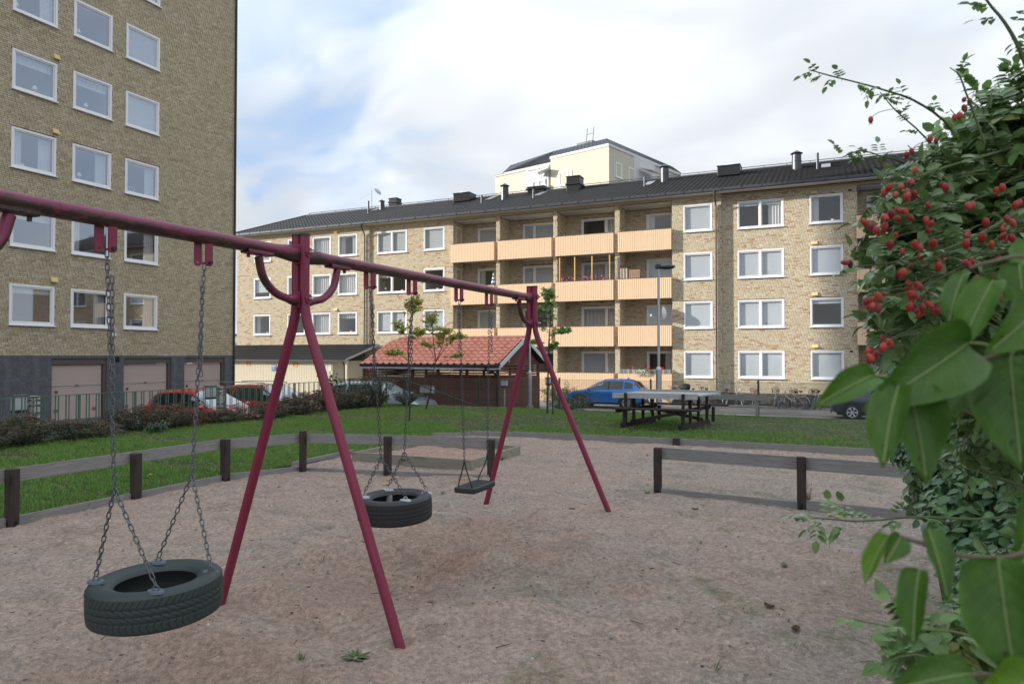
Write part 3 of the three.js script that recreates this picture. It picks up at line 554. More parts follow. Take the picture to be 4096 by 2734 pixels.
  // balcony oddments: glazed screen, reed mats, flowers are things of their own further down
  // roof: black pantiles on two slopes with a hip at the left end
  const EZ = HZ + 0.42, EY = 10.98, RZ = HZ - 6.3, EX0 = -42.0, EX1 = 15;
  const pr = (px, py) => onZ(px, py, RZ); const RY = pr(3000, 682).y, RX0 = pr(1221, 857).x;
  const slope = V3(0, RY - EY, RZ - EZ), SL = slope.length(), sd = slope.clone().normalize(), nrm = V3(0, -sd.z, sd.y);
  const tileMat = std([0.030, 0.031, 0.034], 0.55), under = std([0.02, 0.02, 0.022], 0.8);
  const roof = part('roof', [quad([EX0, EY - 0.05, EZ], [EX1, EY - 0.05, EZ], [EX1, RY - 0.05, RZ], [RX0, RY - 0.05, RZ]), quad([EX0, EY - 0.05, EZ], [RX0, RY - 0.05, RZ], [RX0, RY - 0.05, RZ - 0.1], [EX0, EY - 0.05, RZ - 6]), quad([RX0, RY - 0.05, RZ], [EX1, RY - 0.05, RZ], [EX1, EY - 0.05, RZ - 6], [EX0, EY - 0.05, RZ - 6]), box(EX1 - EX0 - 0.1, 0.05, 0.5, (EX0 + EX1) / 2, EY - 0.1, EZ - 0.28)], under, b);
  const TW = 0.30, TL = 0.345;
  const tg = (() => { const g = new THREE.PlaneGeometry(TW + 0.012, TL + 0.06, 7, 1), p = g.attributes.position; for (let i = 0; i < p.count; i++) { const t = p.getX(i) / TW + 0.5; const wv = 0.017 * Math.sin(t * 6.283 + 0.6); p.setZ(i, wv + (p.getY(i) < 0 ? 0.055 : 0.008)); } g.computeVertexNormals(); const f = g.clone(); const lip = new THREE.PlaneGeometry(TW + 0.012, 0.03, 7, 1), q = lip.attributes.position; for (let i = 0; i < q.count; i++) { const t = q.getX(i) / TW + 0.5; q.setXYZ(i, q.getX(i), -(TL + 0.06) / 2, 0.017 * Math.sin(t * 6.283 + 0.6) + (q.getY(i) > 0 ? 0.055 : 0.02)); } lip.computeVertexNormals(); return merge([f, lip]); })();
  const basis = new THREE.Matrix4().makeBasis(V3(1, 0, 0), sd, nrm), tl = [];
  for (let j = 0; (j + 0.5) * TL < SL; j++) for (let i = 0; EX0 + (i + 0.5) * TW < EX1; i++) {
    const x = EX0 + (i + 0.5) * TW, s = (j + 0.5) * TL, hipX = lerp(EX0, RX0, s / SL); if (x < hipX + 0.12) continue;
    tl.push(basis.clone().setPosition(V3(x, EY, EZ).addScaledVector(sd, s)));
  }
  tl.sort((a, c) => Math.hypot(a.elements[12], a.elements[14]) - Math.hypot(c.elements[12], c.elements[14]));
  tl.slice(0, 300).forEach((m) => { const t = part('roof_tile', tg, tileMat, roof); t.applyMatrix4(m); });
  instanced('roof_tiles', tg, tileMat, tl.slice(300), roof);
  { const l = []; for (let x = EX0; x < EX1; x += 0.0) { const nx = Math.min(EX1, x + 1.05); l.push(box(nx - x - 0.03, 0.16, 0.11, (x + nx) / 2, EY - 0.05, EZ + 0.04, 0.03), box(0.03, 0.175, 0.125, nx, EY - 0.05, EZ + 0.045)); x = nx; if (x >= EX1) break; } part('gutter', l, std([0.065, 0.068, 0.075], 0.45, { metalness: 0.4 }), b); }
  part('eave_trim', [box(EX1 - EX0, 0.05, 0.06, (EX0 + EX1) / 2, EY - 0.155, EZ - 0.02)], std([0.55, 0.57, 0.6], 0.5, { metalness: 0.3 }), b);
  part('eave_soffit', [box(EX1 - EX0 - 0.3, 0.04, 0.42, (EX0 + EX1) / 2, EY - 0.16, EZ - 0.26)], std([0.5, 0.42, 0.3], 0.85), b);
  { const cl = [], crow = []; for (const [yy, oo] of [[10.78, 0.035], [10.70, 0.018]]) for (const s of [segA, segB, segC]) cl.push(box(s.x1 - s.x0, 0.06, 0.05 + oo, (s.x0 + s.x1) / 2, yy, s.z + oo / 2)); part('brick_cornice', cl, std([0.58, 0.46, 0.29], 0.9), b); }
  { const l = []; const y = RY + 0.24, z = RZ - 0.05; l.push(rod([RX0 + 0.3, y, z], [EX1, y, z], 0.022, 6)); for (let x = RX0 + 0.4; x < EX1; x += 1.35) l.push(rod([x, RY - 0.05, z], [x, y, z], 0.02, 5)); part('ridge_rail', l, M.darkMetal, b); part('ridge_cap', [tube([[RX0, RY + 0.03, RZ], [EX1, RY + 0.03, RZ]], 0.10, 2, 10), tube([[EX0, EY + 0.03, EZ], [RX0, RY + 0.03, RZ]], 0.09, 2, 10)], tileMat, b); }
  const dp = std([0.028, 0.026, 0.028], 0.45), dpBrown = std([0.06, 0.04, 0.038], 0.5);
  const pipe = (x, z, m) => part('drain_pipe', [tube([[x, EY - 0.12, EZ + 0.04], [x, EY - 0.38, EZ], [x, EY - 0.75, z + 0.12], [x, EY - 1.1, z + 0.08]], 0.045, 20, 10), rod([x, FOOT + 0.05, z + 0.08], [x, EY - 1.05, z + 0.08], 0.045, 10), new THREE.CylinderGeometry(0.11, 0.05, 0.2, 12).translate(x, EY - 0.2, EZ + 0.04)], m, b);
  pipe(-29.62, segA.z, dp); pipe(-5.66, segB.z, dpBrown);
  const vm = std([0.78, 0.60, 0.28], 0.7), yv = (x, y, z) => part('wall_vent', [new THREE.ExtrudeGeometry(new THREE.Shape([new THREE.Vector2(0, 0), new THREE.Vector2(0.12, 0), new THREE.Vector2(0.03, 0.17), new THREE.Vector2(0, 0.17)]), { depth: 0.3, bevelEnabled: false }).rotateY(-Math.PI / 2).translate(x + 0.3, y, z)], vm, b);
  for (const y of [10.4, 7.66, 4.9, 2.1]) yv(-0.72, y, segC.z); for (const y of [10.5, 7.7, 4.9]) yv(-32.3, y, segA.z);
  for (const y of [10.42, 7.6, 1.9]) part('air_grille', [box(0.16, 0.1, 0.02, 1.18, y, segC.z + 0.02), box(0.14, 0.012, 0.02, 1.18, y + 0.02, segC.z + 0.034), box(0.14, 0.012, 0.02, 1.18, y - 0.02, segC.z + 0.034)], M.darkMetal, b);
  // roof furniture set on the slope
  const onRoof = (px, py) => { const d = pixelRay(px * VIEW, py * VIEW), o = V3(0, EY, EZ); const t = o.clone().sub(camera.position).dot(nrm) / d.dot(nrm); return d.multiplyScalar(t).add(camera.position); };
  const flue = (px, py, r, h, hat) => { const p = onRoof(px, py), l = [rod([p.x, p.y - 0.3, p.z], [p.x, p.y + h, p.z], r, 14)]; if (hat) l.push(new THREE.ConeGeometry(r * 1.35, r * 0.8, 14).translate(p.x, p.y + h + r * 0.75, p.z), rod([p.x, p.y + h - 0.05, p.z], [p.x, p.y + h + r * 0.5, p.z], r * 0.7, 10), rod([p.x, p.y + 0.55 * h, p.z], [p.x, p.y + 0.6 * h, p.z], r * 1.07, 14)); part('flue', l, std([0.075, 0.08, 0.088], 0.4, { metalness: 0.5 }), b); };
  flue(1158, 457, 0.27, 0.85, true); flue(1525, 416, 0.27, 0.85, true); flue(1828, 388, 0.27, 0.85, true); flue(876, 481, 0.2, 0.6, true); flue(1105, 467, 0.07, 0.62, false); flue(1224, 455, 0.07, 0.62, false); flue(1479, 428, 0.07, 0.62, false); flue(1876, 388, 0.08, 0.95, false); flue(845, 490, 0.07, 1.0, false);
  const hood = (px, py, w, h, lid) => { const p = onRoof(px, py); part('vent_hood', [box(w, h, w, p.x, p.y + h / 2 - 0.1, p.z - 0.2, 0.02), box(w * 1.15, 0.12, w * 1.15, p.x, p.y + h * 0.42, p.z - 0.2, 0.02), box(w * 1.08, 0.06, w * 1.08, p.x, p.y + h - 0.05, p.z - 0.2, 0.01)], std([0.022, 0.022, 0.025], 0.4, { metalness: 0.3 }), b); };
  hood(903, 472, 0.75, 0.65); hood(1317, 437, 0.95, 1.0); hood(1234, 440, 1.3, 0.35);
  for (const [px, py] of [[1066, 462], [1674, 403]]) {   // tilted smoke hatches with pale domes
    const p = onRoof(px, py); part('smoke_hatch', [box(1.35, 0.6, 1.1, 0, 0.22, 0, 0.02), box(1.42, 0.05, 1.2, 0, 0.54, 0, 0.02)], std([0.015, 0.015, 0.017], 0.3), b).position.copy(p); part('hatch_dome', new THREE.SphereGeometry(1, 20, 8, 0, 6.3, 0, 1.57).scale(0.62, 0.14, 0.52).translate(0, 0.56, 0), std([0.75, 0.77, 0.8], 0.25), b).position.copy(p);
  }
  { const m = std([0.30, 0.31, 0.33], 0.4, { metalness: 0.6 }); for (const [px, py] of [[1130, 455], [1240, 446], [1490, 422], [870, 480], [1895, 382]]) { const p = onRoof(px, py); const g = box(0.5, 1.7, 0.02); const q = part('flashing', g, m, b); q.applyMatrix4(basis.clone().setPosition(p.addScaledVector(nrm, 0.075))); } }
  { const p = onRoof(852, 478); part('satellite_dish', [new THREE.SphereGeometry(0.55, 20, 8, 0, 6.3, 0, 0.75).rotateX(0.9).rotateY(1.5).translate(p.x + 0.3, p.y + 1.1, p.z), rod([p.x, p.y - 0.2, p.z], [p.x, p.y + 1.55, p.z], 0.03, 6), rod([p.x, p.y + 1.3, p.z], [p.x - 1.2, p.y + 0.9, p.z], 0.015, 5)], std([0.5, 0.5, 0.52], 0.5, { side: THREE.DoubleSide }), b); }
}
// ---------------------------------------------------------------- low garage with black corrugated roof
function sign(w, h, draw, pw = 256) {
  const c = document.createElement('canvas'); c.width = pw; c.height = Math.round(pw * h / w); const x = c.getContext('2d'); draw(x, c.width, c.height);
  const t = new THREE.CanvasTexture(c); t.colorSpace = THREE.SRGBColorSpace; t.magFilter = THREE.LinearFilter; return std([1, 1, 1], 0.5, { map: t });
}
function plate(parent, name, w, h, mat, x, y, z, turn = 0) {
  const g = sub(name, parent, [x, y, z], turn); part('plate', box(w, h, 0.012), M.galv, g); const f = new THREE.PlaneGeometry(w, h).translate(0, 0, 0.009); part('face', f, mat, g); return g;
}
{
  const b = thing('low_garage', 'low cream slatted garage with black corrugated roof and parking signs', 'garage');
  const z0 = -37.2, x0 = -43, x1 = -29.7, x2 = -28.5, top = 1.40, foot = -1.1;
  const cream = std([0.66, 0.60, 0.46], 0.75), n = Math.round((x1 - x0) / 0.145), l = [box(x1 - x0, top - foot, 0.03, (x0 + x1) / 2, (top + foot) / 2, z0 - 0.03)];
  for (let i = 0; i < n; i++) l.push(box(0.118, top - foot - 0.01, 0.024, x0 + (i + 0.5) * (x1 - x0) / n, (top + foot) / 2, z0 - 0.004, 0.004));
  part('front_wall', l, cream, b);
  part('side_wall', box(0.1, 2.42, 3.2, x1 - 0.05, foot + 1.21, z0 - 1.65), cream, b);
  // corrugated roof sheet
  const w = x2 - x0 + 0.3, seg = Math.round(w / 0.0375), g = new THREE.PlaneGeometry(w, 1, seg, 1), p = g.attributes.position, ya = 1.42, yb = 2.46, za = z0 + 0.35, zb = HZ + 0.03;
  for (let i = 0; i < p.count; i++) { const t = p.getY(i) + 0.5, x = p.getX(i) + (x0 + x2) / 2; p.setXYZ(i, x, lerp(ya, yb, t) + 0.028 * Math.sin(x / 0.15 * 6.283), lerp(za, zb, t)); }
  g.computeVertexNormals(); part('roof_sheet', g, std([0.030, 0.032, 0.038], 0.5, { side: THREE.DoubleSide }), b);
  part('fascia', [box(w, 0.10, 0.03, (x0 + x2) / 2, 1.36, za - 0.03)], std([0.03, 0.03, 0.035], 0.5), b);
  part('barge_board', [bar([x2 + 0.13, ya - 0.03, za], [x2 + 0.13, yb - 0.03, zb], 0.03, 0.12)], std([0.35, 0.36, 0.37], 0.5), b);
  part('porch_post', [box(0.11, top - foot, 0.11, x2, (top + foot) / 2, z0 + 0.1)], cream, b);
  part('drain_pipe', [tube([[x2 - 0.1, 1.3, za], [x2 - 0.2, 1.15, z0 + 0.15], [x2 - 0.2, 0.9, z0 + 0.1], [x2 - 0.2, foot, z0 + 0.1]], 0.04, 20, 8)], M.darkMetal, b);
  const door = sub('door', b, [-29.1, foot, HZ + 0.03]); part('door_leaf', [box(1.1, 2.6, 0.06, 0, 1.3, 0), box(0.9, 0.03, 0.02, 0, 0.9, 0.04)], std([0.22, 0.095, 0.04], 0.5), door); part('door_frame', [box(0.07, 2.7, 0.08, -0.6, 1.35, 0.01), box(0.07, 2.7, 0.08, 0.6, 1.35, 0.01)], M.frameWhite, door);
  const yellow = sign(0.42, 0.26, (c, W, H) => { c.fillStyle = '#e8a020'; c.fillRect(0, 0, W, H); c.strokeStyle = '#222'; c.lineWidth = 5; c.strokeRect(5, 5, W - 10, H - 10); c.fillStyle = '#c02018'; c.beginPath(); c.arc(W * 0.24, H / 2, H * 0.3, 0, 7); c.fill(); c.fillStyle = '#25408f'; c.beginPath(); c.arc(W * 0.24, H / 2, H * 0.22, 0, 7); c.fill(); c.strokeStyle = '#c02018'; c.lineWidth = 8; c.beginPath(); c.moveTo(W * 0.16, H * 0.33); c.lineTo(W * 0.32, H * 0.67); c.stroke(); c.fillStyle = '#111'; c.font = 'bold 27px sans-serif'; c.fillText('Parkering', W * 0.46, H * 0.46); c.fillText('förbjuden', W * 0.46, H * 0.74); });
  const blue = sign(0.46, 0.46, (c, W, H) => { c.fillStyle = '#12538f'; c.fillRect(0, 0, W, H); c.fillStyle = '#fff'; c.font = 'bold 62px sans-serif'; c.fillText('PRIVAT', 16, 74); c.font = 'bold 26px sans-serif'; c.beginPath(); c.arc(W * 0.32, H * 0.45, 15, 0, 7); c.fill(); c.fillRect(W * 0.2, H * 0.56, W * 0.28, 20); c.font = 'bold 30px sans-serif'; c.fillText('P', W * 0.58, H * 0.62); c.font = 'bold 22px sans-serif'; c.fillText('Hyresgäster', 22, H * 0.86); });
  const A = (x, y) => onZ(600 + x * 0.38314, 1340 + y * 0.38314, z0);
  for (const [x, y] of [[1029, 299], [1516, 307], [1732, 300]]) { const q = A(x, y); plate(b, 'parking_sign', 0.42, 0.26, yellow, q.x, q.y, z0 + 0.016); }
  { const q = A(1295, 342); plate(b, 'private_sign', 0.42, 0.42, blue, q.x, q.y, z0 + 0.016); }
  const post1 = sign(0.42, 0.42, (c, W, H) => { c.fillStyle = '#d8d6d0'; c.fillRect(0, 0, W, H); c.fillStyle = '#556'; c.fillRect(20, 60, W - 60, 14); c.fillRect(20, 95, W - 90, 10); c.fillStyle = '#b33'; c.fillRect(20, 20, 60, 20); });
  const post2 = sign(0.42, 0.42, (c, W, H) => { c.fillStyle = '#a5222c'; c.fillRect(0, 0, W, H); c.fillStyle = '#fff'; c.fillRect(W * 0.3, H * 0.3, W * 0.4, H * 0.18); c.fillRect(W * 0.46, H * 0.45, W * 0.1, H * 0.2); c.fillRect(W * 0.2, H * 0.8, W * 0.6, 10); });
  plate(b, 'notice', 0.4, 0.44, post1, -29.2, 1.22, HZ + 0.075); plate(b, 'notice', 0.4, 0.4, post2, -29.2, 0.77, HZ + 0.075);
  plate(b, 'notice', 0.3, 0.42, post1, -29.95, 0.9, z0 + 0.016);
}
// ---------------------------------------------------------------- red-brown shed with red pantiles
{
  const b = thing('bicycle_shed', 'red brown slatted shed with red tiled roof and white barge boards', 'shed');
  const xa = -17.3, xb = -11.5, za = -24.3, zb = -28.5, foot = -1.1, RYs = 2.36, EYs = 1.38, zr = (za + zb) / 2;
  const boardMat = std([0.185, 0.070, 0.050], 0.75, { map: T.stain }), boardMat2 = std([0.215, 0.083, 0.058], 0.75, { map: T.stain }), lath = std([0.22, 0.09, 0.062], 0.75, { map: T.stain }), dark = std([0.06, 0.025, 0.02], 0.8);
  // vertical boards, each its own piece
  const wallTop = 0.83, bw = 0.098, r = rng(31);
  const n1 = Math.round((xb - xa) / bw); for (let i = 0; i < n1; i++) part('board', cached('shedboard', () => box(bw * 0.86, wallTop - foot, 0.022, 0, (wallTop + foot) / 2, 0, 0.003)), r() < 0.5 ? boardMat : boardMat2, b).position.set(xa + (i + 0.5) * (xb - xa) / n1, 0, za);
  const n2 = Math.round((za - zb) / bw); for (let i = 0; i < n2; i++) part('board', cached('shedboard2', () => box(0.022, wallTop - foot, bw * 0.86, 0, (wallTop + foot) / 2, 0, 0.003)), r() < 0.5 ? boardMat : boardMat2, b).position.set(xb, 0, za - (i + 0.5) * (za - zb) / n2);
  part('wall_backing', [box(xb - xa, wallTop - foot - 0.02, 0.01, (xa + xb) / 2, (wallTop + foot) / 2, za - 0.02), box(0.01, wallTop - foot - 0.02, za - zb, xb - 0.02, (wallTop + foot) / 2, zr), box(xb - xa, wallTop - foot - 0.02, 0.03, (xa + xb) / 2, (wallTop + foot) / 2, zb)], dark, b);
  // open laths above
  for (let k = 0; k < 5; k++) { const y = 0.89 + k * 0.105; part('lath', box(xb - xa, 0.06, 0.022, (xa + xb) / 2, y, za + 0.006, 0.003), lath, b); part('lath', box(0.022, 0.06, za - zb, xb + 0.006, y, zr, 0.003), lath, b); part('lath', box(xb - xa, 0.06, 0.022, (xa + xb) / 2, y, zb - 0.006, 0.003), lath, b); part('lath', box(0.022, 0.06, za - zb, xa - 0.006, y, zr, 0.003), lath, b); }
  for (const x of [xa, -15.4, -14.2, -12.9, xb]) for (const z of [za - 0.05, zb + 0.05]) part('post', box(0.1, EYs - foot + 0.05, 0.08, clamp(x, xa + 0.05, xb - 0.06), (EYs + foot) / 2, z), dark, b);
  // gable with upright boards
  const gs = new THREE.Shape([new THREE.Vector2(-2.1, 0), new THREE.Vector2(2.1, 0), new THREE.Vector2(0, RYs - EYs - 0.06)]); part('gable_backing', new THREE.ExtrudeGeometry(gs, { depth: 0.02, bevelEnabled: false }).rotateY(Math.PI / 2).translate(xb - 0.02, EYs - 0.04, zr), dark, b);
  for (let i = 0; i < 42; i++) { const z = -2.08 + (i + 0.5) * 4.16 / 42, h = (RYs - EYs - 0.06) * (1 - Math.abs(z) / 2.1); if (h > 0.05) part('board', box(0.02, h, 0.084, xb + 0.012, EYs - 0.04 + h / 2, zr + z, 0.003), i % 3 ? boardMat2 : boardMat, b); }
  part('gable_lamp', [new THREE.CylinderGeometry(0.05, 0.05, 0.17, 12).translate(xb + 0.08, 1.5, zr + 1.35)], std([0.55, 0.50, 0.38], 0.5), b);
  // roof
  const ex0 = xa - 0.35, ex1 = xb + 0.25, ez = za + 0.38, slope = V3(0, RYs - EYs + 0.1, zr - ez), SL = slope.length(), sd = slope.clone().normalize(), nr = V3(0, -sd.z, sd.y), ey = EYs - 0.06;
  const sheet = part('roof', [quad([ex0, ey, ez], [ex1, ey, ez], [ex1, RYs, zr], [ex0 + 0.3, RYs, zr]), quad([ex1, ey, 2 * zr - ez], [ex0, ey, 2 * zr - ez], [ex0 + 0.3, RYs, zr], [ex1, RYs, zr])], dark, b);
  const TW = 0.30, TL = 0.325, mats = [std([0.66, 0.265, 0.185], 0.75), std([0.69, 0.29, 0.205], 0.75), std([0.61, 0.24, 0.165], 0.75)];
  const tg = (() => { const g = new THREE.PlaneGeometry(TW + 0.015, TL + 0.06, 10, 1), p = g.attributes.position, prof = (t) => t < 0.62 ? -0.012 * Math.sin(t / 0.62 * 3.1416) : 0.050 * Math.sin((t - 0.62) / 0.38 * 3.1416); for (let i = 0; i < p.count; i++) { const t = clamp(p.getX(i) / (TW + 0.015) + 0.5); p.setZ(i, prof(t) + (p.getY(i) < 0 ? 0.055 : 0.012)); } g.computeVertexNormals(); const lip = new THREE.PlaneGeometry(TW + 0.015, 0.03, 10, 1), q = lip.attributes.position; for (let i = 0; i < q.count; i++) { const t = clamp(q.getX(i) / (TW + 0.015) + 0.5); q.setXYZ(i, q.getX(i), -(TL + 0.06) / 2, prof(t) + (q.getY(i) > 0 ? 0.055 : 0.022)); } lip.computeVertexNormals(); return merge([g, lip]); })();
  const basis = new THREE.Matrix4().makeBasis(V3(1, 0, 0), sd, nr);
  for (let j = 0; (j + 0.6) * TL < SL; j++) for (let i = 0; ex0 + (i + 0.5) * TW < ex1; i++) { const t = part('roof_tile', tg, mats[Math.floor(r() * 3)], sheet); t.applyMatrix4(basis.clone().setPosition(V3(ex0 + (i + 0.5) * TW + (0.3 * j * TL / SL < i * TW ? 0 : 0.0), ey + 0.02, ez).addScaledVector(sd, (j + 0.5) * TL).addScaledVector(nr, (r() - 0.5) * 0.006))); }
  const cap = new THREE.CylinderGeometry(0.115, 0.125, 0.42, 12, 1, true, -1.6, 3.2).rotateZ(Math.PI / 2).rotateX(Math.PI / 2 * 0); for (let x = ex0 + 0.3; x < ex1 - 0.1; x += 0.38) { const t = part('ridge_tile', cap, mats[Math.floor(r() * 3)], sheet); t.position.set(x + 0.19, RYs + 0.03, zr); t.rotation.x = -Math.PI / 2; }
  const wm = std([0.62, 0.63, 0.65], 0.6);
  part('barge_board', [bar([ex1 + 0.012, ey - 0.02, ez], [ex1 + 0.012, RYs + 0.03, zr + 0.0], 0.028, 0.17), bar([ex1 + 0.012, ey - 0.02, 2 * zr - ez], [ex1 + 0.012, RYs + 0.03, zr], 0.027, 0.168)], wm, b);
  part('eave_board', [box(ex1 - ex0, 0.15, 0.028, (ex0 + ex1) / 2, ey - 0.09, ez - 0.02)], wm, b);
  part('gutter', [rod([ex0, ey - 0.02, ez + 0.05], [ex1 - 0.05, ey - 0.035, ez + 0.05], 0.055, 10), tube([[xb - 0.35, ey - 0.05, ez + 0.04], [xb - 0.33, ey - 0.2, ez], [xb - 0.05, ey - 0.36, za + 0.08], [xb - 0.02, ey - 0.6, za + 0.07], [xb - 0.02, foot, za + 0.07]], 0.045, 30, 8)], M.blackPlastic, b);
  part('foundation', [box(xb - xa + 0.1, 0.14, za - zb + 0.1, (xa + xb) / 2, foot + 0.05, zr)], std([0.3, 0.3, 0.29], 0.9), b);
}
// ---------------------------------------------------------------- tall pale house behind, turned to the street grid
{
  const c = atDepth(2436, 581, 86), turn = YAW;   // its front corner, by its windows' size
  const b = thing('tower_house', 'pale cream tower house with black seamed mansard roof rising behind the long roof', 'building', [c.x, 0, c.z]);
  const TOPY = c.y, dirL = V3(-Math.sin(0.864), 0, -Math.cos(0.864)).applyAxisAngle(V3(0, 1, 0), YAW), dirR = V3(Math.sin(0.707), 0, -Math.cos(0.707)).applyAxisAngle(V3(0, 1, 0), YAW), nL = new THREE.Vector3().crossVectors(dirL, V3(0, 1, 0)).negate(), nR = new THREE.Vector3().crossVectors(V3(0, 1, 0), dirR).negate();
  const WL = 18.6, WR = 18.8, cream = std([0.54, 0.51, 0.405], 0.85), creamR = cream, white = std([0.64, 0.64, 0.64], 0.7);
  // local frame on each face: u along, n out
  const faceL = frameAt([0, 0, 0], dirL, nL), faceR = frameAt([0, 0, 0], dirR, nR);
  const put = (name, geo, mat, m, parent = b) => { const p = part(name, geo, mat, parent); p.applyMatrix4(m); return p; };
  const slab = (w, h, d, x, y, z) => box(w, h, d, x, y, z);
  // main body as two wall blocks and the set-back middle
  put('wall', [slab(9.0, TOPY + 1.1, 9.0, 4.5, (TOPY - 1.1) / 2, -4.5), slab(11.2, TOPY + 1.1 - 0.1, 8.0, 9.0 + 5.6, (TOPY - 0.1 - 1.1) / 2, -5.6)], cream, faceL);
  put('wall', [slab(WR - 0.1, TOPY + 1.1 - 0.05, 8.9, WR / 2, (TOPY - 1.15) / 2, -4.5)], creamR, faceR);
  put('cornice', [slab(9.1, 0.35, 0.12, 4.55, TOPY + 0.1, 0.02), slab(11.2, 0.3, 0.12, 14.6, TOPY - 0.1, -1.54)], white, faceL); put('cornice', [slab(WR, 0.35, 0.12, WR / 2, TOPY + 0.1, 0.02)], white, faceR);
  // white stairwell bay and balcony screens
  const ribs = (w, h, x, y, z) => { const l = [slab(w, h, 0.3, x, y, z - 0.16)]; for (let k = 0; k < Math.round(w / 0.3); k++) l.push(slab(0.18, h, 0.05, x - w / 2 + (k + 0.5) * w / Math.round(w / 0.3), y, z)); return l; };
  put('stair_bay', ribs(3.6, 12, 11.2, TOPY - 6.9, -0.1), white, faceL); put('stair_bay', [slab(3.6, 12, 1.6, 11.2, TOPY - 6.9, -1.1), slab(3.8, 0.3, 1.9, 11.2, TOPY - 0.8, -0.9)], white, faceL);
  put('balcony_front', ribs(1.2, 1.6, 9.9, TOPY - 4.2, 0.6), white, faceL); put('awning', [bar([9.0, TOPY - 1.4, 0.2], [10.4, TOPY - 1.9, 0.9], 1.4, 0.05)], white, faceL);
  put('wall', ribs(5.6, 12, 8.6, TOPY - 6.05, 0.06), white, faceR); put('awning', [bar([8.6, TOPY - 1.4, 0.3], [8.6, TOPY - 1.9, 1.9], 3.4, 0.06)], white, faceR); put('balcony_front', ribs(3.6, 1.5, 11.5, TOPY - 5.4, 1.4), white, faceR);
  const win = (m, x, y, w, h, o) => makeWindow(b, m.clone().multiply(new THREE.Matrix4().makeTranslation(x, y, 0)), w, h, { frame: 0.14, out: 0.05, roomDepth: 1, ...o });
  const flip = (x, w) => x;
  for (const k of [0, 1]) { win(faceL.clone().multiply(new THREE.Matrix4().makeTranslation(0, 0, 0.02)), 5.55, TOPY - 3.9 - k * 3.0, 2.1, 1.9, { split: [0.75], lamp: k ? undefined : 0.3 }); win(faceL.clone().multiply(new THREE.Matrix4().makeTranslation(0, 0, 0.02)), 9.9, TOPY - 4.4 - k * 3, 2.2, 1.9, { split: [1.1] }); win(faceL.clone().multiply(new THREE.Matrix4().makeTranslation(0, 0, -1.57)), 13.0, TOPY - 4.0 - k * 3, 1.9, 1.8, { blind: 0.9 }); }
  for (const k of [0, 1]) { win(faceR, 1.5, TOPY - 3.6 - k * 3.0, 1.5, 1.9, { blind: 0.9 }); win(faceR, 4.6, TOPY - 3.6 - k * 3.0, 1.6, 1.9, {}); }
  // mansard roof with standing seams
  const rm = std([0.055, 0.06, 0.07], 0.45, { metalness: 0.3 });
  const P = (m, x, y, z) => V3(x, y, z).applyMatrix4(m), roof = [], h = 1.25, ins = 0.9, y0 = TOPY + 0.28, y1 = TOPY + h;
  const c0 = P(faceL, -0.1, y0, 0.1), c1 = P(faceL, ins, y1, -ins), r0 = P(faceR, WR + 0.1, y0, 0.1), r1 = P(faceR, WR - ins, y1, -ins), l0 = P(faceL, 9.1, y0, 0.1), l1 = P(faceL, 9.1, y1, -ins), m0 = P(faceL, 18.6, y0 - 0.15, -1.6), m1 = P(faceL, 17.9, y1 - 0.02, -2.4), m2 = P(faceL, 9.1, y0 - 0.15, -1.6);
  roof.push(quad(l0, c0, c1, l1), quad(c0, r0, r1, c1), quad(m0, m2, l1, m1), quad(l1, c1, r1, P(faceL, 9.1, y1, -9)), quad(m1, l1, P(faceL, 9.1, y1, -8), P(faceL, 17.9, y1, -8)), quad(m0, m1, P(faceL, 17.9, y1, -8), P(faceL, 18.6, y0 - 0.15, -9)), quad(r0, P(faceR, WR, y0, -9), P(faceR, WR - ins, y1, -8), r1));
  const rf = part('roof', roof, rm, b), seam = []; const seams = (a0, a1, b0, b1, n) => { for (let k = 0; k <= n; k++) seam.push(rod(a0.clone().lerp(a1, k / n), b0.clone().lerp(b1, k / n), 0.05, 4)); };
  seams(c0, r0, c1, r1, 30); seams(l0, c0, l1, c1, 15); seams(m0, m2, m1, l1, 11); part('seam', seam, rm, rf);
  put('flat_roof', [slab(1.7, 0.22, 8, 19.4, TOPY + 0.05, -5.4)], rm, faceL);
  put('roof_box', [slab(2.4, 0.5, 2, 4.6, TOPY + h + 0.2, -2.4), rod([4.2, TOPY + h, -1.2], [4.0, TOPY + h + 2.0, -1.2], 0.04, 5), rod([3.2, TOPY + h, -1.2], [3.0, TOPY + h + 2.0, -1.2], 0.04, 5), rod([4.1, TOPY + h + 1.2, -1.2], [3.1, TOPY + h + 1.2, -1.2], 0.03, 5)], rm, faceL);
}
// ---------------------------------------------------------------- shop block far down the street, seen in the gap between the houses
{
  const p = atDepth(948, 1340, 120), b = thing('shop_block', 'distant pale shop block with blue signs glimpsed in the gap between the houses', 'building', [p.x, 0, p.z], 0.3);
  part('wall', [box(16, 6.2, 10, -2, 2.0, -5)], std([0.62, 0.62, 0.62], 0.8), b); part('roof', [box(16.4, 0.3, 10.4, -2, 5.2, -5)], std([0.05, 0.10, 0.2], 0.6), b);
  part('sign_band', [box(15, 1.0, 0.2, -2, 4.3, 0.1)], std([0.75, 0.77, 0.8], 0.5), b); part('sign_band', [box(15, 0.9, 0.2, -2, -0.2 + 0.6, 0.1)], std([0.02, 0.10, 0.32], 0.5), b);
  for (let k = 0; k < 5; k++) part('window', box(2.2, 1.6, 0.1, -8 + k * 3, 2.4, 0.06), std([0.1, 0.12, 0.14], 0.15), b);
}
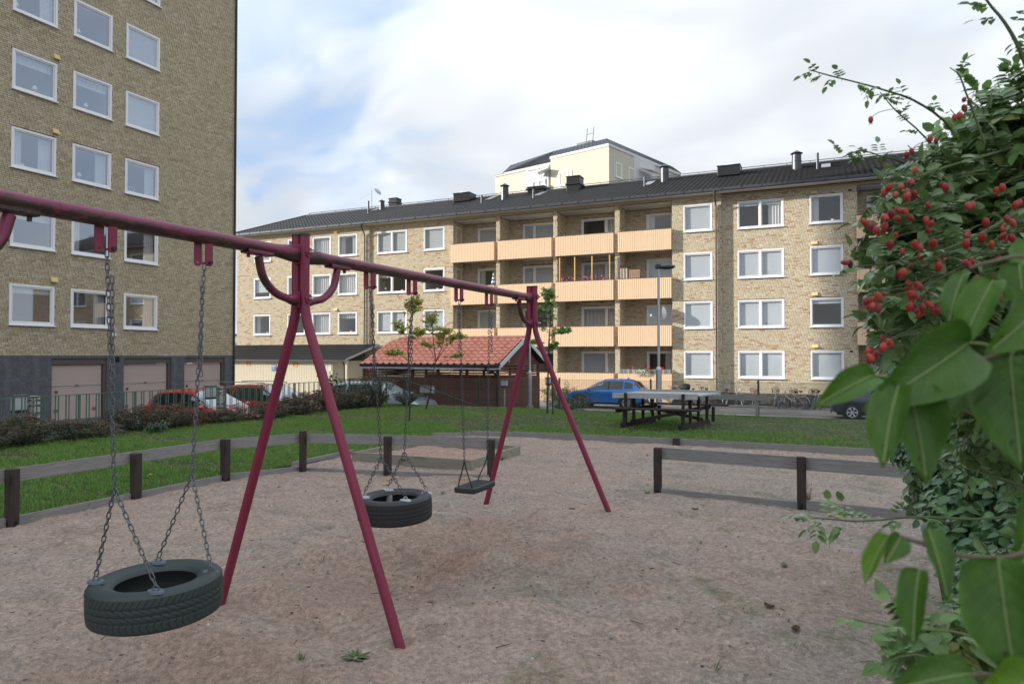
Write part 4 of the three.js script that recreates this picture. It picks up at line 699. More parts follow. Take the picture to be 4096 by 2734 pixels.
// ---------------------------------------------------------------- swing frame
const swingX = (z) => -3.05 - 0.015 * (z + 3.5);
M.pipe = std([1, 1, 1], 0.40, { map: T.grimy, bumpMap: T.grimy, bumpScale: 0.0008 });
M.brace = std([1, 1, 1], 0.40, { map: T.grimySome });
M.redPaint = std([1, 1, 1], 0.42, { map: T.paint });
{
  const s = thing('swing_frame', 'dark pink steel pipe swing frame with grimy crossbeams and splayed legs', 'swing frame');
  const BY = 2.338, BR = 0.039, PR = 0.031;
  const frames = [
    { z: -1.415, feet: [[-3.86, -1.45], [-2.33, -1.40]] },
    { z: -3.5, feet: [[-3.83, -3.59], [-2.28, -3.51]] },
    { z: -7.2, feet: [[-3.64, -7.33], [-2.17, -7.46]] }];
  frames.forEach((f) => {
    const cx = swingX(f.z);
    f.feet.forEach(([fx, fz], k) => {
      const sx = k ? 1 : -1, tx = cx + sx * PR * 1.03, foot = V3(fx, -0.07, fz), kink = V3(tx, 1.97, f.z);
      const path = new THREE.CurvePath();
      const dir = foot.clone().sub(kink).normalize(), a = V3(tx, 2.455, f.z), b = V3(tx, 2.07, f.z), c = kink.clone().addScaledVector(dir, 0.10);
      path.add(new THREE.LineCurve3(a, b)); path.add(new THREE.QuadraticBezierCurve3(b, kink, c)); path.add(new THREE.LineCurve3(c, foot));
      const leg = part('leg', new THREE.TubeGeometry(path, 60, PR, 18, false), M.redPaint, s);
      part('cap', [new THREE.CylinderGeometry(PR + 0.001, PR + 0.002, 0.016, 18).translate(tx, 2.462, f.z)], M.blackPlastic, leg);
    });
    // bolts that clamp the two pipes together
    for (const y of [BY + 0.012, 2.055]) {
      part('bolt', [rod([cx - 0.075, y, f.z], [cx + 0.098, y, f.z], 0.007), new THREE.CylinderGeometry(0.0125, 0.0125, 0.012, 6).rotateZ(Math.PI / 2).translate(cx + 0.084, y, f.z), new THREE.SphereGeometry(0.0105, 10, 6).translate(cx + 0.094, y, f.z)], M.galv, s);
      const washer = new THREE.CylinderGeometry(0.031, 0.031, 0.006, 18).rotateZ(Math.PI / 2).translate(cx + 0.068, y, f.z);
      part('washer', [washer, new THREE.CylinderGeometry(0.03, 0.03, 0.006, 18).rotateZ(Math.PI / 2).translate(cx - 0.066, y, f.z)], M.redPaint, s);
    }
  });
  const pipeAlong = (pts, r0, r1, n = 40, rad = 24, scaleEnd = null) => {   // tube along a line with own radius at either end (flared ends), uv u = length, v = round
    const curve = new THREE.CatmullRomCurve3(pts.map(vec), false, 'catmullrom', 0.5), pos = [], uv = [], idx = [], fr = curve.computeFrenetFrames(n, false), L = curve.getLength();
    const up = V3(0, 1, 0);
    for (let i = 0; i <= n; i++) {
      const t = i / n, p = curve.getPointAt(t), tan = fr.tangents[i], side = new THREE.Vector3().crossVectors(up, tan).normalize(), nor = new THREE.Vector3().crossVectors(tan, side).normalize();
      const [rs, ru] = scaleEnd ? scaleEnd(t) : [r0, r0];
      for (let k = 0; k <= rad; k++) { const a = k / rad * 2 * Math.PI; const q = p.clone().addScaledVector(side, Math.cos(a) * rs).addScaledVector(nor, -Math.sin(a) * ru); pos.push(q.x, q.y, q.z); uv.push(t * L / 4, k / rad + 0.02); }
    }
    for (let i = 0; i < n; i++) for (let k = 0; k < rad; k++) { const a = i * (rad + 1) + k, b = a + 1, c = a + rad + 1, d = c + 1; idx.push(a, c, b, b, c, d); }
    const g = new THREE.BufferGeometry(); g.setAttribute('position', new THREE.BufferAttribute(new Float32Array(pos), 3)); g.setAttribute('uv', new THREE.BufferAttribute(new Float32Array(uv), 2)); g.setIndex(idx); g.computeVertexNormals(); return g;
  };
  for (const [za, zb] of [[-1.415, -3.5], [-3.5, -7.2]]) {
    const a = V3(swingX(za), BY, za - 0.034), b = V3(swingX(zb), BY, zb + 0.034), L = a.distanceTo(b);
    const flare = (t) => { const e = Math.min(t, 1 - t) * L, k = 1 - sstep(0.0, 0.22, e); return [BR * (1 - 0.18 * k), BR * (1 + 0.42 * k)]; };
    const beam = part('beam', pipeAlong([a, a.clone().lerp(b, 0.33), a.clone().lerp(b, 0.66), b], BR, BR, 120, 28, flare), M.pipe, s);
    for (const [p, d] of [[a, -1], [b, 1]]) part('end_plate', box(0.075, 0.125, 0.010, p.x, BY, p.z - d * 0.006 + (d > 0 ? 0.0 : 0), 0.004), M.redPaint, beam);
    for (const [zc, d] of [[za, -1], [zb, 1]]) {   // curved braces from the post up to the beam
      const x = swingX(zc), z = (o) => zc + d * o;
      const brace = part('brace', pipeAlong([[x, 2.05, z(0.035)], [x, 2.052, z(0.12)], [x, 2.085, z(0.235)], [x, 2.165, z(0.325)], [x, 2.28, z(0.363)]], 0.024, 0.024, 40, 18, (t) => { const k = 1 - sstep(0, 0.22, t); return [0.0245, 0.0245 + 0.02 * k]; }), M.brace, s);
      part('end_plate', box(0.055, 0.10, 0.009, x, 2.05, z(0.037), 0.003), M.redPaint, brace);
      part('saddle_plate', [box(0.062, 0.008, 0.20, x, BY - BR - 0.006, z(0.37), 0.003), box(0.008, 0.020, 0.20, x - 0.031, BY - BR + 0.004, z(0.37), 0.003), box(0.008, 0.020, 0.20, x + 0.031, BY - BR + 0.004, z(0.37), 0.003), rod([x, BY - BR - 0.032, z(0.442)], [x, BY - BR, z(0.442)], 0.010)], M.pipe, brace);
    }
  }
  for (const z of [-2.2, -2.755, -4.23, -4.785, -5.55, -6.15]) {   // hanger ears under the beam
    const x = swingX(z), h = sub('hanger', s);
    for (const [dz, dx] of [[-0.017, 0.012], [0.026, -0.022]]) {
      const e = new THREE.Shape(); e.moveTo(-0.02, 0.05); e.lineTo(0.02, 0.05); e.lineTo(0.02, -0.055); e.absarc(0, -0.055, 0.02, 0, Math.PI, true); e.lineTo(-0.02, 0.05);
      const hole = new THREE.Path(); hole.absarc(0, -0.055, 0.006, 0, 6.283, false); e.holes.push(hole);
      part('ear', new THREE.ExtrudeGeometry(e, { depth: 0.008, bevelEnabled: false, curveSegments: 8 }).rotateY(Math.PI * 0.42).translate(x + dx, BY - BR - 0.045, z + dz), M.redPaint, h);
    }
    part('pin', [rod([x - 0.034, BY - BR - 0.10, z - 0.02], [x + 0.036, BY - BR - 0.10, z - 0.014], 0.006), rod([x + 0.03, BY - BR - 0.10, z - 0.014], [x + 0.038, BY - BR - 0.10, z - 0.014], 0.011)], M.darkMetal, h);
  }
}
// chains: each link a mesh
const LINK_P = 0.0315;
function linkGeometry(r, w, l) { const p = []; for (let i = 0; i < 14; i++) { const a = i / 14 * 2 * Math.PI; p.push(V3(Math.cos(a) * w, Math.sin(a) * w + Math.sign(Math.sin(a)) * l, 0)); } return tube(p, r, 18, 6, true); }
const LINK = linkGeometry(0.0031, 0.0085, 0.0105);
function chain(parent, a, b, mat, sag = 0) {
  a = vec(a); b = vec(b); const L = a.distanceTo(b), n = Math.max(2, Math.round(L / LINK_P)), c = sub('chain', parent), d = b.clone().sub(a).normalize(), q = new THREE.Quaternion().setFromUnitVectors(V3(0, 1, 0), d.clone().negate());
  for (let i = 0; i < n; i++) {
    const m = part('link', LINK, mat, c); m.position.copy(a).addScaledVector(d, (i + 0.5) * L / n); m.position.x += Math.sin(i / n * Math.PI) * sag;
    m.quaternion.copy(q).multiply(new THREE.Quaternion().setFromAxisAngle(V3(0, 1, 0), (i % 2) * Math.PI / 2 + 0.5));
  }
  return c;
}
T.tread = tex(1024, 256, (u, v) => {   // u round the tyre, v across the tread; black = groove
  const n = 64, x = u * n; let h = 1; const line = (k, w) => { const f = Math.abs(k - Math.round(k)); if (f < w) h = 0; };
  if (Math.abs(v - 0.28) < 0.012 || Math.abs(v - 0.5) < 0.010 || Math.abs(v - 0.72) < 0.012) return 0;
  if (v < 0.28) line(x + Math.sin(v * 11) * 0.35, 0.07); else if (v > 0.72) line(x + Math.sin(v * 11) * 0.35 + 0.4, 0.07); else line(x * 0.8 + v * 6, 0.055);
  return h;
}, { srgb: false });
T.tread2 = tex(1024, 256, (u, v) => { const x = u * 90, z = Math.abs((v * 14 + Math.abs(((x * 0.5) % 1 + 1) % 1 - 0.5) * 2) % 1 - 0.5); return z < 0.10 ? 0 : 1; }, { srgb: false });
const tyreMat = (c, t) => { return [std(c, 0.58), std(c, 0.6, { bumpMap: t, bumpScale: 0.006 })]; };
function tyreSwing(label, z, cy, R, half, mats, plateMat, tops, splits, plates, tilt, turn) {
  const x = swingX(z), t = thing('tyre_swing', label, 'tyre swing', [x, cy, z], 0);
  // side walls and inside as one turned profile, tread as its own part; axis vertical
  const prof = []; const inner = R * 0.60;
  prof.push([inner, -half * 0.62], [inner + 0.012, -half * 0.80], [inner + 0.03, -half * 0.86], [inner + 0.045, -half * 0.9], [R * 0.80, -half * 1.0], [R * 0.9, -half * 0.97], [R * 0.965, -half * 0.86], [R * 0.988, -half * 0.76]);
  const low = prof.map(([r, y]) => new THREE.Vector2(r, y)), high = prof.slice().reverse().map(([r, y]) => new THREE.Vector2(r, -y));
  const wall = (p) => { const g = new THREE.LatheGeometry(p, 72); return g; };
  const insideP = [new THREE.Vector2(inner, half * 0.62), new THREE.Vector2(R * 0.86, half * 0.66), new THREE.Vector2(R * 0.93, half * 0.3), new THREE.Vector2(R * 0.93, -half * 0.3), new THREE.Vector2(R * 0.86, -half * 0.66), new THREE.Vector2(inner, -half * 0.62)];
  const body = sub('tyre', t); body.rotation.set(tilt[0], turn, tilt[1]);
  part('side_wall', [wall(low), wall(high), wall(insideP)], mats[0], body);
  const tr = []; const n = 24; for (let i = 0; i <= n; i++) { const v = i / n, y = lerp(-half * 0.76, half * 0.76, v); let r = R * (0.988 + 0.012 * (1 - (2 * v - 1) ** 2)); for (const g of [0.28, 0.5, 0.72]) if (Math.abs(v - g) < 0.02) r -= 0.004; tr.push(new THREE.Vector2(r, y)); }
  const tg = new THREE.LatheGeometry(tr, 96);
  part('tread', tg, mats[1], body);
  for (const p of [...plates]) { part('mounting_plate', [new THREE.CylinderGeometry(0.036, 0.04, 0.010, 20).scale(1.2, 1, 0.85).translate(p[0], p[1], p[2]), new THREE.TorusGeometry(0.012, 0.004, 6, 12).rotateY(0.7).translate(p[0], p[1] + 0.014, p[2])], plateMat, t); }
  tops.forEach((zt, k) => {
    const a = V3(swingX(zt) - x, 2.19 - cy, zt - z), sp = V3(...splits[k]);
    chain(t, a, sp, M.chainMat ?? M.chain);
    for (const pi of k ? [2, 3] : [0, 1]) chain(t, sp, V3(plates[pi][0], plates[pi][1] + 0.028, plates[pi][2]), M.chainMat ?? M.chain);
    const off = k ? 0.022 : -0.022, loose = k ? 0.62 : 0.78;   // spare end that hangs from the top link
    chain(t, a.clone().add(V3(0.008, -0.12, off)), a.clone().add(V3(0.012, -0.12 - loose * 0.78, off * 1.3)), M.chainMat ?? M.chain);
  });
  return t;
}
tyreSwing('big greenish black tyre swing with striped tread and dark plates', -2.48, 0.505, 0.31, 0.098, tyreMat([0.030, 0.044, 0.044], T.tread), std([0.10, 0.125, 0.155], 0.6), [-2.2, -2.755],
  [[-0.01, 0.565, 0.225], [0.0, 0.565, -0.21]], [[-0.19, 0.094, 0.185], [0.20, 0.094, 0.165], [-0.19, 0.094, -0.165], [0.20, 0.094, -0.155]], [0.015, 0.02], 0.3);
M.chainMat = M.chainWorn;
{
  const t2 = tyreSwing('black tyre swing with zigzag tread and pale oval plates beyond the middle posts', -4.55, 0.535, 0.285, 0.095, tyreMat([0.027, 0.028, 0.031], T.tread2), std([0.42, 0.46, 0.50], 0.6), [-4.23, -4.785],
    [[-0.01, 0.40, 0.17], [0.0, 0.40, -0.13]], [[-0.17, 0.092, 0.16], [0.18, 0.092, 0.13], [-0.17, 0.092, -0.16], [0.18, 0.092, -0.17]], [0.01, 0.025], 0.9);
  part('rim_clip', box(0.05, 0.12, 0.006, -0.13, 0.0, -0.12, 0.002), std([0.35, 0.36, 0.36], 0.6), t2);
}
{
  const z = -5.86, x = swingX(z), t = thing('flat_swing', 'flat black rubber swing seat on two chains near the far frame', 'swing', [x, 0.475, z]);
  const sh = new THREE.Shape(); const w = 0.225, d = 0.095; sh.moveTo(-w, -d * 0.7); sh.quadraticCurveTo(-w, -d, -w + 0.03, -d); sh.quadraticCurveTo(0, -d * 1.25, w - 0.03, -d); sh.quadraticCurveTo(w, -d, w, -d * 0.7); sh.lineTo(w, d * 0.7); sh.quadraticCurveTo(w, d, w - 0.03, d); sh.quadraticCurveTo(0, d * 1.25, -w + 0.03, d); sh.quadraticCurveTo(-w, d, -w, d * 0.7);
  const seat = part('seat', new THREE.ExtrudeGeometry(sh, { depth: 0.03, bevelEnabled: true, bevelSize: 0.012, bevelThickness: 0.01, bevelSegments: 3, curveSegments: 10 }).rotateX(-Math.PI / 2).rotateY(Math.PI / 2).translate(0, -0.02, 0), M.rubber, t);
  for (let i = -3; i <= 3; i++) part('rib', box(0.008, 0.006, 0.40, i * 0.024, 0.021, 0, 0.002), M.rubber, seat);
  for (const [zt, k] of [[-5.55, 1], [-6.15, -1]]) {
    const top = V3(swingX(zt) - x, 2.19 - 0.475, zt - z), low = V3(0.01, 0.25, k * 0.235);
    chain(t, top, low, M.chainWorn); chain(t, top.clone().add(V3(0.01, -0.1, k * 0.02)), top.clone().add(V3(0.012, -0.1 - 0.36, k * 0.026)), M.chainWorn);
    part('shackle', [tube([[low.x, low.y + 0.01, low.z], [low.x + 0.02, low.y - 0.06, low.z], [0.065, 0.05, k * 0.205], [0.072, 0.01, k * 0.20]], 0.0055, 16, 6), tube([[low.x, low.y + 0.01, low.z], [low.x - 0.02, low.y - 0.06, low.z], [-0.065, 0.05, k * 0.205], [-0.072, 0.01, k * 0.20]], 0.0055, 16, 6), new THREE.TorusGeometry(0.014, 0.005, 6, 14).rotateY(Math.PI / 2).translate(low.x, low.y, low.z)], M.darkMetal, t);
  }
}
// ---------------------------------------------------------------- rail fences, edging boards, sandbox
function fencePost(parent, x, z, h = 0.555, turn = 0.0, s = 0.095) {
  const g = box(s, h + 0.12, s, 0, (h - 0.12) / 2, 0, 0.007); const p = part('post', g, M.darkWood, parent); p.position.set(x, 0, z); p.rotation.y = turn; return p;
}
{
  const f = thing('rail_fence', 'low wooden rail fence with dark posts along the lawn, weathered grey rail', 'fence');
  const zs = [-1.55, -2.95, -4.37, -5.75, -7.1]; zs.forEach((z, i) => fencePost(f, -7.47, z, 0.56 - (i % 2) * 0.02, 0.03 * ((i * 37) % 5 - 2)));
  const c = [-6.98, -8.08]; fencePost(f, c[0], c[1], 0.60, 0.55);
  const top = [...zs.map((z) => [-7.535, z])];
  for (const [a, b] of [[-0.4, -2.96], [-2.97, -5.76], [-5.77, -7.11]]) part('rail', bar([-7.54, 0.487, a], [-7.54, 0.487, b], 0.03, 0.135), M.greyWood, f);
  part('rail', bar([-7.54, 0.487, -7.115], [-7.02, 0.487, -8.14], 0.03, 0.135), M.greyWood, f);
  for (const [a, b] of [[0.5, -2.9], [-2.91, -5.7], [-5.71, -7.2]]) part('edging_board', bar([-7.50, 0.025, a], [-7.50, 0.025, b], 0.035, 0.10), M.greyWood, f);
  part('edging_board', bar([-7.5, 0.025, -7.21], [-7.06, 0.025, -8.1], 0.035, 0.10), M.greyWood, f);
}
{
  const f = thing('rail_fence', 'low wooden rail fence running past the sandbox with three dark posts', 'fence');
  fencePost(f, -5.74, -8.42, 0.54, 0.2); fencePost(f, -4.27, -8.78, 0.53, 0.24);
  part('rail', bar([-6.95, 0.487, -8.13], [-5.72, 0.487, -8.485], 0.03, 0.135), M.greyWood, f); part('rail', bar([-5.715, 0.482, -8.487], [-4.12, 0.478, -8.885], 0.03, 0.135), M.greyWood, f);
  part('edging_board', bar([-7.0, 0.0, -8.2], [-4.28, 0.0, -8.74], 0.035, 0.09), M.greyWood, f);
}
{
  const f = thing('rail_fence', 'low wooden rail fence with dark posts ending at the rose bush', 'fence');
  fencePost(f, -1.93, -8.71, 0.55, 0.1); fencePost(f, -0.27, -8.53, 0.56, 0.1); fencePost(f, 1.4, -8.35, 0.55, 0.1);
  part('rail', bar([-1.90, 0.475, -8.775], [-0.25, 0.475, -8.597], 0.03, 0.145), M.greyWood, f); part('rail', bar([-0.245, 0.475, -8.596], [1.9, 0.475, -8.365], 0.03, 0.145), M.greyWood, f);
  part('edging_board', bar([-1.9, 0.012, -8.69], [-0.3, 0.012, -8.515], 0.035, 0.09), M.greyWood, f); part('edging_board', bar([-0.25, 0.03, -8.51], [1.9, 0.03, -8.28], 0.035, 0.10), M.greyWood, f);
}
{
  const e = thing('edging', 'weathered board edging between the far lawn and the sand', 'edging');
  for (const [a, b, h] of [[[-6.83, -13.14], [-5.98, -13.37], 0.12], [[-5.97, -13.37], [-2.68, -13.5], 0.13], [[-2.6, -13.5], [0.81, -13.4], 0.13], [[0.82, -13.4], [3.4, -13.3], 0.13], [[-7.5, -12.62], [-6.84, -13.12], 0.10], [[-7.42, -8.35], [-7.46, -9.9], 0.10]])
    part('edging_board', bar([a[0], h / 2 - 0.02, a[1]], [b[0], h / 2 - 0.02, b[1]], 0.04, h), M.greyWood, e);
  fencePost(e, -2.62, -13.43, 0.13, 0, 0.12);
}
{
  const s = thing('sandbox', 'square wooden sandbox of pale boards beyond the middle posts', 'sandbox', [-5.92, 0, -10.18]);
  const hx = 1.09, hz = 0.885, h = 0.14;
  for (const k of [-1, 1]) { part('board', box(2 * hx, h + 0.05, 0.045, 0, (h - 0.05) / 2, k * hz, 0.004), M.greenWood, s); part('board', box(0.045, h + 0.046, 2 * hz - 0.05, k * (hx - 0.0225), (h - 0.054) / 2, 0, 0.004), M.greenWood, s); }
  const g = new THREE.PlaneGeometry(2 * hx - 0.1, 2 * hz - 0.06, 40, 34).rotateX(-Math.PI / 2), p = g.attributes.position, u = g.attributes.uv, col = new Float32Array(p.count * 3);
  for (let i = 0; i < p.count; i++) { const x = p.getX(i), z = p.getZ(i); p.setY(i, 0.045 + (fbm(x * 3 + 7, z * 3 + 7, 4, 301) - 0.5) * 0.12); u.setXY(i, x, z); col.set([1.04, 0.93, 0.88], 3 * i); }
  g.setAttribute('color', new THREE.BufferAttribute(col, 3)); g.computeVertexNormals(); part('sand_fill', g, M.sand, s);
}
// ---------------------------------------------------------------- picnic table with fixed benches, and park bench
{
  const t = thing('picnic_table', 'dark wooden picnic table with pale grey top and fixed benches on the lawn', 'picnic table');
  const x0 = -4.6, x1 = -2.55;
  for (let i = 0; i < 5; i++) { const z = -16.12 - i * 0.24; part('top_plank', bar([x0 + 0.05 + i * 0.055, 0.79, z], [x1 + i * 0.055, 0.79, z], 0.225, 0.03), M.paleWood, t); }
  part('top_rail', bar([x0, 0.765, -15.98], [x1 - 0.09, 0.765, -15.98], 0.035, 0.125), M.paleWood, t);
  part('top_rail', bar([x0 + 0.3, 0.79, -17.36], [x1 + 0.22, 0.79, -17.36], 0.035, 0.125), M.paleWood, t);
  for (const [fx, dx] of [[-4.27, 0.3], [-2.95, 0.3]]) {
    const at = (z) => fx + dx * (-15.95 - z) / 1.5;
    part('sleeper', bar([at(-15.75), 0.07, -15.75], [at(-17.5), 0.07, -17.5], 0.09, 0.14), M.brownWood, t);
    for (const [z, h, w] of [[-15.93, 0.83, 0.085], [-16.35, 0.75, 0.085], [-16.85, 0.75, 0.085], [-17.4, 0.82, 0.085]]) part('leg', box(0.06, h - 0.13, w, at(z) + 0.002, 0.13 + (h - 0.13) / 2, z, 0.006), M.brownWood, t);
    for (const z of [-15.72, -17.62]) { part('leg', box(0.07, 0.36, 0.08, at(z) + 0.075, 0.26, z, 0.006), M.brownWood, t); }
    part('cross_bar', bar([at(-15.6) - 0.062, 0.43, -15.6], [at(-17.78) - 0.062, 0.43, -17.78], 0.05, 0.08), M.brownWood, t);
    part('gusset', new THREE.ExtrudeGeometry(new THREE.Shape([new THREE.Vector2(0, 0), new THREE.Vector2(0.34, 0), new THREE.Vector2(0.12, -0.3), new THREE.Vector2(0, -0.3)]), { depth: 0.03, bevelEnabled: false }).rotateY(Math.PI / 2).translate(at(-16.35) - 0.05, 0.745, -16.38), M.brownWood, t);
  }
  for (const [z, dx] of [[-15.60, -0.02], [-15.74, -0.02], [-17.62, 0.33], [-17.76, 0.33]]) part('seat_plank', bar([-4.48 + dx, 0.486, z], [-2.52 + dx, 0.486, z], 0.125, 0.032), M.brownWood, t);
  part('brace', bar([-4.18, 0.16, -16.0], [-2.9, 0.42, -16.1], 0.04, 0.07), M.brownWood, t); part('brace', bar([-4.05, 0.45, -16.9], [-2.68, 0.18, -16.95], 0.04, 0.07), M.brownWood, t);
}
function parkBench(label, x0, x1, z) {
  const b = thing('park_bench', label, 'bench');
  part('backrest', bar([x0, 0.54, z], [x1, 0.54, z], 0.032, 0.155), M.greyWood, b);
  for (let i = 0; i < 2; i++) part('seat_plank', bar([x0, 0.275 + i * 0.006, z - 0.10 - i * 0.17], [x1, 0.275 + i * 0.006, z - 0.10 - i * 0.17], 0.15, 0.035), M.greyWood, b);
  for (const x of [lerp(x0, x1, 0.12), lerp(x0, x1, 0.86)]) { part('leg', box(0.075, 0.62, 0.05, x, 0.30, z - 0.045, 0.004), M.greyWood, b); part('leg', box(0.075, 0.26, 0.10, x, 0.13, z - 0.24, 0.004), M.greyWood, b); }
  return b;
}
parkBench('low grey wooden bench with one wide back board by the mesh fence', -3.33, -1.5, -20.25);
// ---------------------------------------------------------------- green railing along the drive, mesh fence along the street
{
  const f = thing('green_railing', 'thin green steel railing above the drive behind the brown hedge', 'railing');
  const x = -14.28, z0 = -5, z1 = -20.6, y = 0.88; part('top_rail', bar([x, y, z0], [x, y, z1], 0.045, 0.014), M.railGreen, f); part('bottom_rail', bar([x, 0.1, z0], [x, 0.1, z1], 0.035, 0.014), M.railGreen, f);
  const g = box(0.011, 0.78, 0.02, 0, 0.485, 0), gp = box(0.025, 1.2, 0.045, 0, 0.27, 0); let z = z0 - 0.1, k = 0;
  while (z > z1) { const p = part(k % 12 === 6 ? 'post' : 'bar', k % 12 === 6 ? gp : g, M.railGreen, f); p.position.set(x, 0, z); z -= k % 2 ? 0.062 : 0.155; k++; }
}
{
  const f = thing('mesh_fence', 'low green wire mesh fence with thin green posts between lawn and street', 'fence');
  const z = -20.88, xs = [-14.3, -13.55, -10.6, -7.75, -4.83, -1.77, 1.2, 4.2], h = 0.93;
  for (const x of xs) part('post', [rod([x, -0.35, z], [x, 0.985, z], 0.028, 10)], M.greenMetal, f);
  const wire = [], d = 0.062, xa = -13.55, xb = 6, gm = std([0.045, 0.07, 0.06], 0.5, { metalness: 0.5 });
  const clip = (x0, s) => { let a = x0, y0 = 0.02, b = x0 + s * (h - 0.02), y1 = h; if (s > 0) { if (a < xa) { y0 += xa - a; a = xa; } if (b > xb) { y1 -= b - xb; b = xb; } } else { if (a > xb) { y0 += a - xb; a = xb; } if (b < xa) { y1 -= xa - b; b = xa; } } return y1 - y0 > 0.03 && ((a >= xa - 1e-6 && a <= xb + 1e-6)) ? [[a, y0, z + s * 0.002], [b, y1, z + s * 0.002]] : null; };
  for (let x = xa - 1; x < xb + 1; x += d) for (const s of [1, -1]) { const c = clip(x, s); if (c) wire.push(rod(c[0], c[1], 0.0030, 3)); }
  for (const y of [0.05, 0.48, h]) wire.push(rod([xa, y, z + 0.012], [xb, y, z + 0.012], 0.003, 4));
  const w = part('wire_mesh', wire, gm, f);
  part('brace', [rod([-13.55, 0.85, z + 0.03], [-10.68, 0.0, z + 0.03], 0.02, 8)], M.greenMetal, f); part('brace', [rod([-14.3, 0.86, z + 0.03], [-13.55, 0.88, z + 0.03], 0.02, 8)], M.greenMetal, f);
}
// ---------------------------------------------------------------- lamps, engine-heater boxes
{
  const l = thing('street_lamp', 'tall galvanised street lamp with dark head standing beyond the picnic table', 'street lamp', [-4.56, 0, -20.75]);
  part('pole', [rod([0, -0.3, 0], [0, 1.28, 0], 0.085, 18), rod([0, 1.28, 0], [0, 1.36, 0], 0.085, 18, 0.045), rod([0, 1.36, 0], [0.01, 4.3, 0], 0.042, 16, 0.038)], M.galv, l);
  part('lamp_head', [box(0.17, 0.15, 0.13, 0.0, 4.34, 0, 0.03), (() => { const g = new THREE.SphereGeometry(1, 16, 10).scale(0.24, 0.075, 0.11); return g.translate(0.27, 4.31, 0.02); })()], std([0.035, 0.042, 0.052], 0.4), l);
  part('lens', new THREE.SphereGeometry(1, 14, 8, 0, 6.3, 1.57, 1.57).scale(0.20, 0.05, 0.085).translate(0.27, 4.30, 0.02), std([0.4, 0.42, 0.45], 0.2), l);
}
{
  const l = thing('lamp_post', 'slim galvanised post with thick foot in front of the shed gable', 'lamp post', [-8.98, 0, -21.4]);
  part('pole', [rod([0, -0.95, 0], [0, 1.12, 0], 0.065, 16), rod([0, 1.12, 0], [0, 1.2, 0], 0.065, 16, 0.035), rod([0, 1.2, 0], [0, 3.75, 0], 0.034, 14)], M.galv, l); part('base_collar', [rod([0, -0.02, 0], [0, 0.03, 0], 0.12, 16)], M.galv, l); part('lamp_head', [box(0.12, 0.1, 0.1, 0, 3.78, 0, 0.02)], M.darkMetal, l);
}
function heater(label, x, y0, y1, z, w, d, wood) {
  const h = thing('heater_box', label, 'heater box', [x, 0, z]);
  part('box', [box(w, y1 - y0, d, 0, (y0 + y1) / 2, 0, 0.015)], std([0.44, 0.45, 0.46], 0.5), h); part('lid', [box(w + 0.03, 0.03, d + 0.03, 0, y1 + 0.012, 0, 0.008)], std([0.09, 0.095, 0.1], 0.5), h); part('base_tray', [box(w - 0.005, 0.05, d - 0.005, 0, y0 - 0.022, 0, 0.01)], M.darkMetal, h);
  if (!wood) part('post', [rod([0, -0.95, 0], [0, y0 - 0.12, 0], 0.03, 10), rod([0, y0 - 0.12, 0], [0, y0 - 0.03, 0], 0.032, 10, Math.min(w, 0.16) * 0.45)], M.galv, h);
  return h;
}
heater('wide grey heater box on a post before the red brown boards', -13.05, 0.35, 0.58, -21.6, 0.5, 0.2);
heater('small grey heater box on a post at the shed corner', -10.0, 0.66, 0.845, -21.6, 0.2, 0.16);
heater('small grey heater box on a post between shed gable and sapling', -8.46, 0.76, 0.94, -21.75, 0.17, 0.15);
T.peel = tex(128, 256, (u, v) => { const n = fbm(u * 14, v * 6, 4, 401); return n > 0.5 ? [0.74, 0.75, 0.72] : n > 0.44 ? [0.55, 0.50, 0.42] : [0.30, 0.25, 0.19]; }, { repeat: [2, 1] });
for (const [z, l, pl] of [[-8.72, 'pale heater box beside a peeling white post above the brown hedge', 'peeling white timber post behind the brown hedge'], [-13.5, 'pale heater box beside a peeling post in front of the red hatchback', 'peeling timber post in front of the red hatchback']]) {
  const h = heater(l, -14.75, 0.60, 0.88, z, 0.16, 0.26, true); part('bracket', box(0.05, 0.06, 0.12, 0.02, 0.7, -0.16), M.galv, h);
  solo('timber_post', pl, 'post', box(0.15, 1.75, 0.15, -14.68, 0.0, z - 0.27, 0.01), std([0.9, 0.9, 0.9], 0.85, { map: T.peel }), 'timber posts along the railing');
}
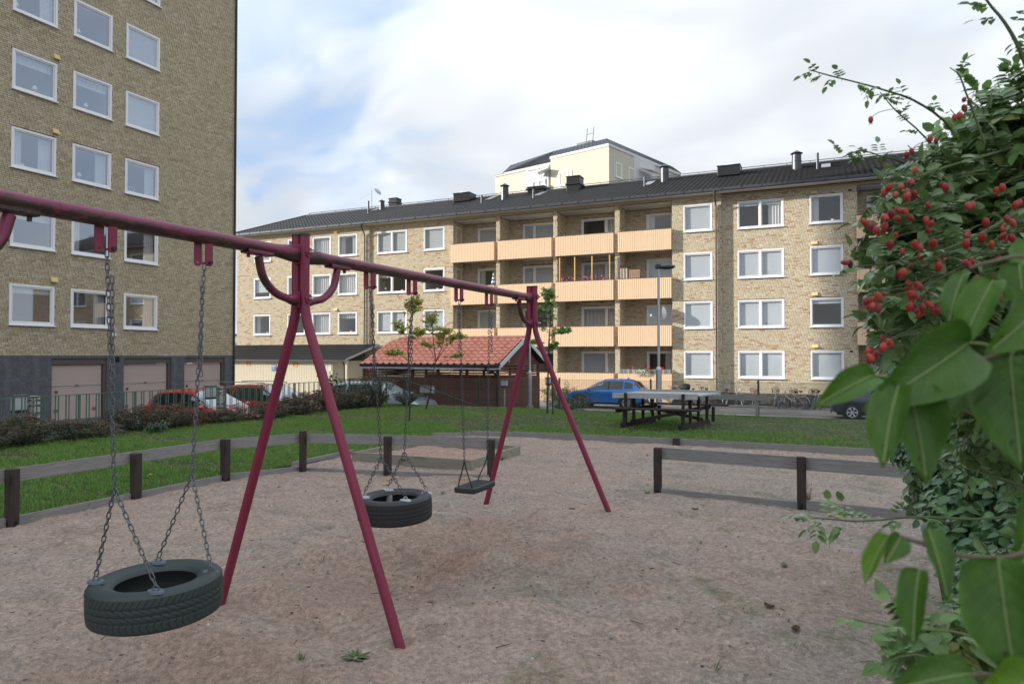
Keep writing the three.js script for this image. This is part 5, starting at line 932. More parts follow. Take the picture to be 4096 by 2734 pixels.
// ---------------------------------------------------------------- cars
const glassDark = new THREE.MeshPhysicalMaterial({ color: lin(0.015, 0.018, 0.02), roughness: 0.04, clearcoat: 1, clearcoatRoughness: 0.02 });
const glassSkyPaint = new THREE.MeshPhysicalMaterial({ color: lin(0.34, 0.38, 0.41), roughness: 0.08, clearcoat: 1, clearcoatRoughness: 0.02, specularIntensity: 1 });  // pale base colour paints in the sky that windscreens mirror
function makeWheel(parent, x, y, z, r, side, rimMat, spokes = 5) {
  const w = sub('wheel', parent, [x, y, z]);
  part('tyre', (() => { const p = [[r * 0.62, -0.09], [r * 0.7, -0.10], [r * 0.93, -0.10], [r, -0.075], [r, 0.075], [r * 0.93, 0.10], [r * 0.7, 0.10], [r * 0.62, 0.09]].map(([a, b]) => new THREE.Vector2(a, b)); return new THREE.LatheGeometry(p, 32).rotateX(Math.PI / 2); })(), M.black, w);
  const l = [new THREE.TorusGeometry(r * 0.63, r * 0.045, 8, 32).translate(0, 0, side * 0.085), new THREE.CylinderGeometry(r * 0.13, r * 0.15, 0.03, 14).rotateX(Math.PI / 2).translate(0, 0, side * 0.075)];
  for (let k = 0; k < spokes; k++) { const a = k / spokes * 6.283; for (const o of [-0.11, 0.11]) l.push(bar([Math.cos(a) * r * 0.1, Math.sin(a) * r * 0.1, side * 0.075], [Math.cos(a + o) * r * 0.62, Math.sin(a + o) * r * 0.62, side * 0.085], r * 0.085, 0.02, V3(0, 0, 1))); }
  part('rim', l, rimMat, w); part('brake_disc', new THREE.CylinderGeometry(r * 0.6, r * 0.6, 0.02, 24).rotateX(Math.PI / 2).translate(0, 0, side * 0.02), M.darkMetal, w);
}
// stations along the car (front at +x): [x, bottom, belt, top, half width at belt, half width at roof]
function makeCar(o) {
  const c = thing('parked_car', o.label, 'car', [o.x, o.y, o.z], o.turn, undefined);
  const paint = new THREE.MeshPhysicalMaterial({ color: lin(...o.color), roughness: 0.32, metalness: o.metal ?? 0.25, clearcoat: 1, clearcoatRoughness: 0.05 });
  const S = o.stations, ring = ([x, yb, be, to, wb, wt]) => { const cab = to - be > 0.12; return [[0, yb], [wb * 0.86, yb], [wb * 0.985, yb + 0.10], [wb * 1.0, lerp(yb, be, 0.55)], [wb * 0.985, be - 0.05], [wb * 0.955, be], [lerp(wb * 0.93, wt, 0.55), lerp(be, to, 0.52)], [wt, to - (cab ? 0.07 : 0.02)], [wt * 0.86, to - (cab ? 0.018 : 0.006)], [wt * 0.45, to], [0, to + (cab ? 0.008 : 0.004)]].map(([z, y]) => V3(x, y, z)); };
  const R = S.map(ring), NR = R[0].length;
  const at = (s, r) => { const i = Math.min(S.length - 2, Math.floor(s)), j = Math.min(NR - 2, Math.floor(r)), fs = s - i, fr = r - j; return R[i][j].clone().lerp(R[i][j + 1], fr).lerp(R[i + 1][j].clone().lerp(R[i + 1][j + 1], fr), fs); };
  const patch = (s0, s1, r0, r1, off, side, n = 8, m = 5) => {
    const pos = [], idx = [];
    for (let i = 0; i <= n; i++) for (let j = 0; j <= m; j++) { const s = lerp(typeof s0 === 'function' ? s0(j / m) : s0, typeof s1 === 'function' ? s1(j / m) : s1, i / n), r = lerp(r0, r1, j / m), p = at(s, r), a = at(Math.min(s + 0.02, S.length - 1.001), r).sub(at(Math.max(s - 0.02, 0), r)), b = at(s, Math.min(r + 0.05, NR - 1.001)).sub(at(s, Math.max(r - 0.05, 0))); const nn = new THREE.Vector3().crossVectors(a, b).normalize(); if (nn.y < -0.2 || (Math.abs(nn.y) < 0.6 && nn.z < 0)) nn.negate(); p.addScaledVector(nn, off); pos.push(p.x, p.y, p.z * side); }
    for (let i = 0; i < n; i++) for (let j = 0; j < m; j++) { const a = i * (m + 1) + j, b = a + 1, d = a + m + 1, e = d + 1; if (side > 0) idx.push(a, b, d, b, e, d); else idx.push(a, d, b, b, d, e); }
    const g = new THREE.BufferGeometry(); g.setAttribute('position', new THREE.BufferAttribute(new Float32Array(pos), 3)); g.setIndex(idx); g.computeVertexNormals(); return g;
  };
  const last = S.length - 1.0005;
  const hull = []; for (const side of [1, -1]) hull.push(patch(0, last, 0, NR - 1.0005, 0, side, (S.length - 1) * 3, (NR - 1) * 2));
  for (const i of [0, S.length - 1]) { const r = R[i], poly = [...r.map((p) => [p.z, p.y]), ...r.slice(1, -1).reverse().map((p) => [-p.z, p.y])].map(([z, y]) => new THREE.Vector2(z, y)); hull.push(new THREE.ShapeGeometry(new THREE.Shape(poly)).rotateY(i ? -Math.PI / 2 : Math.PI / 2).scale(1, 1, i ? 1 : -1).translate(r[0].x + (i ? -0.001 : 0.001), 0, 0)); }
  part('body', toCreasedNormals(merge(hull), 0.7), paint, c);
  for (const side of [1, -1]) {
    for (const [a, b2, r0, r1] of o.sideGlass) part('side_window', [patch(a, b2, r0 ?? 5.15, r1 ?? 6.75, 0.006, side, 10, 4)], glassDark, c);
    for (const [a, b2] of o.pillars ?? []) part('pillar', [patch(a, b2, 5.1, 6.8, 0.009, side, 2, 4)], M.blackPlastic, c);
    part('sill_trim', [patch(o.arch[1] + 0.0, o.arch[0] + 0.0, 1.1, 1.95, 0.008, side, 10, 3)], M.blackPlastic, c);
    if (o.chrome) part('chrome_strip', [patch(o.arch[1] + 0.35, o.arch[0] - 0.35, 1.98, 2.08, 0.014, side, 8, 1)], M.white, c);
    o.wheels.forEach((wx, k) => {
      const hw = o.halfWidth; part('wheel_arch', [new THREE.RingGeometry(o.wr * 0.9, o.wr * 1.30, 28, 1, 0, Math.PI).rotateY(side > 0 ? 0 : Math.PI).translate(wx, o.wr, side * (hw + 0.004)), new THREE.CircleGeometry(o.wr * 1.2, 28).rotateY(side > 0 ? 0 : Math.PI).translate(wx, o.wr, side * (hw + 0.001))], M.black, c);
      makeWheel(c, wx, o.wr, side * (hw - 0.075), o.wr, side, o.rim ?? std([0.55, 0.56, 0.58], 0.3, { metalness: 0.8 }), o.spokes ?? 5);
    });
    part('door_handle', o.handles.map((x) => box(0.17, 0.025, 0.03, x, o.belt - 0.13, side * (o.halfWidth * 0.985 + 0.012), 0.008)), paint, c);
    part('mirror', [new THREE.SphereGeometry(1, 14, 10).scale(0.07, 0.075, 0.11).translate(o.mirror, o.belt + 0.06, side * (o.halfWidth + 0.06)), box(0.05, 0.04, 0.1, o.mirror, o.belt + 0.01, side * (o.halfWidth - 0.01))], paint, c);
    part('headlight', [patch(o.head[0], last - 0.05, 4.1, 5.7, 0.008, side, 5, 3)], std([0.6, 0.63, 0.66], 0.1, { metalness: 0.3 }), c);
    part('tail_light', [patch(0.02, o.tail, o.tailR?.[0] ?? 3.7, o.tailR?.[1] ?? 5.2, 0.010, side, 5, 3)], std([0.42, 0.015, 0.02], 0.15), c);
  }
  const both = (f) => [f(1), f(-1)];
  part('windscreen', both((s) => patch(o.screen[0], o.screen[1], 6.0, NR - 1.001, 0.006, s, 8, 6)), o.screenMat ?? glassSkyPaint, c);
  part('rear_window', both((s) => patch(o.rear[0], o.rear[1], 6.2, NR - 1.001, 0.007, s, 6, 6)), glassDark, c);
  part('bumper', [box(0.06, 0.10, o.halfWidth * 1.5, S[S.length - 1][0] - 0.0, 0.30, 0, 0.02), box(0.06, 0.12, o.halfWidth * 1.5, S[0][0] + 0.0, 0.34, 0, 0.02)], M.blackPlastic, c);
  part('underside', [box(o.wheels[0] - o.wheels[1] + 1.2, 0.12, o.halfWidth * 1.6, (o.wheels[0] + o.wheels[1]) / 2, 0.26, 0)], M.black, c);
  if (o.rails) for (const s of [1, -1]) part('roof_rail', [tube([[o.rails[0], o.height + 0.0, s * 0.52], [o.rails[0] + 0.1, o.height + 0.055, s * 0.53], [o.rails[1] - 0.1, o.height + 0.055, s * 0.53], [o.rails[1], o.height - 0.01, s * 0.52]], 0.016, 20, 6)], o.railMat ?? M.galv, c);
  if (o.wipers) part('wiper', [rod([o.wipers, o.belt + 0.06, 0.1], [o.wipers - 0.06, o.belt + 0.13, -0.45], 0.01, 5), rod([o.wipers, o.belt + 0.06, -0.1], [o.wipers - 0.05, o.belt + 0.12, 0.45], 0.01, 5)], M.black, c);
  if (o.aerial) part('aerial', [rod([o.aerial, o.height - 0.02, 0], [o.aerial - 0.5, o.height + 0.35, 0], 0.006, 5)], M.black, c);
  if (o.fin) part('shark_fin', [new THREE.ConeGeometry(0.07, 0.12, 8).scale(1.6, 1, 0.4).translate(o.fin, o.height + 0.02, 0)], paint, c);
  return c;
}
// profile kinds, front at +x, origin on the ground at the middle
const suv = [[-2.12, 0.42, 0.86, 0.88, 0.70, 0.66], [-2.06, 0.34, 0.95, 1.00, 0.82, 0.72], [-1.75, 0.27, 0.99, 1.38, 0.87, 0.56], [-1.35, 0.25, 0.97, 1.51, 0.885, 0.57], [-0.6, 0.25, 0.95, 1.545, 0.885, 0.585], [-0.05, 0.25, 0.94, 1.52, 0.885, 0.58], [0.35, 0.25, 0.93, 1.37, 0.885, 0.60], [0.92, 0.25, 0.95, 1.01, 0.885, 0.74], [1.3, 0.26, 0.90, 0.95, 0.88, 0.74], [1.8, 0.29, 0.82, 0.87, 0.85, 0.70], [2.05, 0.33, 0.70, 0.73, 0.74, 0.62], [2.12, 0.42, 0.60, 0.62, 0.62, 0.52]];
const suvOpt = { stations: suv, wheels: [1.28, -1.30], wr: 0.335, halfWidth: 0.885, height: 1.545, belt: 0.95, arch: [7.6, 3.2], sideGlass: [[4.55, 6.75, 5.2, 6.8], [3.35, 4.42, 5.2, 6.85], [2.35, 3.25, 5.3, 6.7]], pillars: [[4.42, 4.55]], handles: [-0.2, -1.1], mirror: 0.72, head: [9.2], tail: 1.55, screen: [5.1, 6.85], rear: [1.25, 2.2] };
makeCar({ ...suvOpt, label: 'bright blue compact crossover parked before the balconies behind the mesh fence', x: -10.8, y: STREET + 0.006, z: -36.4, turn: Math.PI, color: [0.010, 0.19, 0.62], metal: 0.35, chrome: true, fin: -1.2, spokes: 10 });
makeCar({ ...suvOpt, label: 'dark grey hatchback with silver rims half hidden behind the big leaves', x: 2.28, y: STREET + 0.006, z: -34.4, turn: 0, color: [0.035, 0.042, 0.055], metal: 0.4, spokes: 6, tail: 2.1, tailR: [4.0, 5.6], rim: std([0.72, 0.73, 0.75], 0.3, { metalness: 0.6 }) });
const hatch = [[-1.72, 0.36, 0.80, 0.84, 0.66, 0.60], [-1.66, 0.28, 0.95, 1.02, 0.77, 0.66], [-1.52, 0.24, 0.98, 1.32, 0.80, 0.56], [-1.25, 0.22, 0.96, 1.43, 0.81, 0.55], [-0.5, 0.21, 0.93, 1.475, 0.815, 0.56], [0.1, 0.21, 0.92, 1.43, 0.815, 0.56], [0.45, 0.21, 0.91, 1.27, 0.815, 0.58], [1.02, 0.21, 0.92, 0.97, 0.81, 0.70], [1.3, 0.23, 0.85, 0.89, 0.80, 0.66], [1.58, 0.27, 0.72, 0.75, 0.74, 0.60], [1.72, 0.36, 0.58, 0.60, 0.60, 0.5]];
const hatchOpt = { stations: hatch, wheels: [1.12, -1.18], wr: 0.285, halfWidth: 0.815, height: 1.475, belt: 0.93, arch: [7.4, 3.0], sideGlass: [[4.5, 6.7, 5.2, 6.8], [2.5, 4.35, 5.25, 6.8]], pillars: [[4.36, 4.5]], handles: [-0.35], mirror: 0.78, head: [8.7], tail: 1.4, screen: [5.1, 6.9], rear: [1.3, 2.4], wipers: 1.05 };
makeCar({ ...hatchOpt, label: 'small bright red hatchback with roof aerial beside the garages', x: -16.9, y: DRIVE, z: -15.3, turn: 0, color: [0.52, 0.008, 0.012], metal: 0.0, aerial: 0.0 });
const estate = [[-2.2, 0.36, 0.80, 0.84, 0.70, 0.62], [-2.12, 0.28, 0.93, 1.05, 0.82, 0.66], [-1.9, 0.24, 0.95, 1.36, 0.86, 0.58], [-1.3, 0.22, 0.94, 1.46, 0.865, 0.575], [-0.5, 0.21, 0.92, 1.49, 0.87, 0.58], [0.15, 0.21, 0.91, 1.45, 0.87, 0.58], [0.5, 0.21, 0.90, 1.28, 0.87, 0.60], [1.1, 0.21, 0.91, 0.96, 0.865, 0.74], [1.6, 0.23, 0.84, 0.88, 0.85, 0.72], [2.05, 0.27, 0.74, 0.77, 0.78, 0.66], [2.2, 0.36, 0.60, 0.62, 0.66, 0.56]];
const estateOpt = { stations: estate, wheels: [1.35, -1.35], wr: 0.31, halfWidth: 0.87, height: 1.49, belt: 0.92, arch: [7.5, 3.0], sideGlass: [[4.5, 6.7, 5.2, 6.8], [3.3, 4.36, 5.2, 6.8], [2.15, 3.18, 5.25, 6.75]], pillars: [[4.36, 4.5]], handles: [-0.2, -1.15], mirror: 0.85, head: [8.7], tail: 1.4, screen: [5.1, 6.9], rear: [1.3, 2.2], wipers: 1.1, rails: [-1.9, 0.1] };
makeCar({ ...estateOpt, label: 'red estate car with grey roof rails parked past the red hatchback', x: -17.3, y: DRIVE, z: -18.5, turn: 0, color: [0.40, 0.012, 0.02], metal: 0.05 });
makeCar({ ...estateOpt, label: 'pale blue silver estate car with black roof rack before the shed', x: -15.95, y: lowY(0, -22.9) , z: -22.9, turn: 0, color: [0.42, 0.50, 0.58], metal: 0.45, railMat: M.black });
// ---------------------------------------------------------------- bicycles along the house
function bicycle(label, x, z, turn, lean, o = {}) {
  const b = thing('bicycle', label, 'bicycle', [x, STREET + 0.01, z], turn, 'bicycles parked along the brick house'); b.rotation.z = lean; b.rotation.order = 'YXZ';
  const R = o.r ?? 0.335, fm = o.frame ?? M.darkMetal, hx = 0.53;
  for (const k of [-1, 1]) {
    const w = sub('wheel', b, [0, R, k * hx]);
    part('tyre', cached('bt' + R, () => new THREE.TorusGeometry(R - 0.018, 0.018, 6, 30).rotateY(Math.PI / 2)), M.black, w);
    part('rim', cached('br' + R, () => new THREE.TorusGeometry(R - 0.042, 0.010, 5, 30).rotateY(Math.PI / 2)), M.galv, w);
    part('spokes', cached('bs' + R, () => { const l = []; for (let i = 0; i < 18; i++) { const a = i / 18 * 6.283; l.push(rod([0.015 * (i % 2 ? 1 : -1), 0, 0], [0, Math.cos(a) * (R - 0.045), Math.sin(a) * (R - 0.045)], 0.0022, 3)); } l.push(rod([-0.04, 0, 0], [0.04, 0, 0], 0.02, 8)); return merge(l); }), M.galv, w);
  }
  part('frame', [rod([0, R, hx], [0, 0.78, 0.36], 0.016, 7), rod([0, 0.80, 0.37], [0, 0.95, 0.31], 0.018, 7), rod([0, 0.76, 0.37], [0, 0.30, 0.02], 0.017, 7), rod([0, o.low ? 0.62 : 0.84, 0.33], [0, o.low ? 0.42 : 0.74, -0.14], 0.016, 7), rod([0, 0.30, 0.02], [0, 0.84, -0.2], 0.016, 7), rod([0, 0.30, 0.02], [0, R, -hx], 0.012, 6), rod([0, 0.76, -0.17], [0, R, -hx], 0.012, 6)], fm, b);
  part('handlebar', [tube([[-0.29, 1.02, 0.12], [-0.24, 1.04, 0.22], [-0.08, 1.05, 0.32], [0.08, 1.05, 0.32], [0.24, 1.04, 0.22], [0.29, 1.02, 0.12]], 0.012, 24, 6), rod([0, 0.93, 0.32], [0, 1.06, 0.31], 0.013, 6)], M.galv, b);
  part('grip', [rod([-0.29, 1.02, 0.12], [-0.275, 1.03, 0.2], 0.018, 7), rod([0.29, 1.02, 0.12], [0.275, 1.03, 0.2], 0.018, 7)], M.black, b);
  part('saddle', [new THREE.SphereGeometry(1, 12, 8).scale(0.085, 0.04, 0.13).translate(0, 0.93, -0.24), rod([0, 0.84, -0.2], [0, 0.92, -0.225], 0.014, 6)], o.saddle ?? M.black, b);
  part('mudguard', [-1, 1].map((k) => new THREE.TorusGeometry(R + 0.014, 0.016, 4, 18, k > 0 ? 1.7 : 2.6).rotateZ(k > 0 ? 0.9 : 0.6).rotateY(-Math.PI / 2).translate(0, R, k * hx)), o.guard ?? fm, b);
  if (!o.bare) part('carrier', [rod([-0.05, 0.72, -0.28], [-0.05, 0.73, -0.68], 0.007, 5), rod([0.05, 0.72, -0.28], [0.05, 0.73, -0.68], 0.007, 5), rod([0, 0.73, -0.66], [0.02, R, -hx], 0.006, 5)], M.galv, b);
  part('pedal', [rod([-0.1, 0.2, 0.06], [0.1, 0.4, -0.02], 0.012, 5), box(0.08, 0.02, 0.07, -0.13, 0.2, 0.06), box(0.08, 0.02, 0.07, 0.13, 0.4, -0.02)], M.darkMetal, b);
  part('rear_reflector', box(0.05, 0.04, 0.012, 0, 0.66, -0.70), std([0.55, 0.02, 0.02], 0.3), b);
  if (o.basket) { const l = [], y0 = 0.78, y1 = 1.0, z0 = 0.36, z1 = 0.62, w = 0.18; for (let k = 0; k <= 8; k++) { const t = lerp(-w, w, k / 8); l.push(rod([t * 0.85, y0, z1 - 0.03], [t, y1, z1], 0.003, 3), rod([t * 0.85, y0, z0], [t, y1, z0], 0.003, 3)); const s = lerp(z0, z1, k / 8); l.push(rod([-w * 0.85, y0, s], [-w, y1, s], 0.003, 3), rod([w * 0.85, y0, s], [w, y1, s], 0.003, 3)); } for (const y of [y0, 0.86, 0.93, y1]) { const k = lerp(0.85, 1, (y - y0) / 0.22) * w; l.push(rod([-k, y, z0], [k, y, z0], 0.004, 4), rod([-k, y, z1], [k, y, z1], 0.004, 4), rod([-k, y, z0], [-k, y, z1], 0.004, 4), rod([k, y, z0], [k, y, z1], 0.004, 4)); } part('basket', l, M.darkMetal, b); }
  return b;
}
{
  const c = (r, g, b) => std([r, g, b], 0.4), red = c(0.4, 0.03, 0.04), white = c(0.7, 0.7, 0.72), green = c(0.03, 0.35, 0.16), blue = c(0.03, 0.08, 0.2), grey = c(0.2, 0.21, 0.23), Z = -39.7;
  bicycle('upright bicycle with green saddle, red rear lamp and front basket', -2.45, Z, Math.PI + 0.25, 0.05, { saddle: green, basket: true, low: true, frame: grey });
  bicycle('white bicycle lying tilted sideways against its neighbours', -1.55, Z + 0.1, Math.PI + 1.1, -0.35, { frame: white, guard: white, low: true });
  bicycle('red and white bicycle leaning in the tangled bunch', -1.2, Z, Math.PI + 0.55, -0.22, { frame: red, guard: white, low: true, basket: true });
  bicycle('blue bicycle with red lamp leaning in the tangled bunch', -0.85, Z + 0.05, Math.PI + 0.4, 0.12, { frame: blue });
  bicycle('silver bicycle with basket at the end of the bunch', -0.5, Z, Math.PI + 0.3, 0.06, { frame: white, basket: true, low: true });
  bicycle('narrow grey bicycle seen from behind close to the dark hatchback', 0.25, Z, Math.PI + 0.15, 0.04, { frame: grey, bare: true });
  bicycle('bicycle with pink flowered saddle cover beside the green post', -3.6, Z, Math.PI + 0.2, 0.06, { saddle: c(0.75, 0.25, 0.3), frame: red, basket: true, low: true });
  bicycle('bicycle with white saddle cover and high handlebar', -4.3, Z, Math.PI + 0.45, -0.08, { saddle: white, frame: grey });
  bicycle('black bicycle with raised handlebar right of the brown drain pipe', -5.1, Z, Math.PI + 0.3, 0.07, {});
  bicycle('silver bicycle with wire basket before the brown drain pipe', -6.2, Z, Math.PI + 0.3, 0.08, { frame: white, basket: true, low: true });
  bicycle('dark blue bicycle beside the one with a black bag', -6.75, Z, Math.PI + 0.2, -0.05, { frame: blue });
  const bb = bicycle('bicycle with a big black bag over its carrier', -7.35, Z, Math.PI + 0.3, 0.05, { frame: grey }); { const g = new THREE.IcosahedronGeometry(0.3, 3), p = g.attributes.position; for (let i = 0; i < p.count; i++) { const k = 0.8 + 0.45 * fbm(p.getX(i) * 6 + 5, p.getY(i) * 6 + p.getZ(i) * 4 + 5, 3, 501); p.setXYZ(i, p.getX(i) * k, p.getY(i) * k * 0.8, p.getZ(i) * k * 1.2); } g.computeVertexNormals(); part('bag', g.translate(0, 1.0, -0.45), M.black, bb); }
  bicycle('white framed bicycle between balcony corner and black bag', -7.95, Z, Math.PI + 0.2, 0.05, { frame: white, basket: true, low: true });
  bicycle('black bicycle in front of the flower box balcony', -8.7, Z - 0.0, Math.PI + 0.25, -0.06, { frame: M.darkMetal, low: true });
  bicycle('grey bicycle nearest to the tail of the blue car', -9.5, Z, Math.PI + 0.3, 0.05, { frame: grey });
  const rk = thing('bicycle_rack', 'low black steel bicycle rail along the plinth', 'bicycle rack', [0, STREET, -40.25]); part('rail', [rod([-5, 0.62, 0], [3, 0.62, 0], 0.02, 6), rod([-5, 0.3, 0], [3, 0.3, 0], 0.015, 6)], M.darkMetal, rk); for (let x = -5; x <= 3; x += 1.6) part('post', rod([x, 0, 0], [x, 0.62, 0], 0.02, 6), M.darkMetal, rk);
}
// ---------------------------------------------------------------- things on the balconies
const BF = HZ - 0.12 + 0.26;
{ // glass screen with yellow posts, third floor
  const s = thing('balcony_screen', 'glazed balcony screen with thin yellow posts on the third floor', 'screen');
  for (const x of [-15.0, -14.02, -12.92, -11.82]) part('post', box(0.06, 1.46, 0.05, x, 6.22 + 0.75, BF - 0.05), std([0.72, 0.42, 0.12], 0.6), s);
  for (const [a, b] of [[-15.0, -14.02], [-14.02, -12.92], [-12.92, -11.82]]) part('pane', new THREE.PlaneGeometry(b - a - 0.06, 1.42).translate((a + b) / 2, 6.97, BF - 0.05), M.pane, s);
  const fl = rng(61), tex2 = []; for (let k = 0; k < 26; k++) { const x = lerp(-14.9, -11.9, fl()), y = 6.25 + fl() * 0.25; tex2.push(new THREE.IcosahedronGeometry(0.04 + fl() * 0.04, 0).translate(x, y, BF - 0.2)); }
  const p = thing('potted_flowers', 'small potted flowers behind the glazed balcony screen', 'flowers'); part('blossom', tex2, std([0.5, 0.15, 0.25], 0.7), p); part('planter', box(3.0, 0.14, 0.18, -13.4, 6.2, BF - 0.2), M.darkWood, p);
}
{
  const m = thing('reed_mat', 'striped rolled reed mats leaning behind a balcony front', 'reed mat'); const cols = [[0.65, 0.6, 0.5], [0.28, 0.17, 0.12], [0.6, 0.55, 0.45], [0.35, 0.22, 0.15]];
  for (let k = 0; k < 14; k++) part('reed', box(0.045, 0.72, 0.03, -11.15 + k * 0.03, 6.5, BF - 0.12 - (k % 3) * 0.01), std(cols[k % 4], 0.8), m); for (let k = 0; k < 12; k++) part('reed', box(0.055, 0.62, 0.03, -10.68 + k * 0.058, 6.45, BF - 0.16), std(cols[1 + 2 * (k % 2)], 0.8), m);
}
{
  const f = thing('flower_box', 'balcony flower box with red geraniums and white blossoms above peach slats', 'flower box'), r = rng(71), zz = BF + 0.02;
  const l = []; for (let x = -11.2; x < -8.2; x += 0.055) part('reed', box(0.04, 0.24, 0.015, x, 0.76, zz), std([[0.30, 0.22, 0.30], [0.35, 0.38, 0.25], [0.2, 0.18, 0.17], [0.5, 0.46, 0.4]][Math.floor(r() * 4)], 0.8), f);
  const wl = [], rd = [], gr = []; for (let k = 0; k < 150; k++) { const x = -9.85 + (r() + r() - 1) * 0.55, y = 0.70 + (r() - 0.5) * 0.34; wl.push(new THREE.IcosahedronGeometry(0.022, 0).translate(x, y, zz + 0.06 + r() * 0.12)); gr.push(new THREE.OctahedronGeometry(0.03).translate(x + (r() - 0.5) * 0.2, y + 0.03 + r() * 0.1, zz + 0.04 + r() * 0.1)); }
  for (const [x, y] of [[-10.37, 0.98], [-9.98, 0.86], [-9.85, 0.90], [-9.6, 0.88], [-9.45, 0.96], [-8.95, 0.93], [-8.85, 0.90], [-8.72, 0.98], [-8.66, 0.94]]) { for (let k = 0; k < 7; k++) rd.push(new THREE.IcosahedronGeometry(0.032, 0).translate(x + (r() - 0.5) * 0.09, y + (r() - 0.5) * 0.08, zz + (r() - 0.5) * 0.06)); gr.push(rod([x, y - 0.2, zz], [x, y, zz], 0.006, 4)); }
  part('white_blossom', wl, std([0.8, 0.8, 0.78], 0.8), f); part('geranium', rd, std([0.65, 0.02, 0.02], 0.7), f); part('leaves', gr, std([0.06, 0.14, 0.03], 0.8), f); part('planter', box(3.0, 0.16, 0.14, -9.7, 0.73, zz - 0.1), M.darkWood, f);
}
{
  const s = thing('satellite_dish', 'small white satellite dish seen edge on beside a second floor balcony', 'satellite dish', [-8.5, 4.15, BF + 0.06]);
  part('dish', new THREE.SphereGeometry(0.55, 24, 8, 0, 6.3, 0, 0.75).scale(1, 1, 1).translate(0, -0.47, 0).rotateX(Math.PI / 2 - 0.05).rotateY(1.5), std([0.72, 0.73, 0.75], 0.4, { side: THREE.DoubleSide }), s); part('arm', [rod([0, -0.35, 0], [-0.75, -0.2, 0.1], 0.012, 6), tube([[0.05, 0, 0], [0.25, 0.02, 0], [0.33, -0.02, 0], [0.33, -0.2, 0]], 0.02, 14, 6)], M.galv, s); part('receiver', box(0.1, 0.14, 0.1, -0.78, -0.14, 0.1, 0.02), std([0.6, 0.6, 0.6], 0.4), s);
  const p = thing('parasol', 'closed blue and white striped parasol on a balcony', 'parasol', [-19.75, 6.0, HZ - 0.35]); for (let k = 0; k < 6; k++) part(k % 2 ? 'blue_stripe' : 'white_stripe', new THREE.CylinderGeometry(0.03 + 0.022 * k, 0.03 + 0.022 * (k + 1), 0.12, 12).translate(0, 0.95 - k * 0.12, 0), k % 2 ? std([0.06, 0.12, 0.28], 0.8) : std([0.7, 0.72, 0.74], 0.8), p); part('pole', rod([0, -0.9, 0], [0, 1.05, 0], 0.018, 8), M.white, p);
}
// ---------------------------------------------------------------- leaves
const leafMat = new THREE.MeshPhysicalMaterial({ color: 0xffffff, vertexColors: true, roughness: 0.5, transmission: 0.4, thickness: 0, side: THREE.DoubleSide });
const dryMat = std([1, 1, 1], 0.95, { vertexColors: true, side: THREE.DoubleSide });
// many small folded leaves in one geometry: items {p, d (unit, to the tip), n (unit), l, w, c}
function leaves(items) {
  const N = items.length, K = 12, pos = new Float32Array(N * K * 3), nor = new Float32Array(N * K * 3), col = new Float32Array(N * K * 3), uv = new Float32Array(N * K * 2), s = V3(), up = V3(), order = [0, 1, 5, 1, 2, 5, 2, 4, 5, 2, 3, 4];
  const outline = [[0, 0, 0], [0.26, 0.46, 0.16], [0.66, 0.40, 0.10], [1, 0, -0.12], [0.66, -0.40, 0.10], [0.26, -0.46, 0.16]];   // along, across, lift
  items.forEach((it, i) => {
    s.crossVectors(it.d, it.n).normalize(); up.crossVectors(s, it.d).normalize();
    order.forEach((k, m) => {
      const [a, c, h] = outline[k], o = (i * K + m) * 3, w = it.w * c, l = it.l * a, q = it.w * h, t = c * 0.9, e = (a - 0.4) * 0.5;
      for (const [x, ax] of [['x', 0], ['y', 1], ['z', 2]]) { pos[o + ax] = it.p[x] + it.d[x] * l + s[x] * w + up[x] * q; nor[o + ax] = up[x] - s[x] * t + it.d[x] * e; }
      const L = Math.hypot(nor[o], nor[o + 1], nor[o + 2]); for (let x = 0; x < 3; x++) nor[o + x] /= L;
      col.set(it.c, o);
    });
  });
  const g = new THREE.BufferGeometry(); g.setAttribute('position', new THREE.BufferAttribute(pos, 3)); g.setAttribute('normal', new THREE.BufferAttribute(nor, 3)); g.setAttribute('uv', new THREE.BufferAttribute(uv, 2)); g.setAttribute('color', new THREE.BufferAttribute(col, 3)); return g;
}
const dirR = (r) => { const z = r() * 2 - 1, a = r() * 6.283, k = Math.sqrt(1 - z * z); return V3(k * Math.cos(a), z, k * Math.sin(a)); };
function leafAt(r, p, l, w, c, droop = 0.3) { const d = dirR(r); d.y = d.y * 0.6 - droop; d.normalize(); const n = dirR(r); n.y = Math.abs(n.y) + 0.6; n.normalize(); const k = lerp(0.72, 1.3, r()); return { p, d, n, l: l * lerp(0.7, 1.2, r()), w: w * lerp(0.75, 1.15, r()), c: c.map((x) => x * k) }; }
const twigMat = std([0.10, 0.075, 0.05], 0.9), barkMat = std([0.13, 0.11, 0.085], 0.95, { map: again(T.wood, 3, 1) }), caneMat = std([0.10, 0.13, 0.05], 0.8);

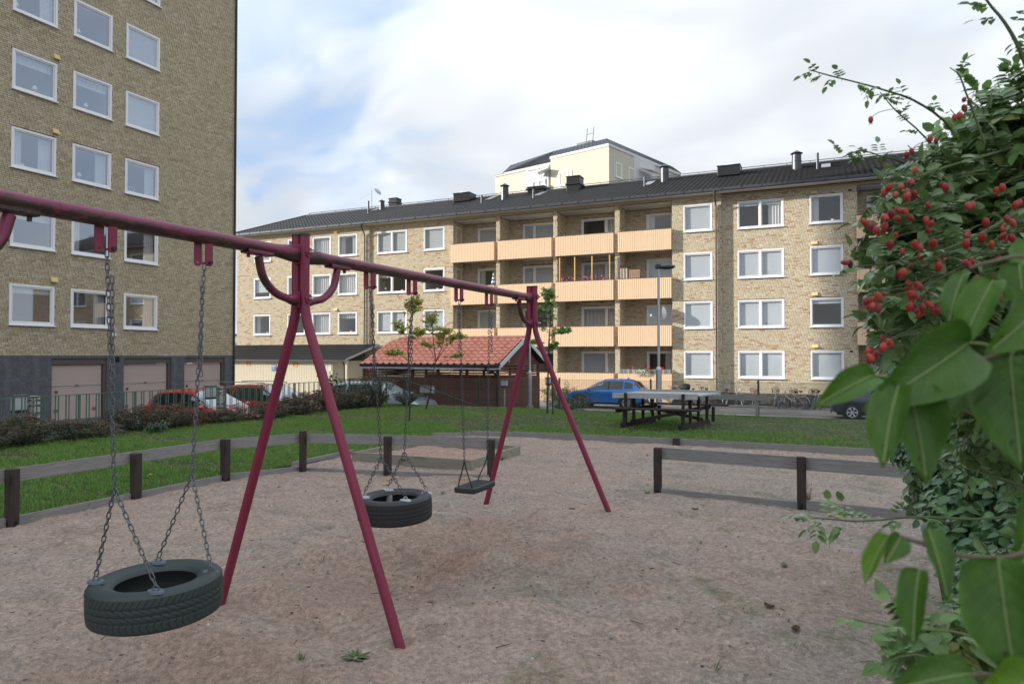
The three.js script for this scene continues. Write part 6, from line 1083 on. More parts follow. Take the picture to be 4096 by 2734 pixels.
// ---------------------------------------------------------------- brown-headed hedge shrubs before the railing
function hedgeShrub(seed, H, RX, RZ) {
  const r = rng(seed), gl = [], br = [], st = [], sticks = 84;
  for (let i = 0; i < sticks; i++) {
    const a = r() * 6.283, q = Math.sqrt(r()), x = Math.cos(a) * q, z = Math.sin(a) * q, h = H * (0.72 + 0.35 * r()) * (1 - 0.42 * q * q * q), tip = V3(x * RX, h, z * RZ), foot = V3(x * RX * 0.25, 0, z * RZ * 0.3);
    const mid = foot.clone().lerp(tip, 0.55).add(V3(x * 0.08, 0.02, z * 0.08)); st.push(rod(foot, mid, 0.006, 4, 0.004), rod(mid, tip, 0.004, 4, 0.002));
    const n = 34; for (let k = 0; k < n; k++) { const t = lerp(0.12, 0.97, k / n), p = (t < 0.55 ? foot.clone().lerp(mid, t / 0.55) : mid.clone().lerp(tip, (t - 0.55) / 0.45)).add(V3((r() - 0.5) * 0.07, (r() - 0.5) * 0.05, (r() - 0.5) * 0.07)); const rust = r() < 0.25; gl.push(leafAt(r, p, 0.062, 0.022, rust ? [0.13, 0.09, 0.045] : [0.07, 0.105, 0.045], 0.1)); }
    const heads = 1 + Math.floor(r() * 3); for (let k = 0; k < heads; k++) { const c = tip.clone().add(V3((r() - 0.5) * 0.16, -r() * 0.12, (r() - 0.5) * 0.16)), R = lerp(0.035, 0.075, r()); for (let m = 0; m < 26; m++) { const b = r() * 6.283, s = Math.sqrt(r()) * R, pp = c.clone().add(V3(Math.cos(b) * s, 0.012 - s * s * 3 + r() * 0.02, Math.sin(b) * s)); br.push({ p: pp, d: V3(Math.cos(b), 0.2 + r(), Math.sin(b)).normalize(), n: V3(r() - 0.5, 1, r() - 0.5).normalize(), l: 0.018 + r() * 0.012, w: 0.015, c: [0.155, 0.105, 0.07].map((q2) => q2 * lerp(0.6, 1.25, r())) }); } }
  }
  return { foliage: leaves(gl), heads: leaves(br), stems: merge(st) };
}
{
  const kinds = [hedgeShrub(601, 0.58, 0.58, 0.82), hedgeShrub(602, 0.64, 0.6, 0.84), hedgeShrub(603, 0.7, 0.6, 0.84)];
  const spots = [[-6.4, 0.8], [-7.35, 0.84], [-8.3, 0.82], [-9.25, 0.72], [-10.75, 1.0], [-11.75, 0.8], [-12.75, 0.62], [-13.7, 0.62], [-14.6, 0.64], [-15.45, 0.9], [-16.3, 1.05], [-17.15, 1.08], [-17.95, 0.95], [-18.75, 0.9]];
  spots.forEach(([z, s], i) => {
    const k = kinds[i % 3], h = thing('hedge_shrub', 'low dark shrub topped with rust brown seed heads in the hedge along the railing', 'shrub', [-13.72 + 0.06 * ((i * 13) % 5 - 2), 0, z], i * 2.1, 'shrubs of the hedge along the railing');
    part('foliage', k.foliage, leafMat, h); part('seed_heads', k.heads, dryMat, h); part('stems', k.stems, twigMat, h); h.scale.set(1, s, 1);
  });
}
// a leafy shrub from a list of stems
function leafyShrub(name, label, cat, pos, seed, { n, H, R, leaf, w, color, group, stemR = 0.008, per = 30, droop = 0.25 }) {
  const r = rng(seed), s = thing(name, label, cat, pos, 0, group), gl = [], st = [];
  for (let i = 0; i < n; i++) { const a = r() * 6.283, q = Math.sqrt(r()), h = H * (0.55 + 0.45 * r()) * (1 - 0.25 * q), tip = V3(Math.cos(a) * q * R, h, Math.sin(a) * q * R), mid = tip.clone().multiply(V3(0.45, 0.6, 0.45)); st.push(tube([[tip.x * 0.1, 0, tip.z * 0.1], mid, tip], stemR * 0.6, 8, 4)); for (let k = 0; k < per; k++) { const t = lerp(0.25, 1, Math.sqrt(r())), p = (t < 0.6 ? V3(tip.x * 0.1, 0, tip.z * 0.1).lerp(mid, t / 0.6) : mid.clone().lerp(tip, (t - 0.6) / 0.4)).add(V3((r() - 0.5) * leaf * 2, (r() - 0.5) * leaf, (r() - 0.5) * leaf * 2)); gl.push(leafAt(r, p, leaf, w, color, droop)); } }
  part('foliage', leaves(gl), leafMat, s); part('stems', st, twigMat, s); return s;
}
leafyShrub('shrub', 'tall airy grey green shrub at the far end of the brown hedge', 'shrub', [-13.25, 0, -18.9], 611, { n: 60, H: 1.3, R: 0.75, leaf: 0.055, w: 0.02, color: [0.06, 0.10, 0.05], per: 55 });
leafyShrub('shrub', 'low bushy dark green shrub where hedge meets mesh fence', 'shrub', [-12.75, 0, -19.8], 612, { n: 50, H: 0.62, R: 0.6, leaf: 0.05, w: 0.022, color: [0.045, 0.085, 0.04], per: 45 });
leafyShrub('shrub', 'bright green shrub with broad heart leaves rising above the hedge', 'shrub', [-14.1, 0, -17.6], 613, { n: 9, H: 1.45, R: 0.35, leaf: 0.13, w: 0.10, color: [0.05, 0.13, 0.04], per: 16, stemR: 0.014, droop: 0.5 });
leafyShrub('shrub', 'small pale blue green tuft of leaves at the foot of the hedge', 'shrub', [-13.05, 0, -10.55], 614, { n: 26, H: 0.34, R: 0.34, leaf: 0.07, w: 0.022, color: [0.07, 0.14, 0.075], per: 22 });
leafyShrub('shrub', 'wide green shrub growing against the shed gable corner', 'shrub', [-9.4, STREET, -26.5], 615, { n: 60, H: 1.9, R: 1.3, leaf: 0.10, w: 0.03, color: [0.08, 0.13, 0.045], per: 40 });
leafyShrub('shrub', 'ragged green shrub below the balconies beside the blue car', 'shrub', [-14.3, STREET, -38.6], 616, { n: 50, H: 1.2, R: 1.3, leaf: 0.12, w: 0.04, color: [0.08, 0.13, 0.05], per: 30 });

// ---------------------------------------------------------------- young trees on the lawn
function sapling(label, base, limbs, leaf, color, seed, twigs, stake) {
  const t = thing('young_tree', label, 'tree', [base[0], 0, base[1]], 0, 'young trees on the lawn'), r = rng(seed), wood = [], gl = [];
  limbs.forEach(({ pts, r0, crown }) => {
    const P = pts.map(vec), cv = new THREE.CatmullRomCurve3(P), n = 14; for (let i = 0; i < n; i++) wood.push(rod(cv.getPoint(i / n), cv.getPoint((i + 1) / n), lerp(r0, r0 * 0.3, i / n), 7, lerp(r0, r0 * 0.3, (i + 1) / n)));
    if (!crown) return; const [t0, amount, spread] = crown;
    for (let k = 0; k < amount; k++) { const u = lerp(t0, 1, Math.sqrt(r())), o = cv.getPoint(u), d = dirR(r); d.y = Math.abs(d.y) * 0.5 + 0.05 * r(); const L = spread * lerp(0.35, 1, r()) * (1.1 - 0.5 * u), e = o.clone().addScaledVector(d.normalize(), L); wood.push(rod(o, e, 0.004, 3, 0.0015)); for (let m = 0; m < twigs; m++) { const v = lerp(0.35, 1.05, Math.sqrt(r())); gl.push(leafAt(r, o.clone().lerp(e, v).add(V3((r() - 0.5) * 0.07, (r() - 0.5) * 0.06, (r() - 0.5) * 0.07)), leaf, leaf * 0.55, color.map((c) => c), 0.35)); } }
  });
  part('trunk', wood, barkMat, t); part('crown', leaves(gl), leafMat, t);
  if (stake) part('stake', rod([0.16, -0.1, -0.05], [0.10, 1.5, -0.05], 0.022, 8), barkMat, t);
  return t;
}
sapling('thin young tree with sparse yellow green leaves standing alone on the lawn', [-9.56, -14.97], [
  { pts: [[0, -0.05, 0], [0.02, 1.0, 0], [-0.03, 2.0, 0.02], [0.10, 2.75, 0], [0.14, 3.05, 0]], r0: 0.024, crown: [0.55, 60, 0.42] },
  { pts: [[-0.0, 1.55, 0], [-0.25, 1.72, 0.1], [-0.48, 1.74, 0.15]], r0: 0.009, crown: [0.25, 34, 0.30] },
  { pts: [[0.0, 1.95, 0], [0.2, 2.15, 0.05], [0.38, 2.3, 0.1]], r0: 0.008, crown: [0.3, 26, 0.28] }, { pts: [[0.0, 2.1, 0], [-0.2, 2.3, 0.05], [-0.28, 2.5, 0.1]], r0: 0.008, crown: [0.3, 22, 0.26] }], 0.062, [0.48, 0.48, 0.09], 621, 21);
sapling('slanting young tree with forked stems and yellow green leaves near the shed', [-11.22, -18.45], [
  { pts: [[0, -0.05, 0], [0.18, 0.55, 0], [0.3, 1.2, 0.02], [0.38, 1.5, 0]], r0: 0.032 },
  { pts: [[0.38, 1.5, 0], [0.34, 2.0, 0.05], [0.3, 2.6, 0.1], [0.3, 2.95, 0.1]], r0: 0.016, crown: [0.25, 54, 0.42] }, { pts: [[0.38, 1.5, 0], [0.55, 2.0, -0.1], [0.68, 2.5, -0.1]], r0: 0.014, crown: [0.25, 54, 0.42] },
  { pts: [[0.38, 1.5, 0], [0.75, 1.9, 0.1], [1.15, 2.2, 0.2], [1.35, 2.25, 0.2]], r0: 0.012, crown: [0.35, 46, 0.36] }, { pts: [[0.34, 1.35, 0], [0.7, 1.55, -0.1], [1.1, 1.7, -0.2]], r0: 0.009, crown: [0.55, 22, 0.28] }, { pts: [[0.36, 1.5, 0], [0.28, 1.9, 0.2], [0.1, 2.05, 0.3]], r0: 0.010, crown: [0.45, 24, 0.28] }], 0.062, [0.48, 0.47, 0.09], 622, 21);
sapling('staked young tree with full green crown beside the far swing frame', [-7.25, -18.55], [
  { pts: [[0, -0.05, 0], [0.02, 1.0, 0], [0.05, 2.0, 0], [0.10, 2.9, 0], [0.02, 3.55, 0]], r0: 0.03, crown: [0.56, 74, 0.36] },
  { pts: [[0.05, 2.1, 0], [0.3, 2.3, 0.05], [0.6, 2.38, 0.1]], r0: 0.010, crown: [0.3, 40, 0.30] }, { pts: [[0.03, 1.85, 0], [-0.2, 2.02, 0.05], [-0.38, 2.08, 0.05]], r0: 0.008, crown: [0.4, 16, 0.2] }, { pts: [[0.04, 1.7, 0], [0.14, 1.9, 0], [0.2, 2.0, 0]], r0: 0.008, crown: [0.3, 20, 0.22] }, { pts: [[0.07, 2.6, 0], [-0.14, 2.85, 0.05], [-0.26, 3.0, 0.08]], r0: 0.008, crown: [0.3, 20, 0.24] }], 0.068, [0.22, 0.37, 0.09], 623, 20, true);

// ---------------------------------------------------------------- rose bush, leafy bush and lilac beside the camera
const PV = (x, y, d) => atDepth(x * VIEW, y * VIEW, d);
function compound(r, gl, o, d, L, leaf, color, face) {   // a rose leaf: five to seven leaflets on a stalk
  const n = r() < 0.5 ? 3 : 2, side = new THREE.Vector3().crossVectors(d, V3(0, 1, 0)).normalize(), up = (face ? face.clone().add(dirR(r).multiplyScalar(0.45)) : V3((r() - 0.5) * 0.6, 1, (r() - 0.5) * 0.6)).normalize(), k = lerp(0.75, 1.3, r()), c = color.map((x) => x * k);
  for (let i = 0; i < n; i++) { const p = o.clone().addScaledVector(d, L * (0.35 + 0.6 * i / n)); for (const s of [-1, 1]) gl.push({ p, d: side.clone().multiplyScalar(s).addScaledVector(d, 0.55).addScaledVector(V3(0, -1, 0), 0.25).normalize(), n: up, l: leaf * lerp(0.8, 1.1, r()), w: leaf * 0.62, c }); }
  gl.push({ p: o.clone().addScaledVector(d, L), d: d.clone().add(V3(0, -0.2, 0)).normalize(), n: up, l: leaf * 1.15, w: leaf * 0.68, c });
}
const hipG = new THREE.LatheGeometry([[0.0016, -0.0118], [0.0032, -0.0108], [0.0058, -0.0075], [0.0074, -0.002], [0.0072, 0.003], [0.0052, 0.0082], [0.0022, 0.0108], [0, 0.0112]].map(([a, b]) => new THREE.Vector2(a, b)), 14), sepalG = (() => { const l = []; for (let i = 0; i < 5; i++) { const a = i / 5 * 6.283; l.push(rod([0, -0.009, 0], [Math.cos(a) * 0.007, -0.017, Math.sin(a) * 0.007], 0.0012, 3, 0.0004)); } l.push(new THREE.ConeGeometry(0.0028, 0.004, 6).rotateX(Math.PI).translate(0, -0.0105, 0)); return merge(l); })();
{
  const b = thing('rose_bush', 'tall arching rose bush full of red hips at the edge of the sand', 'rose bush', [0.75, 0, -2.4]), O = V3(0.75, 0, -2.4), r = rng(701), gl = [], wood = [], loc = (v) => v.clone().sub(O), green = [0.165, 0.28, 0.085];
  const cane = (pts, r0, every, L, leaf, start = 0) => { const cv = new THREE.CatmullRomCurve3(pts.map(loc)), len = cv.getLength(), n = Math.max(8, Math.round(len / 0.05)); for (let i = 0; i < n; i++) wood.push(rod(cv.getPoint(i / n), cv.getPoint((i + 1) / n), lerp(r0, r0 * 0.35, i / n), 5, lerp(r0, r0 * 0.35, (i + 1) / n))); for (let s = start * len; s < len; s += every) { const u = s / len, o = cv.getPoint(u), t = cv.getTangent(u), d = dirR(r).addScaledVector(t, 0.5); d.y += 0.1; compound(r, gl, o, d.normalize(), L, leaf, green); if (r() < 0.5) { const q = cv.getPoint(Math.min(1, u + 0.01)), e = dirR(r).multiplyScalar(0.008); wood.push(rod(q, q.clone().add(e).add(V3(0, -0.003, 0)), 0.0022, 3, 0.0003)); } } };
  // arching canes that stand clear against the sky
  cane([PV(2260, 480, 2.6), PV(2180, 293, 2.5), PV(2101, 232, 2.45), PV(2032, 207, 2.4), PV(1976, 191, 2.35), PV(1900, 172, 2.3), PV(1857, 160, 2.3)], 0.005, 0.050, 0.045, 0.026, 0.2);
  cane([PV(2190, 420, 2.5), PV(2124, 316, 2.45), PV(2055, 253, 2.42), PV(2019, 211, 2.4)], 0.004, 0.045, 0.045, 0.026, 0.2);
  cane([PV(2260, 330, 2.3), PV(2217, 214, 2.3), PV(2200, 171, 2.3), PV(2180, 155, 2.3)], 0.004, 0.06, 0.045, 0.026, 0.2);
  cane([PV(2420, 330, 2.0), PV(2347, 132, 1.9), PV(2326, 86, 1.9), PV(2299, 43, 1.9), PV(2263, 0, 1.9), PV(2235, -60, 1.9)], 0.007, 0.055, 0.06, 0.032, 0.1);
  cane([PV(2130, 430, 2.4), PV(2070, 372, 2.4), PV(2022, 358, 2.35), PV(1970, 345, 2.3), PV(1930, 362, 2.3)], 0.004, 0.035, 0.05, 0.028, 0.1);
  cane([PV(2400, 250, 2.5), PV(2330, 215, 2.5), PV(2270, 230, 2.5), PV(2215, 270, 2.5)], 0.004, 0.04, 0.055, 0.032);
  cane([PV(2349, 330, 2.4), PV(2250, 360, 2.3), PV(2120, 400, 2.2), PV(2040, 440, 2.15), PV(2000, 470, 2.1)], 0.006, 0.035, 0.06, 0.034);
  cane([PV(2349, 480, 2.1), PV(2200, 560, 2.0), PV(2060, 600, 1.95), PV(1960, 612, 1.95)], 0.006, 0.035, 0.06, 0.034);
  cane([PV(2349, 560, 2.1), PV(2230, 600, 2.0), PV(2110, 660, 1.95), PV(2010, 690, 1.95)], 0.005, 0.035, 0.06, 0.034);
  cane([PV(2349, 640, 2.3), PV(2200, 690, 2.2), PV(2080, 760, 2.2), PV(2020, 800, 2.2)], 0.005, 0.035, 0.06, 0.034);
  cane([PV(2420, 1170, 2.3), PV(2250, 1190, 2.2), PV(2100, 1185, 2.15), PV(1980, 1195, 2.15), PV(1900, 1190, 2.1), PV(1842, 1185, 2.1)], 0.005, 0.045, 0.065, 0.036, 0.3);
  cane([PV(2350, 1500, 1.6), PV(2200, 1450, 1.6), PV(2060, 1440, 1.6), PV(1960, 1420, 1.6)], 0.004, 0.06, 0.05, 0.028);
  cane([PV(2350, 1560, 1.55), PV(2200, 1530, 1.6), PV(2090, 1500, 1.6), PV(1990, 1540, 1.6)], 0.004, 0.05, 0.05, 0.028);
  // main canes up from the ground and the leafy body of the bush
  for (let i = 0; i < 26; i++) { const f = V3(0.55 + r() * 0.5, 0, -1.9 - r() * 1.5), e = PV(lerp(2060, 2440, r()), lerp(300, 1050, r()), lerp(2.1, 3.0, r())), m = f.clone().lerp(e, 0.6).add(V3(0.15 + r() * 0.2, 0.35, 0)); cane([f, m, e], 0.007, 0.10, 0.065, 0.036, 0.45); }
  const blobs = [[2270, 350, 2.5, 0.17], [2360, 300, 2.5, 0.22], [2150, 430, 2.35, 0.12], [2260, 520, 2.5, 0.22], [2090, 520, 2.25, 0.11], [2080, 620, 2.25, 0.11], [2190, 640, 2.5, 0.2], [2080, 730, 2.4, 0.11], [2350, 560, 2.6, 0.3], [2320, 760, 2.7, 0.3], [2180, 790, 2.8, 0.2], [2370, 950, 2.8, 0.3], [2380, 1330, 2.2, 0.16], [2320, 1450, 1.9, 0.12], [2150, 1480, 1.7, 0.10], [2290, 1540, 1.7, 0.12]];
  for (const [x, y, d, R] of blobs) { const c = PV(x, y, d), n = Math.round(5600 * R * R); for (let i = 0; i < n; i++) { const q = dirR(r).multiplyScalar(R * Math.cbrt(r())), o = loc(c.clone().add(q)), dd = dirR(r); compound(r, gl, o, dd, 0.075, 0.052, r() < 0.06 ? [0.20, 0.22, 0.05] : green, q.clone().normalize().add(V3(-0.45, 0.75, 0.35))); if (r() < 0.25) wood.push(rod(o, o.clone().addScaledVector(dirR(r), 0.12), 0.0018, 3)); } }
  part('foliage', leaves(gl), leafMat, b); part('canes', wood, caneMat, b);
  const red = [std([0.30, 0.012, 0.008], 0.45), std([0.36, 0.028, 0.010], 0.45), std([0.22, 0.008, 0.010], 0.45)];
  const hips = [[2040, 430], [2055, 447], [2090, 418], [2082, 440], [2068, 428], [2045, 490], [2060, 502], [2077, 487], [2098, 445], [2030, 440], [2202, 265], [2213, 248], [2225, 232], [2190, 268], [2148, 322], [2092, 345], [1998, 274], [1995, 515], [2012, 528], [2100, 560], [2130, 528], [2141, 558], [2112, 588], [2086, 608], [2072, 625], [2152, 602], [2217, 540], [2217, 558], [2222, 575], [2222, 605], [2262, 510], [2300, 525], [2322, 545], [2085, 650], [2096, 662], [2108, 655], [2120, 688], [2132, 697], [2116, 706], [2150, 700], [2016, 680], [1990, 690], [2031, 675], [2003, 701], [2025, 775], [2032, 790], [2041, 786], [1998, 803], [2010, 810], [1992, 806], [2165, 590], [2255, 680], [2291, 677], [2106, 677], [2089, 676], [2140, 712], [2100, 710], [2030, 520], [2055, 540], [2042, 560], [2070, 575], [2125, 505], [2170, 430], [2230, 470], [2300, 430], [2325, 620], [2290, 590], [2330, 470], [2240, 640], [2080, 355], [2100, 390], [2130, 470], [2255, 545], [2275, 560], [2310, 500]];
  { const more = []; hips.forEach(([x, y], i) => { const k = y > 380 ? Math.floor(r() * 2.4) : Math.floor(r() * 1.4); for (let m = 0; m < k; m++) more.push([x + (r() - 0.5) * 30, y + (r() - 0.3) * 26]); }); hips.push(...more); }
  hips.forEach(([x, y], i) => { const p = loc(PV(x, y, 1.9 + 0.12 * Math.sin(i * 2.3) + (y < 360 ? 0.35 : 0))), h = part('rose_hip', hipG, red[i % 3], b), s = 0.9 + 0.35 * r(); h.position.copy(p); h.rotation.set((r() - 0.5) * 1.4, r() * 6, (r() - 0.5) * 1.4); h.scale.setScalar(s); part('sepals', sepalG, twigMat, h); wood.length = 0; });
  const stalks = []; hips.forEach(([x, y], i) => { const p = loc(PV(x, y, 1.9 + 0.12 * Math.sin(i * 2.3) + (y < 360 ? 0.35 : 0))); stalks.push(tube([p, p.clone().add(V3(0.02, 0.022, -0.01)), p.clone().add(V3(0.05 + 0.04 * r(), 0.035, -0.03))], 0.0013, 5, 3)); }); part('stalks', stalks, caneMat, b);
  part('dark_hip', hipG, std([0.03, 0.012, 0.012], 0.6), b).position.copy(loc(PV(1951, 605, 1.93))); { const h = part('rose_hip', hipG, red[0], b); h.position.copy(loc(PV(1939, 602, 1.93))); h.rotation.z = 1.4; part('sepals', sepalG, twigMat, h); }
}
{ // dense bush of dark pointed leaves behind the roses
  const b = thing('leafy_bush', 'dense bush of dark pointed leaves behind the rose bush by the rail', 'bush', [1.1, 0, -5]), O = V3(1.1, 0, -5), r = rng(711), gl = [], wood = [], loc = (v) => v.clone().sub(O);
  const blobs = [[2090, 690, 5.2, 0.22], [2060, 800, 5.4, 0.18], [2120, 880, 5.2, 0.32], [2230, 700, 5, 0.5], [2260, 900, 4.8, 0.55], [2090, 1000, 5.0, 0.22], [2200, 1040, 4.7, 0.36], [2330, 1080, 4.4, 0.5], [2300, 1180, 4.0, 0.36], [2170, 1130, 4.6, 0.20], [2120, 1150, 5.0, 0.14], [2270, 1270, 3.8, 0.20], [2370, 1280, 3.6, 0.3], [2300, 500, 4.6, 0.5], [2330, 760, 4.5, 0.5], [2200, 560, 5, 0.35], [2020, 870, 6.2, 0.14], [2190, 1200, 4.0, 0.17], [2240, 1310, 3.6, 0.14], [2310, 1380, 3.3, 0.24], [2345, 1480, 2.8, 0.22], [2130, 1080, 4.8, 0.16], [2250, 1420, 3.0, 0.08]];
  for (const [x, y, d, R] of blobs) { const c = PV(x, y, d), n = Math.round(6500 * R * R); for (let i = 0; i < n; i++) { const q = dirR(r).multiplyScalar(R * Math.cbrt(0.15 + 0.85 * r())), o = loc(c.clone().add(q)); if (o.y < 0.03) continue; const it = leafAt(r, o, 0.075, 0.052, r() < 0.3 ? [0.115, 0.215, 0.125] : [0.105, 0.225, 0.07], 0.55); it.n = q.clone().normalize().add(V3(-0.3, 0.6, 0.3)).add(dirR(r).multiplyScalar(0.5)).normalize(); gl.push(it); if (i % 8 === 0) wood.push(rod(o, o.clone().lerp(loc(c), 0.45), 0.003, 3)); } }
  for (let i = 0; i < 14; i++) { const f = V3(-0.4 + r() * 1.2, 0, -1.0 + r() * 2.2); wood.push(tube([f, f.clone().add(V3(-0.1, 0.8, 0)), f.clone().add(V3(-0.4 + r() * 0.4, 1.6 + r() * 0.8, (r() - 0.5)))], 0.012, 10, 5)); }
  part('foliage', leaves(gl), leafMat, b); part('stems', wood, twigMat, b);
}
{ // lilac right beside the camera: each big leaf its own mesh
  const O = V3(1.0, 0, 0.1), b = thing('lilac_bush', 'lilac branches with large smooth heart shaped green leaves close before the rose bush', 'lilac', [O.x, 0, O.z]), loc = (v) => v.clone().sub(O), r = rng(721);
  T.leaf = tex(256, 256, (u, v) => { const y = Math.abs(v - 0.5) * 2, m = y < 0.02 ? 1 : 0, k = ((u - y * 0.32) * 8) % 1, side = Math.abs(k - 0.5) < 0.035 * (1.2 - y) + 0.008 ? 0.6 : 0, net = Math.abs(fbm(u * 40, v * 40, 2, 811) - 0.5) < 0.025 ? 0.25 : 0, q = 0.84 + (fbm(u * 6, v * 6, 4, 813) - 0.5) * 0.26 + 0.20 * Math.max(m, side, net); const spot = fbm(u * 9, v * 5, 3, 815) > 0.80 ? 1 : 0; return spot ? [0.62, 0.52, 0.30] : [q * 0.98 + 0.05 * side, q, q * 0.9]; });
  const lm = (c) => new THREE.MeshPhysicalMaterial({ color: lin(...c.map((x) => x * 1.25)), map: T.leaf, roughness: 0.5, specularIntensity: 0.6, transmission: 0.35, thickness: 0, side: THREE.DoubleSide }), mats = [lm([0.10, 0.225, 0.02]), lm([0.095, 0.20, 0.04]), lm([0.08, 0.185, 0.02]), lm([0.15, 0.29, 0.015])], rib = std([0.20, 0.27, 0.09], 0.6);
  const bigLeaf = (bx, by, tx, ty, wv, d0, d1, roll, bend, mi, fold = 0.6) => {
    const B = loc(PV(bx, by, d0)), Tp = loc(PV(tx, ty, d1)), L = B.distanceTo(Tp), W = wv * VIEW / FOCAL * (d0 + d1) / 2, d = Tp.clone().sub(B).normalize(), view = loc(V3(0, EYE, 0)).sub(B).normalize(), s0 = new THREE.Vector3().crossVectors(d, view).normalize().applyAxisAngle(d, roll), n = new THREE.Vector3().crossVectors(s0, d).normalize(), twist = 0.5 * Math.sin(bx * 0.7 + by);
    const NU = 26, NV = 10, pos = [], idx = [], uv = [], prof = (t) => Math.pow(Math.max(0, Math.sin(Math.PI * Math.pow(t, 0.70))), 0.88);
    for (let i = 0; i <= NU; i++) for (let j = 0; j <= NV; j++) { const t = Math.pow(i / NU, 1.7), v = j / NV * 2 - 1, hw = W * 0.5 * prof(t), cup = fold * hw * v * v + 0.08 * W * Math.sin(t * 9 + v * 2) * v * v, back = -0.10 * Math.sin(Math.PI * Math.min(1, t / 0.36)) * v * v * L; const p = B.clone().addScaledVector(d, t * L + back).addScaledVector(s0, hw * v * Math.cos(twist * (t - 0.3))).addScaledVector(n, hw * v * Math.sin(twist * (t - 0.3)) + cup + 1.8 * bend * L * t * (1 - t) - 0.03 * W * (Math.abs(v) > 0.15 ? Math.sin((t - Math.abs(v) * 0.35) * 44) * 0.5 : 0)); pos.push(p.x, p.y, p.z); uv.push(t, v * 0.5 + 0.5); }
    for (let i = 0; i < NU; i++) for (let j = 0; j < NV; j++) { const a = i * (NV + 1) + j, c = a + NV + 1; idx.push(a, c, a + 1, a + 1, c, c + 1); }
    const g = new THREE.BufferGeometry(); g.setAttribute('position', new THREE.BufferAttribute(new Float32Array(pos), 3)); g.setAttribute('uv', new THREE.BufferAttribute(new Float32Array(uv), 2)); g.setIndex(idx); g.computeVertexNormals();
    const leaf = part('leaf', g, mats[mi], b); const mid = []; for (let i = 0; i <= 8; i++) { const t = i / 8 * 0.92; mid.push(B.clone().addScaledVector(d, t * L).addScaledVector(n, 1.8 * bend * L * t * (1 - t) + 0.0006)); } part('midrib', tube(mid, 0.0011, 10, 5), rib, leaf);
  };
  const D = 0.72;
  // base x, y, tip x, y, width (all on the 2349 wide view), depths, roll, bend, material
  for (const l of [
    [2006, 860, 1867, 934, 74, 0.78, 0.74, 0.25, 0.10, 0], [2222, 786, 1985, 940, 150, 0.74, 0.70, -0.15, 0.14, 2], [2240, 850, 2112, 975, 130, 0.76, 0.78, 0.3, 0.08, 1], [2062, 884, 2026, 1078, 92, 0.70, 0.66, 0.35, 0.10, 2], [2085, 880, 2126, 1110, 120, 0.72, 0.69, -0.25, 0.10, 1],
    [2318, 815, 2345, 1085, 170, 0.74, 0.70, 0.1, 0.06, 1], [2400, 690, 2262, 812, 120, 0.72, 0.70, -0.2, 0.12, 0], [2212, 628, 2178, 746, 52, 0.85, 0.83, 0.55, 0.10, 1], [2280, 642, 2203, 806, 84, 0.82, 0.80, 0.35, 0.10, 0], [2338, 606, 2352, 722, 84, 0.82, 0.8, 0, 0.1, 2],
    [2290, 1278, 2334, 1575, 165, 0.66, 0.63, 0.15, 0.06, 1], [2110, 1304, 2097, 1486, 74, 0.68, 0.66, 0.45, 0.09, 2], [2128, 1212, 2174, 1380, 60, 0.70, 0.67, -0.6, 0.09, 1], [2040, 1229, 1984, 1342, 54, 0.72, 0.71, 0.6, 0.10, 3], [2066, 1229, 2030, 1292, 52, 0.71, 0.70, -0.3, 0.10, 1],
    [2230, 1545, 2035, 1585, 90, 0.62, 0.62, 0.2, 0.16, 1], [2380, 1560, 2240, 1600, 110, 0.62, 0.6, 0.1, 0.1, 3], [2400, 1120, 2330, 1290, 90, 0.72, 0.7, -0.3, 0.08, 2], [2370, 560, 2330, 640, 70, 0.9, 0.88, 0.2, 0.1, 0]]) bigLeaf(...l);
  const tw = (pts, r0) => part('twig', tube(pts.map(loc), r0, 24, 7), std([0.16, 0.12, 0.085], 0.85), b);
  tw([PV(2560, 740, 0.78), PV(2349, 793, 0.75), PV(2288, 812, 0.74), PV(2190, 850, 0.74), PV(2105, 882, 0.73)], 0.0026); tw([PV(2520, 640, 0.9), PV(2360, 590, 0.86), PV(2275, 600, 0.84), PV(2225, 615, 0.85)], 0.0022); tw([PV(2560, 1180, 0.74), PV(2349, 1268, 0.68), PV(2222, 1276, 0.68), PV(2130, 1250, 0.70), PV(2057, 1228, 0.72)], 0.0022); tw([PV(2520, 1470, 0.68), PV(2349, 1540, 0.63), PV(2225, 1548, 0.62)], 0.0022);
  part('petiole', [tube([PV(2288, 812, 0.74), PV(2262, 790, 0.74), PV(2222, 786, 0.74)].map(loc), 0.0016, 8, 5), tube([PV(2290, 812, 0.74), PV(2270, 840, 0.75), PV(2240, 850, 0.76)].map(loc), 0.0016, 8, 5), tube([PV(2105, 882, 0.73), PV(2060, 868, 0.75), PV(2006, 860, 0.78)].map(loc), 0.0014, 8, 5)], std([0.22, 0.30, 0.07], 0.6), b);
  const st = (e) => part('stem', tube([V3((r() - 0.5) * 0.3, 0, (r() - 0.5) * 0.2), V3(0.0, e.y * 0.55, -0.05), loc(e)], 0.012, 16, 7), barkMat, b); st(PV(2560, 740, 0.78)); st(PV(2520, 640, 0.9)); st(PV(2560, 1180, 0.74)); st(PV(2520, 1470, 0.68));
}
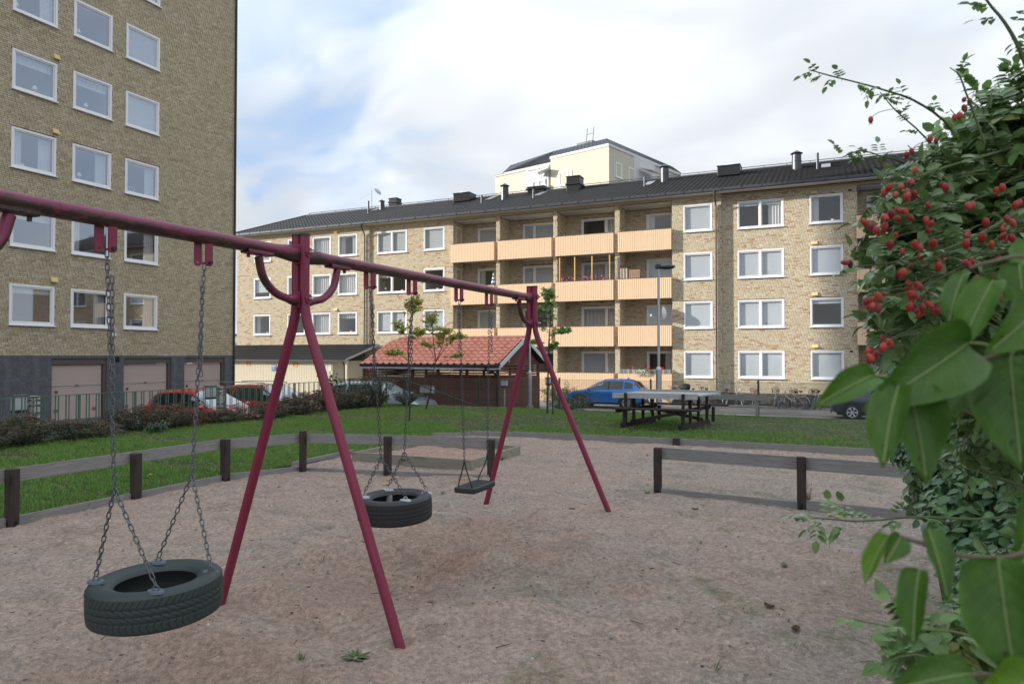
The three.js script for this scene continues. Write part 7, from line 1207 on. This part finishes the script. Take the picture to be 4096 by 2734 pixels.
// weeds, fallen leaves, twigs on the sand
{
  const r = rng(731), weed = (label, x, z, n, L, w, c, up) => { const t = thing('weed', label, 'weed', [x, sandY(x, z), z], 0), gl = []; for (let i = 0; i < n; i++) { const a = r() * 6.283, d = V3(Math.cos(a), up * (0.4 + r()), Math.sin(a)).normalize(); gl.push({ p: V3(Math.cos(a) * 0.01, 0.003, Math.sin(a) * 0.01), d, n: V3(r() - 0.5, 1, r() - 0.5).normalize(), l: L * lerp(0.5, 1.1, r()), w, c: c.map((q) => q * lerp(0.7, 1.3, r())) }); } part('leaves', leaves(gl), leafMat, t); };
  const G = (x, y) => { const d = pixelRay(x * VIEW, y * VIEW), k = -EYE / d.y; return [d.x * k, d.z * k]; };
  let p = G(815, 1503); weed('green dandelion rosette growing in the sand below the swing leg', p[0], p[1], 26, 0.085, 0.022, [0.075, 0.15, 0.03], 0.25);
  for (const [x, y, l] of [[740, 1290, 'thin grass tuft in the sand beside the middle swing leg'], [1640, 1545, 'thin grass tuft in the coarse grit near the picture foot'], [2680 * 0.6, 1245, 'sparse grass blades in the sand right of the far swing'], [690, 1518, 'tiny grass sprig in the sand under the big tyre']]) { p = G(x, y); weed(l, p[0], p[1], 14, 0.07, 0.005, [0.10, 0.17, 0.04], 1.4); }
  p = G(1835, 1150); { const t = thing('weed', 'dry brown weed stalks clinging to a fence post', 'weed', [p[0] + 0.09, 0, p[1] - 0.02]); const l = []; for (let i = 0; i < 46; i++) { const a = r() * 6.283, h = lerp(0.06, 0.3, r() * r()); l.push(tube([[0, 0, 0], [Math.cos(a) * 0.03, h * 0.6, Math.sin(a) * 0.03], [Math.cos(a) * 0.03 + (r() - 0.5) * 0.14, h, Math.sin(a) * 0.06]], 0.0012, 5, 3)); } part('stalks', l, std([0.16, 0.11, 0.07], 0.9), t); }
  const fallen = [[1632, 1140, 0], [1905, 1178, 1], [1922, 1184, 1], [1800, 1300, 2], [1485, 1130, 2], [1015, 1130, 2], [160, 1092, 1], [345, 1100, 1], [1722, 985, 1], [1765, 1395, 0], [1825, 1450, 0], [885, 1110, 1], [1655, 1060, 0], [1595, 1168, 0]];
  const fm = [std([0.10, 0.06, 0.03], 0.9, { side: THREE.DoubleSide }), std([0.45, 0.40, 0.08], 0.8, { side: THREE.DoubleSide }), std([0.14, 0.22, 0.08], 0.8, { side: THREE.DoubleSide })], where = ['brown', 'yellow', 'green'];
  fallen.forEach(([x, y, k], i) => { const q = G(x, y), g = new THREE.PlaneGeometry(0.075, 0.05, 6, 4), pp = g.attributes.position; for (let j = 0; j < pp.count; j++) { const u = pp.getX(j) / 0.0375, v = pp.getY(j) / 0.025; pp.setXYZ(j, pp.getX(j), pp.getY(j) * Math.sqrt(Math.max(0.02, 1 - u * u)), 0.012 * v * v + 0.012 * u * u); } g.computeVertexNormals(); const onSand = inside(SAND, q[0], q[1]); g.rotateX(-Math.PI / 2).rotateY(i * 1.7).translate(q[0], (onSand ? sandY(q[0], q[1]) : 0.05) + 0.008, q[1]); solo('fallen_leaf', `${where[k]} fallen leaf curled on the ${onSand ? 'sand' : 'lawn'}`, 'leaf', g, fm[k], `${where[k]} leaves fallen on the ${onSand ? 'sand' : 'lawn'}`); });
  const tw = []; for (const [x, y, l, a] of [[1445, 1430, 0.10, 0.3], [1170, 1480, 0.1, 2.1], [1790, 2 * 700, 0.07, 1.0], [260, 1465, 0.12, 1.2], [1540, 1290, 0.12, 0.6], [900, 1330, 0.16, 2.6], [1770, 1055, 0.14, 0.1]]) { const q = G(x, y), yy = sandY(q[0], q[1]) + 0.008; solo('twig', 'thin dry twig lying on the sand', 'twig', tube([[q[0], yy, q[1]], [q[0] + Math.cos(a) * l * 0.5, yy + 0.004, q[1] + Math.sin(a) * l * 0.5 + 0.01], [q[0] + Math.cos(a) * l, yy, q[1] + Math.sin(a) * l]], 0.0028, 8, 5), twigMat, 'twigs lying on the sand'); }
}

renderer.render(scene, camera);
